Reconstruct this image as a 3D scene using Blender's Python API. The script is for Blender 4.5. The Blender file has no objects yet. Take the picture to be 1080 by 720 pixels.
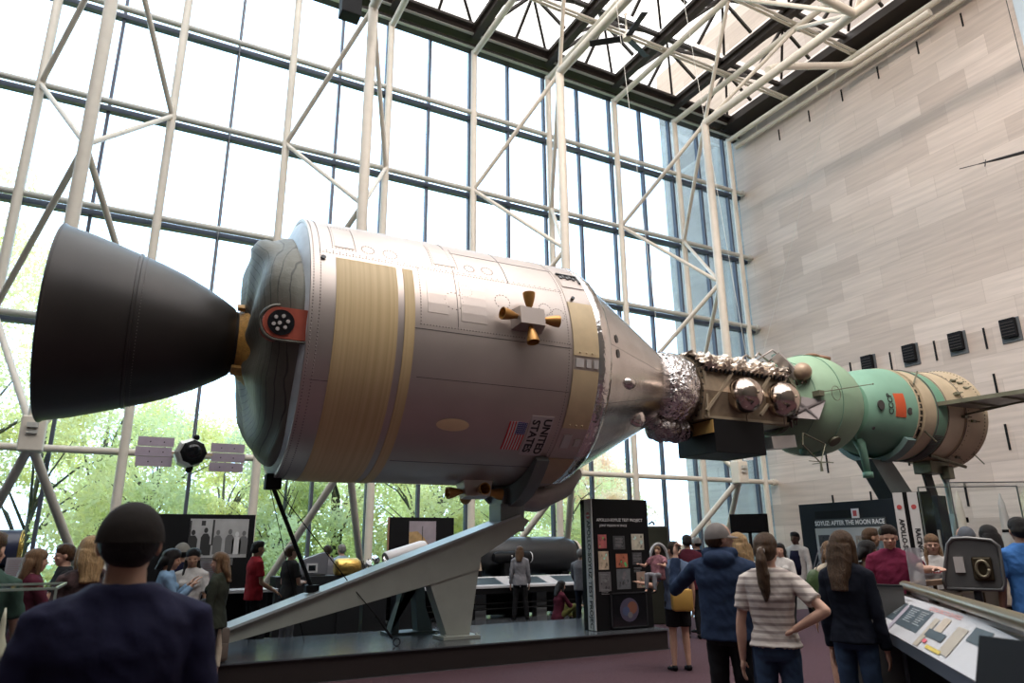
import bpy, bmesh, math, random
from mathutils import Vector, Matrix, Euler
R = math.radians
PI = math.pi
random.seed(7)
sc = bpy.context.scene
# ------------------------------------------------------------------ camera
EYE = 1.6
F_PX, PITCH, ROLL, YAW = 742.304, R(16.300), R(-0.568), R(61.695)
fh = Vector((math.cos(YAW), math.sin(YAW), 0))
FW = fh * math.cos(PITCH) + Vector((0, 0, 1)) * math.sin(PITCH)
_rt = Vector((math.sin(YAW), -math.cos(YAW), 0))
_up = -fh * math.sin(PITCH) + Vector((0, 0, 1)) * math.cos(PITCH)
RT = _rt * math.cos(ROLL) + _up * math.sin(ROLL)
UP = -_rt * math.sin(ROLL) + _up * math.cos(ROLL)
cam_d = bpy.data.cameras.new('camera')
cam = bpy.data.objects.new('camera', cam_d)
sc.collection.objects.link(cam)
m = Matrix((RT, UP, -FW)).transposed().to_4x4()
m.translation = Vector((0, 0, EYE))
cam.matrix_world = m
cam_d.sensor_fit = 'HORIZONTAL'
cam_d.sensor_width = 36.0
cam_d.lens = F_PX * 36.0 / 1080.0
cam_d.clip_start = 0.05
cam_d.clip_end = 500
cam_d.dof.use_dof = True
cam_d.dof.focus_distance = 10.5
cam_d.dof.aperture_fstop = 2.8
sc.camera = cam
# ------------------------------------------------------------------ exposure
sc.view_settings.view_transform = 'Standard'
sc.view_settings.look = 'None'
sc.view_settings.gamma = 1.0
sc.view_settings.use_curve_mapping = False
sc.view_settings.exposure = 0.28
sc.cycles.max_bounces = 8
sc.cycles.diffuse_bounces = 4
sc.cycles.glossy_bounces = 4
sc.cycles.transparent_max_bounces = 24
sc.cycles.sample_clamp_indirect = 6.0
sc.cycles.caustics_reflective = False
sc.cycles.caustics_refractive = False
# ------------------------------------------------------------------ world: bright overcast sky
w = bpy.data.worlds.new('overcast_sky')
sc.world = w
w.use_nodes = True
nt = w.node_tree
nt.nodes.clear()
wo = nt.nodes.new('ShaderNodeOutputWorld')
bg = nt.nodes.new('ShaderNodeBackground')
tc = nt.nodes.new('ShaderNodeTexCoord')
nz = nt.nodes.new('ShaderNodeTexNoise')
nz.inputs['Scale'].default_value = 2.2
nz.inputs['Detail'].default_value = 5
cr = nt.nodes.new('ShaderNodeValToRGB')
cr.color_ramp.elements[0].position = 0.3
cr.color_ramp.elements[0].color = (0.86, 0.93, 1.0, 1)
cr.color_ramp.elements[1].position = 0.6
cr.color_ramp.elements[1].color = (1.0, 0.985, 0.965, 1)
nt.links.new(tc.outputs['Generated'], nz.inputs['Vector'])
nt.links.new(nz.outputs['Fac'], cr.inputs['Fac'])
nt.links.new(cr.outputs['Color'], bg.inputs['Color'])
bg.inputs['Strength'].default_value = 3.6
nt.links.new(bg.outputs['Background'], wo.inputs['Surface'])


def portal(name, loc, rot, sx, sy):
    ld = bpy.data.lights.new(name, 'AREA')
    ld.shape = 'RECTANGLE'
    ld.size, ld.size_y = sx, sy
    ld.cycles.is_portal = True
    o = bpy.data.objects.new(name, ld)
    sc.collection.objects.link(o)
    o.location, o.rotation_euler = loc, rot


portal('window_daylight_portal', (6.3, 19.30, 9.3), (R(-90), 0, 0), 30.6, 18.6)
portal('skylight_daylight_portal', (6.3, 6.5, 18.85), (0, 0, 0), 30.6, 24.6)
# hall lamps near the roof: one broad area light added as soft warm fill
ld = bpy.data.lights.new('hall_floodlight', 'AREA')
ld.shape = 'RECTANGLE'
ld.size, ld.size_y = 10, 1.0
ld.energy = 1900
ld.color = (1.0, 0.84, 0.74)
o = bpy.data.objects.new('hall_floodlight', ld)
sc.collection.objects.link(o)
o.location = (6, 3.0, 17.9)
o.rotation_euler = Vector((1.0, 0.30, -0.45)).to_track_quat('-Z', 'Y').to_euler()


# ------------------------------------------------------------------ helpers
def ray(x, y):
    return FW + RT * ((x - 540) / F_PX) + UP * ((360 - y) / F_PX)


def dep(x, y, d):
    r = ray(x, y)
    t = d / (r.dot(fh))
    return r * t + Vector((0, 0, EYE))


def atp(x, y, X=None, Y=None, Z=None):
    r = ray(x, y)
    t = X / r.x if X is not None else (Y / r.y if Y is not None else (Z - EYE) / r.z)
    return r * t + Vector((0, 0, EYE))


MATS = {}


def mat(name, col, rough=0.5, metal=0.0, var=0.0, vscale=4.0, bump=0.0, bscale=30.0, spec=0.5, stretch=None, coat=0.0, bdist=0.02):
    if name in MATS:
        return MATS[name]
    mt = bpy.data.materials.new(name)
    mt.use_nodes = True
    n = mt.node_tree
    b = n.nodes['Principled BSDF']
    b.inputs['Base Color'].default_value = (*col, 1)
    b.inputs['Roughness'].default_value = rough
    b.inputs['Metallic'].default_value = metal
    b.inputs['Specular IOR Level'].default_value = spec
    b.inputs['Coat Weight'].default_value = coat
    tcn = n.nodes.new('ShaderNodeTexCoord')
    mp = n.nodes.new('ShaderNodeMapping')
    if stretch:
        mp.inputs['Scale'].default_value = stretch
    n.links.new(tcn.outputs['Object'], mp.inputs['Vector'])
    if True:
        nn = n.nodes.new('ShaderNodeTexNoise')
        nn.inputs['Scale'].default_value = vscale
        nn.inputs['Detail'].default_value = 4
        n.links.new(mp.outputs['Vector'], nn.inputs['Vector'])
        r_ = n.nodes.new('ShaderNodeValToRGB')
        v = max(var, 0.03)
        r_.color_ramp.elements[0].position = 0.3
        r_.color_ramp.elements[1].position = 0.7
        r_.color_ramp.elements[0].color = (*[c * (1 - v) for c in col], 1)
        r_.color_ramp.elements[1].color = (*[min(1, c * (1 + v)) for c in col], 1)
        n.links.new(nn.outputs['Fac'], r_.inputs['Fac'])
        n.links.new(r_.outputs['Color'], b.inputs['Base Color'])
    if bump:
        bn = n.nodes.new('ShaderNodeTexNoise')
        bn.inputs['Scale'].default_value = bscale
        bn.inputs['Detail'].default_value = 3
        n.links.new(mp.outputs['Vector'], bn.inputs['Vector'])
        bu = n.nodes.new('ShaderNodeBump')
        bu.inputs['Strength'].default_value = bump
        bu.inputs['Distance'].default_value = bdist
        n.links.new(bn.outputs['Fac'], bu.inputs['Height'])
        n.links.new(bu.outputs['Normal'], b.inputs['Normal'])
    MATS[name] = mt
    return mt


def link(name, bm, mt, parent=None, smooth=False, loc=None, rot=None, kind=None, label=None):
    me = bpy.data.meshes.new(name)
    bm.to_mesh(me)
    bm.free()
    if isinstance(mt, (list, tuple)):
        for x in mt:
            me.materials.append(x)
    else:
        me.materials.append(mt)
    if smooth:
        for p in me.polygons:
            p.use_smooth = True
        if smooth == 'auto':
            me.set_sharp_from_angle(angle=R(38))
    o = bpy.data.objects.new(name, me)
    sc.collection.objects.link(o)
    if parent:
        o.parent = parent
    if loc:
        o.location = loc
    if rot:
        o.rotation_euler = rot
    if kind:
        o['kind'] = kind
    if label:
        o['label'] = label
    return o


def thing(name, label, cat, loc=(0, 0, 0), rz=0.0, group=None):
    o = bpy.data.objects.new(name, None)
    sc.collection.objects.link(o)
    o.location = loc
    o.rotation_euler = (0, 0, rz)
    o.empty_display_size = 0.2
    o['label'] = label
    o['category'] = cat
    if group:
        o['group'] = group
    return o


def tag(o, label, cat, group=None):
    o['label'] = label
    o['category'] = cat
    if group:
        o['group'] = group
    return o


def copy_tree(o, parent=None):
    c = o.copy()
    sc.collection.objects.link(c)
    if parent:
        c.parent = parent
    for ch in list(o.children):
        copy_tree(ch, c)
    return c


def NB():
    return bmesh.new()


def box(bm, x0, x1, y0, y1, z0, z1, bev=0.0, mi=0):
    vs = [bm.verts.new(v) for v in ((x0, y0, z0), (x1, y0, z0), (x1, y1, z0), (x0, y1, z0), (x0, y0, z1), (x1, y0, z1), (x1, y1, z1), (x0, y1, z1))]
    fs = [bm.faces.new([vs[i] for i in q]) for q in ((0, 3, 2, 1), (4, 5, 6, 7), (0, 1, 5, 4), (1, 2, 6, 5), (2, 3, 7, 6), (3, 0, 4, 7))]
    for f in fs:
        f.material_index = mi
    if bev:
        es = list({e for f in fs for e in f.edges})
        bmesh.ops.bevel(bm, geom=es, offset=bev, segments=2, affect='EDGES', profile=0.5)
    return vs


def obox(bm, c, ax, ay, az, hx, hy, hz, mi=0):
    """oriented box: centre, axes (unit), half sizes"""
    c, ax, ay, az = Vector(c), Vector(ax), Vector(ay), Vector(az)
    vs = []
    for sz in (-1, 1):
        for sx, sy in ((-1, -1), (1, -1), (1, 1), (-1, 1)):
            vs.append(bm.verts.new(c + ax * hx * sx + ay * hy * sy + az * hz * sz))
    for q in ((0, 3, 2, 1), (4, 5, 6, 7), (0, 1, 5, 4), (1, 2, 6, 5), (2, 3, 7, 6), (3, 0, 4, 7)):
        f = bm.faces.new([vs[i] for i in q])
        f.material_index = mi
    return vs


def bar(bm, a, b, wd, ht, up=(0, 0, 1), mi=0):
    a, b = Vector(a), Vector(b)
    ax = (b - a)
    L = ax.length
    ax.normalize()
    ay = Vector(up).cross(ax)
    if ay.length < 1e-3:
        ay = Vector((1, 0, 0)).cross(ax)
    ay.normalize()
    az = ax.cross(ay)
    obox(bm, (a + b) / 2, ax, ay, az, L / 2, wd / 2, ht / 2, mi)


def tube(bm, pts, r, n=12, caps=True, mi=0):
    pts = [Vector(p) for p in pts]
    k = len(pts)
    rs = r if isinstance(r, (list, tuple)) else [r] * k
    t0 = (pts[1] - pts[0]).normalized()
    ref = Vector((0, 0, 1)) if abs(t0.z) < 0.9 else Vector((1, 0, 0))
    u = t0.cross(ref).normalized()
    rings = []
    for i in range(k):
        if i == 0:
            t = pts[1] - pts[0]
        elif i == k - 1:
            t = pts[-1] - pts[-2]
        else:
            t = (pts[i + 1] - pts[i]).normalized() + (pts[i] - pts[i - 1]).normalized()
        t.normalize()
        u = (u - t * u.dot(t))
        if u.length < 1e-5:
            u = t.orthogonal()
        u.normalize()
        v = t.cross(u)
        rings.append([bm.verts.new(pts[i] + (u * math.cos(2 * PI * j / n) + v * math.sin(2 * PI * j / n)) * rs[i]) for j in range(n)])
    for i in range(k - 1):
        for j in range(n):
            f = bm.faces.new((rings[i][j], rings[i][(j + 1) % n], rings[i + 1][(j + 1) % n], rings[i + 1][j]))
            f.material_index = mi
    if caps:
        f = bm.faces.new(list(reversed(rings[0])))
        f.material_index = mi
        f = bm.faces.new(rings[-1])
        f.material_index = mi
    return rings


def revolve(bm, prof, n=64, axis='x', org=(0, 0, 0), a0=0.0, a1=2 * PI, fn=None, mi=0, capends=False):
    """prof: list of (s, r). axis x: point = (s, -r cos t, r sin t); axis z: (r cos t, r sin t, s)"""
    full = abs(a1 - a0 - 2 * PI) < 1e-6
    m_ = n if full else n + 1
    rings = []
    for i, (s, r) in enumerate(prof):
        ring = []
        for j in range(m_):
            t = a0 + (a1 - a0) * j / n
            rr, ss = (r, s) if fn is None else fn(s, r, t, i)
            if axis == 'x':
                p = (ss + org[0], -rr * math.cos(t) + org[1], rr * math.sin(t) + org[2])
            elif axis == 'y':
                p = (rr * math.cos(t) + org[0], ss + org[1], rr * math.sin(t) + org[2])
            else:
                p = (rr * math.cos(t) + org[0], rr * math.sin(t) + org[1], ss + org[2])
            ring.append(bm.verts.new(p))
        rings.append(ring)
    for i in range(len(rings) - 1):
        for j in range(n):
            j2 = (j + 1) % m_
            f = bm.faces.new((rings[i][j], rings[i][j2], rings[i + 1][j2], rings[i + 1][j]))
            f.material_index = mi
    if capends and full:
        bm.faces.new(rings[0]).material_index = mi
        bm.faces.new(list(reversed(rings[-1]))).material_index = mi
    bmesh.ops.recalc_face_normals(bm, faces=bm.faces)
    return rings


def cp(s, th, r):
    t = R(th)
    return Vector((s, -r * math.cos(t), r * math.sin(t)))


def patch(bm, s0, s1, t0, t1, r, thick=0.012, ns=1, nt_=None, mi=0, slope=0.0):
    """a curved plate lying on a cylinder about the x axis"""
    if nt_ is None:
        nt_ = max(1, int(abs(t1 - t0) / 4))
    top, bot = [], []
    for i in range(ns + 1):
        s = s0 + (s1 - s0) * i / ns
        rr = r + slope * (s - s0)
        top.append([bm.verts.new(cp(s, t0 + (t1 - t0) * j / nt_, rr + thick)) for j in range(nt_ + 1)])
        bot.append([bm.verts.new(cp(s, t0 + (t1 - t0) * j / nt_, rr - 0.01)) for j in range(nt_ + 1)])
    new = []
    for i in range(ns):
        for j in range(nt_):
            new.append(bm.faces.new((top[i][j], top[i + 1][j], top[i + 1][j + 1], top[i][j + 1])))
    for i in range(ns):
        for j in (0, nt_):
            new.append(bm.faces.new((top[i][j], bot[i][j], bot[i + 1][j], top[i + 1][j])))
    for j in range(nt_):
        for i in (0, ns):
            new.append(bm.faces.new((top[i][j], top[i][j + 1], bot[i][j + 1], bot[i][j])))
    for f in new:
        f.material_index = mi
    bmesh.ops.recalc_face_normals(bm, faces=new)


def sphere(bm, c, r, n=16, sc3=(1, 1, 1), rot=None, mi=0):
    mtx = Matrix.Translation(c) @ (rot.to_4x4() if rot else Matrix.Identity(4)) @ Matrix.Diagonal((r * sc3[0], r * sc3[1], r * sc3[2], 1))
    res = bmesh.ops.create_uvsphere(bm, u_segments=n, v_segments=max(6, n // 2), radius=1.0, matrix=mtx)
    if mi:
        for v in res['verts']:
            for f in v.link_faces:
                f.material_index = mi


def rivets(bm, pts, nrm, r=0.009):
    """small domed rivets"""
    for p, nn in zip(pts, nrm):
        nn = nn.normalized()
        u = nn.orthogonal().normalized()
        v = nn.cross(u)
        ring = [bm.verts.new(p + (u * math.cos(PI / 3 * k) + v * math.sin(PI / 3 * k)) * r) for k in range(6)]
        tp = bm.verts.new(p + nn * r * 0.7)
        for k in range(6):
            bm.faces.new((ring[k], ring[(k + 1) % 6], tp))


def text_bm(s, size, bold=0.0):
    cu = bpy.data.curves.new('lettering_curve', 'FONT')
    cu.body = s
    cu.size = size
    cu.align_x = 'CENTER'
    cu.align_y = 'CENTER'
    cu.offset = bold
    cu.resolution_u = 3
    o = bpy.data.objects.new('lettering_curve', cu)
    sc.collection.objects.link(o)
    dg = bpy.context.evaluated_depsgraph_get()
    me = bpy.data.meshes.new_from_object(o.evaluated_get(dg))
    bm = bmesh.new()
    bm.from_mesh(me)
    bpy.data.objects.remove(o)
    bpy.data.curves.remove(cu)
    bpy.data.meshes.remove(me)
    return bm


def add_text(name, s, size, mt, parent, org, ax, ay, bold=0.0, off=0.003, squash=1.0):
    """flat lettering in the plane org + ax*x + ay*y"""
    bm = text_bm(s, size, bold)
    org, ax, ay = Vector(org), Vector(ax).normalized(), Vector(ay).normalized()
    nn = ax.cross(ay)
    for v in bm.verts:
        v.co = org + ax * v.co.x * squash + ay * v.co.y + nn * off
    return link(name, bm, mt, parent)


def remesh(bm, voxel, smooth=3, factor=0.5):
    me = bpy.data.meshes.new('tmp')
    bm.to_mesh(me)
    bm.free()
    o = bpy.data.objects.new('tmp', me)
    sc.collection.objects.link(o)
    md = o.modifiers.new('r', 'REMESH')
    md.mode = 'VOXEL'
    md.voxel_size = voxel
    if smooth:
        s = o.modifiers.new('s', 'SMOOTH')
        s.iterations = smooth
        s.factor = factor
    dg = bpy.context.evaluated_depsgraph_get()
    out = bpy.data.meshes.new_from_object(o.evaluated_get(dg))
    bpy.data.objects.remove(o)
    bpy.data.meshes.remove(me)
    return out


def link_mesh(name, me, mt, parent=None, smooth=True):
    me.materials.clear()
    me.materials.append(mt)
    if smooth:
        me.polygons.foreach_set('use_smooth', [True] * len(me.polygons))
    me.name = name
    o = bpy.data.objects.new(name, me)
    sc.collection.objects.link(o)
    if parent:
        o.parent = parent
    return o


# ------------------------------------------------------------------ materials
M_white = mat('cream_painted_steel', (0.70, 0.64, 0.55), 0.45, var=0.04)
M_grey_pipe = mat('light_grey_steel', (0.52, 0.52, 0.48), 0.45, var=0.04)
M_dark_frame = mat('dark_bronze_frame', (0.040, 0.030, 0.026), 0.5, spec=0.3)
M_mull = mat('dark_mullion', (0.075, 0.085, 0.12), 0.45, 0.1)
M_black = mat('matt_black_panel', (0.007, 0.007, 0.008), 0.55, spec=0.15)
M_dgrey = mat('dark_grey_laminate', (0.025, 0.026, 0.029), 0.5, spec=0.3)
M_stand = mat('pale_sage_painted_steel', (0.34, 0.36, 0.32), 0.5, var=0.05)
M_standd = mat('dark_teal_painted_steel', (0.085, 0.115, 0.115), 0.5, var=0.05)
M_whitep = mat('white_panel', (0.75, 0.75, 0.76), 0.5)


def glass_mat(name, tint, refl=0.06):
    mt = bpy.data.materials.new(name)
    mt.use_nodes = True
    n = mt.node_tree
    n.nodes.clear()
    out = n.nodes.new('ShaderNodeOutputMaterial')
    tr = n.nodes.new('ShaderNodeBsdfTransparent')
    tr.inputs['Color'].default_value = (*tint, 1)
    gl = n.nodes.new('ShaderNodeBsdfGlossy')
    gl.inputs['Roughness'].default_value = 0.02
    fr = n.nodes.new('ShaderNodeFresnel')
    fr.inputs['IOR'].default_value = 1.4
    mu = n.nodes.new('ShaderNodeMath')
    mu.operation = 'MULTIPLY'
    mu.inputs[1].default_value = refl * 10
    mx = n.nodes.new('ShaderNodeMixShader')
    n.links.new(fr.outputs[0], mu.inputs[0])
    n.links.new(mu.outputs[0], mx.inputs['Fac'])
    n.links.new(tr.outputs[0], mx.inputs[1])
    n.links.new(gl.outputs[0], mx.inputs[2])
    n.links.new(mx.outputs[0], out.inputs['Surface'])
    return mt


M_glass = glass_mat('window_glass', (0.74, 0.885, 1.0), 0.06)
M_skyglass = glass_mat('skylight_glass', (0.60, 0.58, 0.56), 0.03)
M_case = glass_mat('display_case_glass', (0.95, 0.97, 0.97), 0.03)


def stone_wall_mat():
    mt = bpy.data.materials.new('pink_marble_cladding')
    mt.use_nodes = True
    n = mt.node_tree
    b = n.nodes['Principled BSDF']
    b.inputs['Roughness'].default_value = 0.75
    tcn = n.nodes.new('ShaderNodeTexCoord')
    sp = n.nodes.new('ShaderNodeSeparateXYZ')
    cb = n.nodes.new('ShaderNodeCombineXYZ')
    n.links.new(tcn.outputs['Object'], sp.inputs[0])
    n.links.new(sp.outputs['Y'], cb.inputs['X'])
    n.links.new(sp.outputs['Z'], cb.inputs['Y'])
    br = n.nodes.new('ShaderNodeTexBrick')
    br.offset = 0.5
    br.inputs['Scale'].default_value = 1.0
    br.inputs['Brick Width'].default_value = 1.52
    br.inputs['Row Height'].default_value = 0.76
    br.inputs['Mortar Size'].default_value = 0.006
    br.inputs['Mortar Smooth'].default_value = 0.1
    br.inputs['Bias'].default_value = 0.0
    br.inputs['Color1'].default_value = (0.51, 0.44, 0.395, 1)
    br.inputs['Color2'].default_value = (0.64, 0.565, 0.515, 1)
    br.inputs['Mortar'].default_value = (0.47, 0.405, 0.36, 1)
    n.links.new(cb.outputs[0], br.inputs['Vector'])
    mp = n.nodes.new('ShaderNodeMapping')
    mp.inputs['Scale'].default_value = (0.35, 5.0, 1)
    n.links.new(cb.outputs[0], mp.inputs['Vector'])
    nn = n.nodes.new('ShaderNodeTexNoise')
    nn.inputs['Scale'].default_value = 1.6
    nn.inputs['Detail'].default_value = 6
    n.links.new(mp.outputs[0], nn.inputs['Vector'])
    r_ = n.nodes.new('ShaderNodeValToRGB')
    r_.color_ramp.elements[0].position = 0.35
    r_.color_ramp.elements[0].color = (0.90, 0.88, 0.87, 1)
    r_.color_ramp.elements[1].position = 0.65
    r_.color_ramp.elements[1].color = (1.06, 1.04, 1.02, 1)
    n.links.new(nn.outputs['Fac'], r_.inputs['Fac'])
    mx = n.nodes.new('ShaderNodeMix')
    mx.data_type = 'RGBA'
    mx.blend_type = 'MULTIPLY'
    mx.inputs['Factor'].default_value = 1.0
    n.links.new(br.outputs['Color'], mx.inputs['A'])
    n.links.new(r_.outputs['Color'], mx.inputs['B'])
    n.links.new(mx.outputs['Result'], b.inputs['Base Color'])
    return mt


M_stone = stone_wall_mat()
M_floor = mat('polished_grey_terrazzo', (0.06, 0.063, 0.07), 0.22, var=0.25, vscale=1.5)
M_carpet = mat('maroon_carpet', (0.085, 0.05, 0.06), 0.95, var=0.12, vscale=30, bump=0.3, bscale=200, spec=0.1)
M_plat = mat('polished_dark_platform_top', (0.085, 0.092, 0.102), 0.20, var=0.22, vscale=1.2)
M_platside = mat('dark_brown_platform_side', (0.022, 0.016, 0.015), 0.5)

# ------------------------------------------------------------------ the setting
XW, YG, ZC = 21.6, 19.42, 18.56       # right wall, glass plane, underside of roof edge
B = 3.02
XI = [-3.22 + B * i for i in range(-2, 9)]          # rear chord lines


def struct(name, bm, mt, parent=None, smooth=False):
    o = link(name, bm, mt, parent, smooth)
    o['kind'] = 'structure'
    return o


bm = NB()
box(bm, -9.4, XW + 2, -6, YG + 0.15, -0.3, 0.0)
struct('floor', bm, M_floor)
bm = NB()
box(bm, 8.1, XW, -6, 13.5, 0.0, 0.006)
box(bm, -9.4, 8.1, -6, 9.6, 0.0, 0.006)
struct('floor_carpet', bm, M_carpet)
bm = NB()
box(bm, XW, XW + 2.4, -6, 24.0, 0, 25.0)
struct('wall_right', bm, M_stone)
M_backwall = mat('warm_grey_wall', (0.10, 0.085, 0.075), 0.85, var=0.05)
bm = NB()
box(bm, -9.4, XW, -6.4, -6, 0, 19.0)
struct('wall_back', bm, M_backwall)
bm = NB()
box(bm, -9.8, -9.4, -6.4, YG, 0, 19.0)
struct('wall_left', bm, M_backwall)
# slots in the marble wall and the dark square openings
for nm, z0, z1, ys, wd in (('upper', 17.36, 17.86, [16.97 - 1.47 * k for k in range(12)], 0.05),):
    bm = NB()
    for y in ys:
        box(bm, XW - 0.02, XW + 0.1, y - wd / 2, y + wd / 2, z0, z1)
    struct('trim_1', bm, M_black)
bm = NB()
for k in range(7):
    y = 15.33 - 1.49 * k
    box(bm, XW - 0.02, XW + 0.1, y - 0.028, y + 0.028, 7.02, 7.66)
for (px_, py0, py1) in ((871, 477, 499), (914, 480, 488), (878, 522, 530), (918, 518, 527), (958, 482, 491), (1017, 508, 534), (1060, 447, 475), (1048, 394, 430)):
    a = atp(px_, py0, X=XW)
    b = atp(px_, py1, X=XW)
    box(bm, XW - 0.02, XW + 0.1, a.y - 0.03, a.y + 0.03, b.z, a.z)
struct('trim_2', bm, M_black)
M_vent = mat('grey_niche_sill', (0.10, 0.11, 0.12), 0.6)
for k in range(5):
    y = 16.11 - 1.49 * k
    t = thing('wall_spotlight', 'dark square niche in the marble wall, ' + ['half hidden by the green spacecraft', 'second from the glass wall', 'middle one of the five', 'fourth from the glass wall', 'nearest the right picture edge'][k], 'light fixture', (XW, y, 7.1), 0, 'dark square niches in a row on the marble wall')
    bm = NB()
    box(bm, -0.03, 0.02, -0.27, 0.27, -0.06, 0.64, 0.01)
    link('recess', bm, M_vent, t)
    bm = NB()
    vs = box(bm, -0.16, -0.03, -0.20, 0.20, 0.07, 0.62, 0.01)
    link('lamp_housing', bm, M_black, t)
    bm = NB()
    for q in range(5):
        box(bm, -0.175, -0.16, -0.17, 0.17, 0.13 + q * 0.09, 0.15 + q * 0.09)
    link('louvre', bm, M_dark_frame, t)
# glass wall
bm = NB()
box(bm, -9.4, XW, YG, YG + 0.02, 0.0, ZC + 0.3)
win = struct('window_1', bm, M_glass)
TZ = [4.0 - 0.16, 6.92, 9.93, 12.97, 15.92]     # transom heights
for i, x in enumerate(XI):
    for dx in (0.0, B / 2):
        xx = x + dx
        if xx > XW:
            continue
        bm = NB()
        box(bm, xx - 0.04, xx + 0.04, YG - 0.06, YG + 0.10, 0, ZC + 0.2)
        o = struct('mullion', bm, M_mull, win)
for k, z in enumerate(TZ):
    if k > 0:
        bm = NB()
        box(bm, -9.4, XW, YG - 0.10, YG + 0.10, z - 0.12, z + 0.02)
        struct('transom', bm, M_mull, win)
    bm = NB()
    tube(bm, [(-9.4, 19.10, z + 0.02), (XW + 0.02, 19.10, z + 0.02)], 0.085, 14)
    tube(bm, [(XW - 0.28, 19.10, z + 0.02), (XW - 0.12, 19.10, z + 0.02)], 0.13, 14)
    o = link('transom_pipe', bm, M_white if k == 0 else M_grey_pipe, win, 'auto')
    o['kind'] = 'structure'
bm = NB()
box(bm, -9.4, XW, YG - 0.1, YG + 0.15, 0, 0.25)
struct('baseboard_window', bm, M_dgrey)

# roof: dark frame grid with skylight pyramids
YR = [19.05 - B * k for k in range(9)]
bm = NB()
box(bm, -9.4, XW, 19.0, YG, ZC, ZC + 0.10)
box(bm, -9.4, XW, 18.75, YG, ZC + 0.40, ZC + 0.52)
box(bm, -9.4, XW, 18.55, 18.95, ZC + 0.52, ZC + 0.62)
for x in XI[:-1]:
    box(bm, x - 0.24, x + 0.24, -6, 19.0, ZC + 0.48, ZC + 0.62)
    box(bm, x - 0.13, x + 0.13, -6, 19.0, ZC + 0.30, ZC + 0.48)
box(bm, 20.72, XW, -6, 19.4, ZC + 0.30, ZC + 0.62)
for y in YR[1:]:
    box(bm, -9.4, XW, y - 0.07, y + 0.07, ZC + 0.48, ZC + 0.62)
box(bm, -9.4, XW, -6.0, YR[-1], ZC + 0.5, ZC + 0.62)
struct('ceiling', bm, M_dark_frame)
bm = NB()
box(bm, -9.4, XW, 19.0, 19.12, ZC - 0.02, ZC + 0.06)
box(bm, -9.4, XW, 18.80, 18.90, ZC + 0.36, ZC + 0.40)
struct('trim_3', bm, M_grey_pipe)
bm = NB()
box(bm, -9.4, XW, YG + 0.1, YG + 0.16, ZC + 0.30, ZC + 1.0)
struct('trim_4', bm, M_dark_frame)


def skylight(x0, x1, y0, y1, first=[None]):
    if first[0] is None or first[0][1] != round(x1 - x0, 2):
        t = thing('skylight', 'pyramid skylight with dark ribs set in the roof grid', 'skylight', (0, 0, 0), 0, 'pyramid skylights in the roof')
        w_, d_ = (x1 - x0) / 2 - 0.22, (y1 - y0) / 2 - 0.07
        ap = Vector((0, 0, 0.95))
        cs = [Vector((-w_, -d_, 0)), Vector((0, -d_, 0)), Vector((w_, -d_, 0)), Vector((w_, 0, 0)), Vector((w_, d_, 0)), Vector((0, d_, 0)), Vector((-w_, d_, 0)), Vector((-w_, 0, 0))]
        for c in cs:
            bm = NB()
            bar(bm, c + Vector((0, 0, 0.03)), ap, 0.085, 0.10)
            link('rib', bm, M_dark_frame, t)
        bm = NB()
        vs = [bm.verts.new(c + Vector((0, 0, 0.06))) for c in cs]
        a = bm.verts.new(ap + Vector((0, 0, 0.06)))
        for k in range(8):
            bm.faces.new((vs[k], vs[(k + 1) % 8], a))
        link('glazing', bm, M_skyglass, t)
        t.location = ((x0 + x1) / 2, (y0 + y1) / 2, ZC + 0.66)
        first[0] = (t, round(x1 - x0, 2))
        return t
    c = copy_tree(first[0][0])
    c.location = ((x0 + x1) / 2, (y0 + y1) / 2, ZC + 0.66)
    return c


nsk = 0
rows_w = ['row at the glass wall', 'second row in', 'third row in', 'fourth row in', 'fifth row in']
cols_w = {9: 'nearest the marble wall', 8: 'second bay from the marble wall', 7: 'third bay from the marble wall', 6: 'fourth bay from the marble wall', 5: 'fifth bay from the marble wall', 4: 'sixth bay from the marble wall'}
for i in range(len(XI) - 1):
    for k in range(5):
        if i < 5 or (i == 5 and k > 0) or (i == 6 and k > 1) or (i == 7 and k > 2):
            continue
        x0, x1 = XI[i], XI[i + 1]
        if i == len(XI) - 2:
            x1 = 20.72 + 0.24
        s = skylight(x0, x1, YR[k + 1], YR[k] - (0.0 if k else 0.2))
        s['label'] = 'dark-ribbed pyramid skylight, %s, %s' % (rows_w[k], cols_w.get(i, 'further left'))

# white steel space trusses: three chords each, on the wall and across the roof
YF = 15.92
LV_R = [0.0, 6.92, 12.97, 18.40]
LV_F = [3.75, 9.93, 15.95]
YA, YB_ = 19.05, YF


def br(t, a, b, r, nm='brace'):
    bm = NB()
    tube(bm, [a, b], r, 12)
    return link(nm, bm, M_white, t, 'auto')


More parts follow.
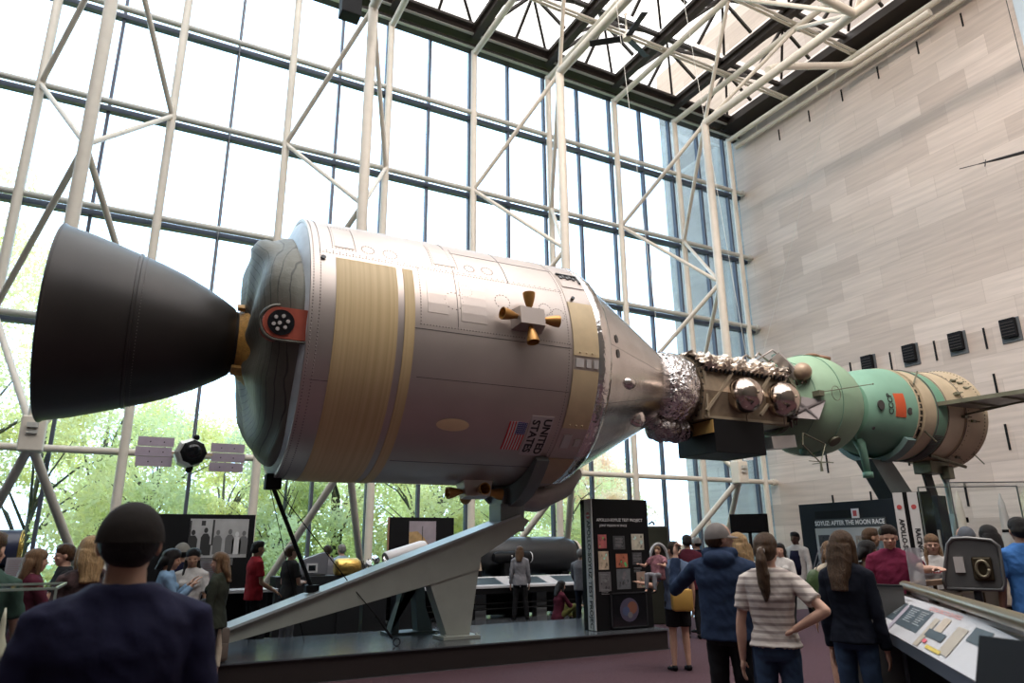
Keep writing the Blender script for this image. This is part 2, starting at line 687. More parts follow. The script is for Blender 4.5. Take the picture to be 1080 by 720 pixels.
truss_names = {2: 'white triangular steel truss standing at the left picture edge behind the engine bell', 4: 'white triangular steel truss rising behind the silver service module', 6: 'white triangular steel truss behind the capsule nose', 8: 'white triangular steel truss nearest the marble wall'}
for i in (2, 4, 6, 8):
    xa, xb = XI[i], XI[i + 1]
    xm = (xa + xb) / 2
    t = thing('steel_truss', truss_names[i], 'truss', (xm, YA, 0))
    L = lambda x, y, z: (x - xm, y - YA, z)
    for x in (xa, xb):
        bm = NB()
        tube(bm, [L(x, YA, 0.0), L(x, YA, 18.40)], 0.108, 16)
        link('chord', bm, M_white, t, 'auto')
    bm = NB()
    tube(bm, [L(xm, YF, 3.6), L(xm, YF, 15.95)], 0.135, 16)
    link('chord', bm, M_white, t, 'auto')
    bm = NB()
    z0 = 3.72
    vs = box(bm, -0.20, 0.20, YF - YA - 0.20, YF - YA + 0.14, z0 - 0.32, z0 + 0.34, 0.03)
    link('end_node', bm, M_white, t)
    bm = NB()
    box(bm, -0.09, 0.09, YF - YA - 0.25, YF - YA - 0.20, z0 + 0.0, z0 + 0.07)
    box(bm, -0.09, 0.09, YF - YA - 0.29, YF - YA - 0.20, z0 + 0.11, z0 + 0.2)
    link('junction_box', bm, M_grey_pipe, t)
    for x in (xa, xb):
        br(t, L(xm, YF, 3.55), L(x, YA - 0.02, 0.05), 0.085, 'leg')
        br(t, L(xm, YF, 3.75), L(x, YA, 6.92), 0.07)
        br(t, L(xm, YF, 9.93), L(x, YA, 6.92), 0.07)
        br(t, L(xm, YF, 9.93), L(x, YA, 12.97), 0.062)
        br(t, L(xm, YF, 15.95), L(x, YA, 12.97), 0.07)
    # across the roof
    r_ = t
    L2 = L
    for x in (xa, xb):
        bm = NB()
        tube(bm, [L2(x, 18.95, 18.30), L2(x, -5.5, 18.30)], 0.105, 14)
        link('chord', bm, M_white, r_, 'auto')
    bm = NB()
    tube(bm, [L2(xm, YF - 0.02, 15.95), L2(xm, -2, 15.95)], 0.135, 16)
    link('chord', bm, M_white, r_, 'auto')
    for k in range(4):
        yn = YF - 2 * B * k / 1.0
        for x in (xa, xb):
            br(r_, L2(xm, yn, 15.95), L2(x, yn - B, 18.30), 0.065)
            if k:
                br(r_, L2(xm, yn, 15.95), L2(x, yn + B, 18.30), 0.065)
t = thing('steel_column', 'slim white pipe column in the corner beside the marble wall', 'column', (XI[10], YA, 0))
bm = NB()
tube(bm, [(0, 0, 0), (0, 0, 18.4)], 0.10, 14)
link('shaft', bm, M_white, t, 'auto')
bm = NB()
tube(bm, [(0, 0, 18.30), (0, -24.5, 18.30)], 0.10, 14)
link('roof_pipe', bm, M_white, t, 'auto')
bm = NB()
tube(bm, [(0.42, 0, 18.1), (0.42, -24.5, 18.1)], 0.09, 14)
for k in range(8):
    tube(bm, [(0.42, -1.2 - B * k, 18.1), (0.42, -1.2 - B * k, 18.6)], 0.03, 8)
link('wall_edge_pipe', bm, M_white, t, 'auto')
# purlins (double pipes parallel to the glass)
for k in range(1, 6):
    y = YR[k] - 0.09
    bm = NB()
    for dy in (-0.075, 0.075):
        tube(bm, [(2, y + dy, 18.46), (20.95, y + dy, 18.46)], 0.05, 10)
    for x in XI[4:]:
        box(bm, x - 0.16, x + 0.16, y - 0.13, y + 0.13, 18.44, 18.48)
    tag(link('roof_purlin', bm, M_white, None, 'auto'), 'pair of cream pipes under the skylights parallel to the glass wall, %s row' % ['', 'first', 'second', 'third', 'fourth', 'fifth'][k], 'pipe')
# heavier horizontal frame pipes between roof truss chords
for (pts, lab) in (
        ([(10.37, 9.9, 15.95), (16.41, 9.9, 15.95)], 'thick cream tube joining the two right roof trusses, near run'),
        ([(16.41, 13.0, 16.2), (16.9, 13.0, 16.5), (20.3, 13.0, 17.75), (20.6, 12.8, 17.8), (20.6, 10.0, 17.8)], 'thick cream tube bending along the marble wall top')):
    bm = NB()
    tube(bm, pts, 0.12, 14)
    tag(link('sprinkler_main' if 'bending' in lab else 'tie_tube', bm, M_white, None, 'auto'), lab, 'pipe')
# cables hanging down
for (a, b, lab) in (((20.9, 13.6, 18.2), atp(800, 390, X=20.0), 'thin steel cable hanging from the roof in front of the marble wall'),
                    ((9.0, 11.5, 18.2), (9.1, 10.6, 5.1), 'thin steel cable holding up the foil wrapped docking module'),
                    ((11.3, 11.5, 18.2), (11.4, 10.5, 5.25), 'thin steel cable holding up the green sphere module')):
    bm = NB()
    tube(bm, [a, b], 0.006, 6)
    tag(link('suspension_cable', bm, M_grey_pipe), lab, 'cable')


# spinning fan with three blades (a ceiling fan)
t = thing('ceiling_fan', 'grey three-bladed ceiling fan under the skylights', 'ceiling fan', (10.75, 13.0, 15.25))
bm = NB()
revolve(bm, [(-0.05, 0.0), (-0.05, 0.12), (0.08, 0.13), (0.12, 0.03), (0.75, 0.025), (0.8, 0.06), (0.8, 0.0)], 16, 'z')
link('hub', bm, M_white, t, 'auto')
for k in range(3):
    a = R(20 + 120 * k)
    bm = NB()
    ax = Vector((math.cos(a), math.sin(a), 0))
    ay = Vector((-math.sin(a), math.cos(a), 0.25)).normalized()
    obox(bm, ax * 0.58, ax, ay, ax.cross(ay), 0.46, 0.10, 0.012)
    link('blade', bm, M_dgrey, t)
t = thing('loudspeaker', 'black box loudspeaker hanging at the top of the glass wall', 'loudspeaker', (3.6, 15.5, 15.0))
bm = NB()
box(bm, -0.26, 0.26, -0.2, 0.2, 0, 0.75, 0.02)
link('cabinet', bm, M_black, t)
bm = NB()
for sx in (-0.18, 0.18):
    tube(bm, [(sx, 0, 0.75), (sx, 0, 3.3)], 0.015, 8)
link('hanger', bm, M_black, t)

# platform
PZ = 0.30
bm = NB()
box(bm, -9.3, 8.05, 9.70, 11.95, 0.0, PZ - 0.02)
box(bm, -9.3, 8.07, 9.67, 11.98, PZ - 0.02, PZ, mi=1)
plat = link('display_platform', bm, [M_platside, M_plat])
tag(plat, 'long low display platform with a polished grey top and dark edge', 'platform')

# ------------------------------------------------------------------ Apollo-type spacecraft
M_sm = mat('silver_service_module_skin', (0.50, 0.435, 0.40), 0.42, 0.74, var=0.06, vscale=1.3, bump=0.06, bscale=5)
M_smpan = mat('silver_access_panel', (0.50, 0.435, 0.40), 0.42, 0.74, var=0.05, vscale=2)
M_rivet = mat('dull_rivet', (0.22, 0.19, 0.18), 0.5, 0.5)
M_seam = mat('dark_seam', (0.09, 0.08, 0.08), 0.6)
M_nozz = mat('charcoal_engine_bell', (0.032, 0.027, 0.025), 0.40, 0.2, var=0.12, vscale=1.5, spec=0.4)
M_amber = mat('amber_insulation', (0.50, 0.26, 0.06), 0.5, 0.1, var=0.2, vscale=20, bump=0.5, bscale=40)
M_bell = mat('copper_thruster', (0.42, 0.21, 0.055), 0.4, 0.5, var=0.15)
M_blanket = mat('quilted_olive_blanket', (0.17, 0.165, 0.14), 0.5, 0.25, var=0.15, vscale=3, bump=0.4, bscale=8)
M_white_foil = mat('white_aft_bulkhead_foil', (0.62, 0.66, 0.70), 0.45, 0.2, var=0.1, bump=0.3, bscale=6)
M_chrome = mat('mirror_foil', (0.72, 0.68, 0.66), 0.14, 1.0, var=0.06, bump=0.8, bscale=9, stretch=(1, 1, 1))
M_cm = mat('mirror_capsule_tape', (0.66, 0.60, 0.57), 0.20, 0.95, var=0.10, vscale=2.5, bump=0.12, bscale=6)
M_red = mat('red_oxide_paint', (0.42, 0.085, 0.05), 0.5, var=0.1)
M_darkglass = mat('dark_window', (0.01, 0.01, 0.012), 0.1)


def striped(name, c1, c2, scale):
    mt = mat(name, c1, 0.5, 0.0)
    n = mt.node_tree
    b = n.nodes['Principled BSDF']
    tcn = n.nodes.new('ShaderNodeTexCoord')
    sp = n.nodes.new('ShaderNodeSeparateXYZ')
    n.links.new(tcn.outputs['Object'], sp.inputs[0])
    cbn = n.nodes.new('ShaderNodeCombineXYZ')
    n.links.new(sp.outputs['X'], cbn.inputs['X'])
    nz_ = n.nodes.new('ShaderNodeTexNoise')
    nz_.noise_dimensions = '1D'
    nz_.inputs['Scale'].default_value = scale
    nz_.inputs['Detail'].default_value = 4
    n.links.new(sp.outputs['X'], nz_.inputs['W'])
    r_ = n.nodes.new('ShaderNodeValToRGB')
    r_.color_ramp.elements[0].position = 0.36
    r_.color_ramp.elements[1].position = 0.60
    r_.color_ramp.elements[0].color = (*c2, 1)
    r_.color_ramp.elements[1].color = (*c1, 1)
    n.links.new(nz_.outputs['Fac'], r_.inputs['Fac'])
    n.links.new(r_.outputs['Color'], b.inputs['Base Color'])
    bu = n.nodes.new('ShaderNodeBump')
    bu.inputs['Strength'].default_value = 0.25
    bu.inputs['Distance'].default_value = 0.01
    n.links.new(nz_.outputs['Fac'], bu.inputs['Height'])
    n.links.new(bu.outputs['Normal'], b.inputs['Normal'])
    return mt


M_rad = striped('yellowed_radiator_coating', (0.66, 0.50, 0.27), (0.59, 0.435, 0.225), 16)
M_tan = mat('tan_fairing_panel', (0.60, 0.47, 0.29), 0.5, var=0.06, vscale=5)
SR = 1.955
AX = (1.803, 10.657, 4.532)
csm = thing('spacecraft', 'huge silver spacecraft with a charcoal engine bell and mirror-like capsule, held above the platform', 'spacecraft', AX, -0.024)
bm = NB()
prof = [(0.0, SR - 0.05), (0.0, SR), (0.03, SR + 0.004), (3.90, SR + 0.004), (3.905, SR - 0.01), (3.93, SR - 0.01), (3.935, SR), (4.40, SR), (4.40, SR - 0.06)]
revolve(bm, prof, 128)
sm = link('service_module', bm, M_sm, csm, 'auto')
# rivets and seams
bm = NB()
pts, nr = [], []


def arcline(s, t0, t1, step=1.35):
    k = int(abs(t1 - t0) / step)
    for i in range(k + 1):
        th = t0 + (t1 - t0) * i / max(1, k)
        pts.append(cp(s, th, SR + 0.006))
        nr.append(cp(0, th, 1))


def axline(th, s0, s1, step=0.045):
    k = int(abs(s1 - s0) / step)
    for i in range(k + 1):
        pts.append(cp(s0 + (s1 - s0) * i / max(1, k), th, SR + 0.006))
        nr.append(cp(0, th, 1))


arcline(0.035, -110, 110)
arcline(0.125, -110, 110)
axline(28.2, 0.12, 3.88)
axline(29.4, 0.12, 3.88, 0.09)
axline(0.4, 1.5, 3.88)
arcline(1.5, 0.4, 28)
arcline(3.86, -100, 80)
arcline(2.06, 29, 60)
arcline(0.30, 32, 52); arcline(0.62, 32, 52); axline(32, 0.30, 0.62); axline(52, 0.3, 0.62)
arcline(1.75, 32, 50); arcline(2.15, 32, 50); axline(32, 1.75, 2.15)
for (s, th, rr) in ((0.80, 34.5, 0.09), (1.12, 34, 0.10), (2.2, 19, 0.10), (2.35, 34, 0.08), (2.65, 34.5, 0.09), (2.78, 16.5, 0.12), (3.5, 16, 0.10), (3.72, 14, 0.11), (2.0, 13, 0.14)):
    for k in range(14):
        a = 2 * PI * k / 14
        pts.append(cp(s + rr * math.cos(a), th + math.degrees(rr * math.sin(a) / SR), SR + 0.006))
        nr.append(cp(0, th, 1))
rivets(bm, pts, nr, 0.0105)
link('rivets', bm, M_rivet, sm)['kind'] = 'stuff'
for (s0, s1, th) in ((1.5, 3.9, -21.0), (1.3, 3.9, -1.5), (0.1, 0.34, -26), (1.45, 3.9, -62), (2.1, 3.9, 46)):
    bm = NB()
    patch(bm, s0, s1, th - 0.12, th + 0.12, SR, 0.008, 1, 1)
    link('panel_seam', bm, M_seam, sm)
for (s, t0, t1) in ((2.06, 46, 80), (2.05, 1, 28), (2.95, 28, 70)):
    bm = NB()
    patch(bm, s - 0.004, s + 0.004, t0, t1, SR, 0.008)
    link('panel_seam', bm, M_seam, sm)
for (s0, s1, t0, t1) in ((0.33, 0.60, 33, 51), (1.78, 2.12, 33, 49), (2.1, 2.5, 4, 24), (1.6, 1.9, 6, 24)):
    bm = NB()
    patch(bm, s0, s1, t0, t1, SR, 0.010)
    link('access_panel', bm, M_sm, sm)
# radiators
for (s0, s1) in ((0.33, 1.17), (1.265, 1.41)):
    bm = NB()
    patch(bm, s0, s1, 25.7, -128, SR, 0.016, 1, 60)
    link('radiator_panel', bm, M_rad, csm, 'auto')
# forward panel ring
for (t0, t1) in ((22.5, -4.3), (-10.7, -37.5)):
    bm = NB()
    patch(bm, 3.94, 4.395, t0, t1, SR, 0.014)
    for kk in (1, 2, 3):
        sphere(bm, cp(3.94 + 0.11 * kk, t1 + 1.6, SR + 0.014), 0.016, 8)
    link('forward_panel', bm, M_tan, csm, 'auto')
bm = NB()
patch(bm, 3.94, 4.395, -55, -78, SR, 0.014)
link('forward_panel', bm, mat('brown_tan_panel', (0.45, 0.32, 0.2), 0.5), csm, 'auto')
M_vpatch = mat('pale_label_plate', (0.55, 0.52, 0.50), 0.5)
for a_ in ((3.98, 4.12, -5.6, -9.4), (4.17, 4.25, -5.6, -9.4), (4.30, 4.38, -5.6, -9.4), (4.02, 4.16, -41, -48), (4.24, 4.34, -43, -47)):
    bm = NB()
    patch(bm, *a_, SR, 0.018)
    link('vent_plate', bm, M_vpatch, csm)
bm = NB()
patch(bm, 3.96, 4.38, 40.5, 33, SR, 0.012)
link('open_hatch', bm, M_sm, csm)
bm = NB()
patch(bm, 3.98, 4.36, 44.5, 43.6, SR, 0.03)
patch(bm, 4.33, 4.37, 44.5, 37.5, SR, 0.03)
for k in range(5):
    patch(bm, 4.0 + 0.06 * k, 4.045 + 0.06 * k, 41.8 + (k % 2), 39.6 + (k % 2) * 0.8, SR, 0.03)
link('hatch_hardware', bm, M_darkglass, csm)
bm = NB()
tube(bm, [cp(4.05, 24.6, SR + 0.01), cp(4.05, 24.6, SR + 0.05)], 0.03, 10)
tube(bm, [cp(0.16, 24.5, SR), cp(0.16, 24.5, SR + 0.03)], 0.035, 10)
link('umbilical_port', bm, M_darkglass, csm)


# thruster quads
def quad(sc_, th, lab=None):
    org = cp(sc_, th, SR)
    er = cp(0, th, 1)
    es = Vector((1, 0, 0))
    et = er.cross(es) * -1
    if et.z < 0:
        et = -et
    bm = NB()
    base = [(-0.26, -0.16), (0.26, -0.16), (0.26, 0.16), (-0.26, 0.16)]
    topv = [(-0.20, -0.13), (0.20, -0.13), (0.20, 0.13), (-0.20, 0.13)]
    lo = [bm.verts.new(org + es * a + et * b - er * 0.04) for a, b in base]
    hi = [bm.verts.new(org + es * a + et * b + er * 0.24) for a, b in topv]
    bm.faces.new(hi)
    for k in range(4):
        bm.faces.new((lo[k], lo[(k + 1) % 4], hi[(k + 1) % 4], hi[k]))
    bmesh.ops.recalc_face_normals(bm, faces=bm.faces)
    q = link('thruster_block', bm, M_smpan, csm)
    for dv, off in ((es, 0.22), (-es, 0.22), (et, 0.15), (-et, 0.15)):
        c0 = org + er * 0.15 + dv * off
        ax = (dv + er * 0.12).normalized()
        bm = NB()
        u = ax.orthogonal().normalized()
        v = ax.cross(u)
        pr = [(-0.02, 0.035), (0.02, 0.04), (0.06, 0.055), (0.12, 0.072), (0.19, 0.088), (0.25, 0.093), (0.25, 0.083), (0.12, 0.06), (0.03, 0.02)]
        rings = [[bm.verts.new(c0 + ax * s + (u * math.cos(2 * PI * j / 20) + v * math.sin(2 * PI * j / 20)) * r) for j in range(20)] for s, r in pr]
        for i in range(len(pr) - 1):
            for j in range(20):
                bm.faces.new((rings[i][j], rings[i][(j + 1) % 20], rings[i + 1][(j + 1) % 20], rings[i + 1][j]))
        bm.faces.new(list(reversed(rings[-1])))
        bmesh.ops.recalc_face_normals(bm, faces=bm.faces)
        link('nozzle', bm, M_bell, q, 'auto')


quad(3.13, 7.8)
quad(3.05, -82)
# oval dump vent
bm = NB()
ring = []
for k in range(28):
    a = 2 * PI * k / 28
    ring.append(bm.verts.new(cp(2.17 + 0.25 * math.cos(a), -40.0 + 3.0 * math.sin(a), SR + 0.012)))
cc = bm.verts.new(cp(2.17, -40, SR + 0.03))
for k in range(28):
    bm.faces.new((ring[k], ring[(k + 1) % 28], cc))
link('oval_vent', bm, mat('cream_enamel', (0.85, 0.66, 0.40), 0.4), csm, True)
# flag, rotated a quarter turn
flag_r, flag_w, flag_b = mat('flag_red', (0.60, 0.045, 0.05), 0.5), mat('flag_white', (0.72, 0.66, 0.66), 0.5), mat('flag_blue', (0.03, 0.045, 0.22), 0.5)
bm = NB()
s0, s1, ta, tb = 3.04, 3.335, -36.3, -50.9
for k in range(13):
    a = s1 - (s1 - s0) * k / 13
    b = s1 - (s1 - s0) * (k + 1) / 13
    patch(bm, b, a, ta, tb, SR, 0.012, 1, 4, mi=k % 2)
cs0 = s1 - (s1 - s0) * 7 / 13
patch(bm, cs0, s1, ta, ta - 5.9, SR, 0.016, 1, 3, mi=2)
for i in range(5):
    for j in range(6):
        c = cp(cs0 + 0.02 + (s1 - cs0 - 0.04) * i / 4, ta - 0.6 - 4.7 * j / 5, SR + 0.018)
        sphere(bm, c, 0.006, 6, mi=1)
link('flag_decal', bm, [flag_r, flag_w, flag_b], csm)
bm = NB()
patch(bm, 3.375, 3.75, -32.8, -53.6, SR, 0.012, 1, 6)
pl = link('name_plate', bm, mat('white_decal', (0.56, 0.50, 0.50), 0.5), csm, label='white plate reading UNITED STATES')


def text_cyl(s, size, s_c, th_c, r, mt, parent, nm, bold=0.0, down=True, xs=1.0):
    """lettering wrapped on the cylinder; down: reads downward with its top toward +s"""
    bm = text_bm(s, size, bold)
    for v in bm.verts:
        if down:
            v.co = cp(s_c + v.co.y, th_c - math.degrees(v.co.x * xs / r), r)
        else:
            v.co = cp(s_c - v.co.y, th_c + math.degrees(v.co.x * xs / r), r)
    bmesh.ops.recalc_face_normals(bm, faces=bm.faces)
    return link(nm, bm, mt, parent)


M_let = mat('black_lettering', (0.015, 0.013, 0.015), 0.5)
text_cyl('UNITED', 0.175, 3.655, -43.2, SR + 0.016, M_let, pl, 'lettering', 0.006, xs=1.02)
text_cyl('STATES', 0.175, 3.465, -43.2, SR + 0.016, M_let, pl, 'lettering', 0.006, xs=1.02)
# aft bulkhead, blanket, engine
bm = NB()
revolve(bm, [(0.02, SR - 0.04), (-0.03, SR - 0.10), (-0.10, 1.70), (-0.12, 1.2), (-0.12, 0.4)], 96)
link('aft_bulkhead', bm, M_white_foil, csm, 'auto')
bm = NB()
bl = [(-0.02, 1.80), (-0.12, 1.80), (-0.26, 1.72), (-0.42, 1.55), (-0.52, 1.25), (-0.56, 0.95), (-0.57, 0.62), (-0.60, 0.40)]


def blf(s, r, t, i):
    # t: angle from the near side (0) through the top (90)
    top = max(0.0, math.sin(t)) ** 2
    k = i / 7.0
    rr = r - (0.22 * top if i < 3 else 0.04 * top)
    ss = s - 0.10 * top * (1 - abs(k - 0.4) * 1.4) + 0.22 * max(0, -math.sin(t)) * (0.5 if 1 < i < 6 else 0.1)
    ss += 0.035 * math.sin(7 * t + i * 0.8) * (1 if 0 < i < 7 else 0)
    rr += 0.03 * math.sin(5 * t + 1)
    return rr, ss


revolve(bm, bl, 96, fn=blf)
bmesh.ops.subdivide_edges(bm, edges=bm.edges, cuts=1, use_grid_fill=True, smooth=1.0)
blanket = link('thermal_blanket', bm, M_blanket, csm, True)
n = M_blanket.node_tree
tcn = n.nodes.new('ShaderNodeTexCoord')
wv = n.nodes.new('ShaderNodeTexWave')
wv.wave_type = 'RINGS'
wv.inputs['Scale'].default_value = 3.2
wv.inputs['Distortion'].default_value = 3
wv.inputs['Detail'].default_value = 1.5
wv.inputs['Detail Scale'].default_value = 0.7
n.links.new(tcn.outputs['Object'], wv.inputs['Vector'])
rr_ = n.nodes.new('ShaderNodeValToRGB')
rr_.color_ramp.elements[0].position = 0.0
rr_.color_ramp.elements[0].color = (0.05, 0.05, 0.042, 1)
rr_.color_ramp.elements[1].position = 0.05
rr_.color_ramp.elements[1].color = (0.14, 0.135, 0.11, 1)
n.links.new(wv.outputs['Fac'], rr_.inputs['Fac'])
n.links.new(rr_.outputs['Color'], n.nodes['Principled BSDF'].inputs['Base Color'])
bm = NB()
revolve(bm, [(-0.50, 0.66), (-0.60, 0.52), (-0.66, 0.47), (-0.70, 0.43)], 48, fn=lambda s, r, t, i: (r + (0.012 if int(t / (2 * PI) * 48) % 2 else -0.008) * (i < 2), s))
for k in range(2):
    th = (55, -62)[k]
    patch(bm, -0.72, -0.35, th - 8, th + 8, 0.52, 0.05)
link('engine_collar', bm, M_amber, csm, 'auto')
bm = NB()
noz = [(-0.66, 0.36), (-0.66, 0.44), (-0.72, 0.455), (-0.74, 0.49), (-0.90, 0.595), (-1.15, 0.735), (-1.45, 0.875), (-1.75, 0.985), (-1.985, 1.055), (-1.99, 1.075), (-2.03, 1.08), (-2.035, 1.07), (-2.3, 1.15), (-2.6, 1.235), (-2.92, 1.305), (-2.94, 1.325), (-2.96, 1.325), (-2.97, 1.305), (-2.9, 1.285), (-2.3, 1.13), (-1.6, 0.92), (-1.1, 0.69), (-0.8, 0.42), (-0.78, 0.0)]
revolve(bm, noz, 128)
nz_o = link('engine_bell', bm, M_nozz, csm, 'auto')
bm = NB()
pts, nr = [], []
for k in range(150):
    th = 360 * k / 150
    pts.append(cp(-1.93, th, 1.045)); nr.append(cp(0, th, 1))
rivets(bm, pts, nr, 0.006)
link('rivets', bm, M_rivet, nz_o)['kind'] = 'stuff'
bm = NB()
box(bm, -3.10, -2.93, 0.75, 1.15, 0.25, 0.95)
box(bm, -3.16, -3.08, 0.8, 1.1, 0.0, 0.3)
tube(bm, [(-3.05, 0.8, -0.2), (-3.15, 0.8, 0.4)], 0.02, 6)
bm.free()
# red umbilical fairing with round connector
bm = NB()
cyc = cp(-0.30, -5.8, 1.78)
er = cp(0, -5.8, 1)
et = cp(0, 84.2, 1)
es = Vector((1, 0, 0))
outl = []
for k in range(13):
    a = PI / 2 + PI * k / 12
    outl.append((0.20 * math.cos(a) - 0.04, 0.20 * math.sin(a)))
outl += [(0.42, -0.20), (0.42, 0.20)]
lo = [bm.verts.new(cyc + es * a + et * b - er * 0.25) for a, b in outl]
hi = [bm.verts.new(cyc + es * a + et * b + er * 0.10) for a, b in outl]
bm.faces.new(hi)
for k in range(len(outl)):
    k2 = (k + 1) % len(outl)
    bm.faces.new((lo[k], lo[k2], hi[k2], hi[k]))
bmesh.ops.recalc_face_normals(bm, faces=bm.faces)
uf = link('umbilical_fairing', bm, M_red, csm)
bm = NB()
for rr, mi, hh in ((0.165, 0, 0.115),):
    ring = [bm.verts.new(cyc + es * (rr * math.cos(2 * PI * k / 28) - 0.02) + et * rr * math.sin(2 * PI * k / 28) + er * hh) for k in range(28)]
    bm.faces.new(ring)
link('connector_plate', bm, M_darkglass, uf)
bm = NB()
for (a, b) in ((-0.07, 0.06), (0.02, 0.08), (0.08, 0.02), (-0.09, -0.03), (-0.02, -0.01), (0.05, -0.06), (-0.04, -0.09)):
    c0 = cyc + es * (a - 0.02) + et * b + er * 0.115
    tube(bm, [c0, c0 + er * 0.03], 0.024, 10)
link('connector', bm, M_vpatch, uf, 'auto')
bm = NB()
tube(bm, [cyc + es * (1.12 * a) + et * b * 1.12 + er * 0.08 for a, b in outl], 0.022, 8)
link('fairing_rim', bm, M_blanket, uf, True)
# capsule
bm = NB()
revolve(bm, [(4.40, SR - 0.02), (4.44, SR + 0.005), (4.50, SR + 0.008), (4.62, SR - 0.03), (4.70, SR - 0.085), (4.72, SR - 0.12)], 128,
        fn=lambda s, r, t, i: (r + 0.008 * math.sin(37 * t + i * 2) * math.sin(11 * t), s))
link('heat_shield_rim', bm, M_chrome, csm, 'auto')
bm = NB()
revolve(bm, [(4.66, SR - 0.09), (4.72, SR - 0.125), (5.0, 1.68), (5.75, 1.275), (6.40, 0.925), (6.80, 0.70), (6.9, 0.62), (6.92, 0.3)], 96)
cmo = link('crew_capsule', bm, M_cm, csm, 'auto')
bm = NB()
slope = math.atan2(1.68 - 0.925, 1.4)


def cone_r(s):
    return 1.68 - (s - 5.0) * (0.755 / 1.4)


for (s, th, a_, b_) in ((4.93, 10.0, 0.05, 0.075), (4.93, 1.5, 0.05, 0.075)):
    c0 = cp(s, th, cone_r(s) + 0.012)
    u = Vector((1.0, 0, 0)) * math.cos(slope) - cp(0, th, 1) * math.sin(slope)
    v = cp(0, th + 90, 1)
    bm.faces.new([bm.verts.new(c0 + u * a_ * math.cos(2 * PI * k / 18) + v * b_ * math.sin(2 * PI * k / 18)) for k in range(18)])
for (s0, s1, t0, t1) in ((5.05, 5.5, 50, 60),):
    q = [cp(s0, t0, cone_r(s0) + 0.012), cp(s1, t0 + 1, cone_r(s1) + 0.012), cp(s1, t1 - 1, cone_r(s1) + 0.012), cp(s0, t1, cone_r(s0) + 0.012)]
    bm.faces.new([bm.verts.new(p) for p in q])
bmesh.ops.recalc_face_normals(bm, faces=bm.faces)
link('porthole', bm, M_darkglass, cmo)
bm = NB()
for (s, th) in ((5.55, -14), (5.62, -17)):
    pass
sphere(bm, cp(5.25, -14, cone_r(5.25) - 0.05), 0.15, 14, (1.2, 1, 0.7))
sphere(bm, cp(5.85, -42, cone_r(5.85) - 0.02), 0.16, 14, (1.1, 0.6, 1))
link('thruster_blister', bm, M_cm, cmo, True)
bm = NB()
for th in range(-90, 91, 30):
    for k in range(1):
        a = cp(4.74, th + 5, cone_r(4.74) - 0.005)
        b = cp(6.75, th + 5, cone_r(6.75) - 0.005)
        tube(bm, [a, b], 0.006, 5)
link('tape_seam', bm, M_seam, cmo)
# pale canoe-shaped umbilical cover below the front
bm = NB()
pth = [Vector((3.6, 0.05, -1.98)), Vector((3.9, 0.1, -2.14)), Vector((4.4, 0.15, -2.12)), Vector((4.95, 0.2, -1.88)), Vector((5.25, 0.25, -1.62)), Vector((5.32, 0.25, -1.52))]
tube(bm, pth, [0.06, 0.19, 0.24, 0.25, 0.20, 0.08], 14)
bmesh.ops.scale(bm, vec=(1, 1.6, 1), verts=bm.verts)
link('umbilical_cover', bm, mat('pale_grey_cover', (0.42, 0.38, 0.36), 0.5, var=0.08), csm, True)

# ------------------------------------------------------------------ docking module
M_foil = mat('crumpled_silver_foil', (0.78, 0.74, 0.73), 0.20, 1.0, var=0.05, bump=1.0, bscale=9, bdist=0.09)
M_goldfoil = mat('crumpled_champagne_foil', (0.70, 0.61, 0.52), 0.32, 0.8, var=0.15, bump=1.0, bscale=9, bdist=0.06)
M_tanm = mat('weathered_tan_plate', (0.27, 0.21, 0.145), 0.45, 0.4, var=0.2, vscale=6)
M_tanm2 = mat('tan_strut', (0.34, 0.28, 0.2), 0.45, 0.4)
M_steelball = mat('polished_tank', (0.60, 0.50, 0.43), 0.16, 1.0, var=0.05)
dm = thing('docking_module', 'foil-covered docking module with two polished tanks between capsule and green sphere', 'docking module', AX, -0.024)


def rnd_disp(bm, amp, seed=1, fr=3.0):
    rg = random.Random(seed)
    for v in bm.verts:
        n_ = v.co.copy()
        d = math.sin(n_.x * fr * 5.1 + seed) * math.sin(n_.y * fr * 4.3 + 2 * seed) + math.sin(n_.z * fr * 6.7 + n_.x * fr * 3.1)
        v.co += Vector((n_.x * 0, n_.y, n_.z)).normalized() * amp * (0.5 * d + rg.uniform(-0.7, 0.7))


bm = NB()
prof = [(6.78, 0.45), (6.80, 0.60)] + [(6.86 + 0.06 * k, 0.69 + 0.05 * math.sin(k / 11 * PI)) for k in range(12)] + [(7.56, 0.66), (7.58, 0.3)]
revolve(bm, prof, 72)
rnd_disp(bm, 0.018, 3)
link('forward_drum', bm, M_foil, dm, True)
bm = NB()
for s in (6.86, 7.56):
    for k in range(36):
        th = 10 * k
        sphere(bm, cp(s, th, 0.73), 0.018, 6)
link('lacing_button', bm, M_black, dm)['kind'] = 'stuff'
bm = NB()
for (c, r, s3) in (((7.05, -0.1, -0.80), 0.30, (1.3, 1.0, 0.8)), ((7.45, -0.05, -0.78), 0.26, (1.2, 1.1, 0.9)), ((6.8, -0.15, -0.72), 0.2, (1.0, 1, 0.8))):
    sphere(bm, c, r, 28, s3)
rnd_disp(bm, 0.03, 5, 4)
link('lower_foil_bundle', bm, mat('dark_crumpled_foil', (0.42, 0.38, 0.38), 0.25, 1.0, bump=1.0, bscale=10, bdist=0.08), dm, True)
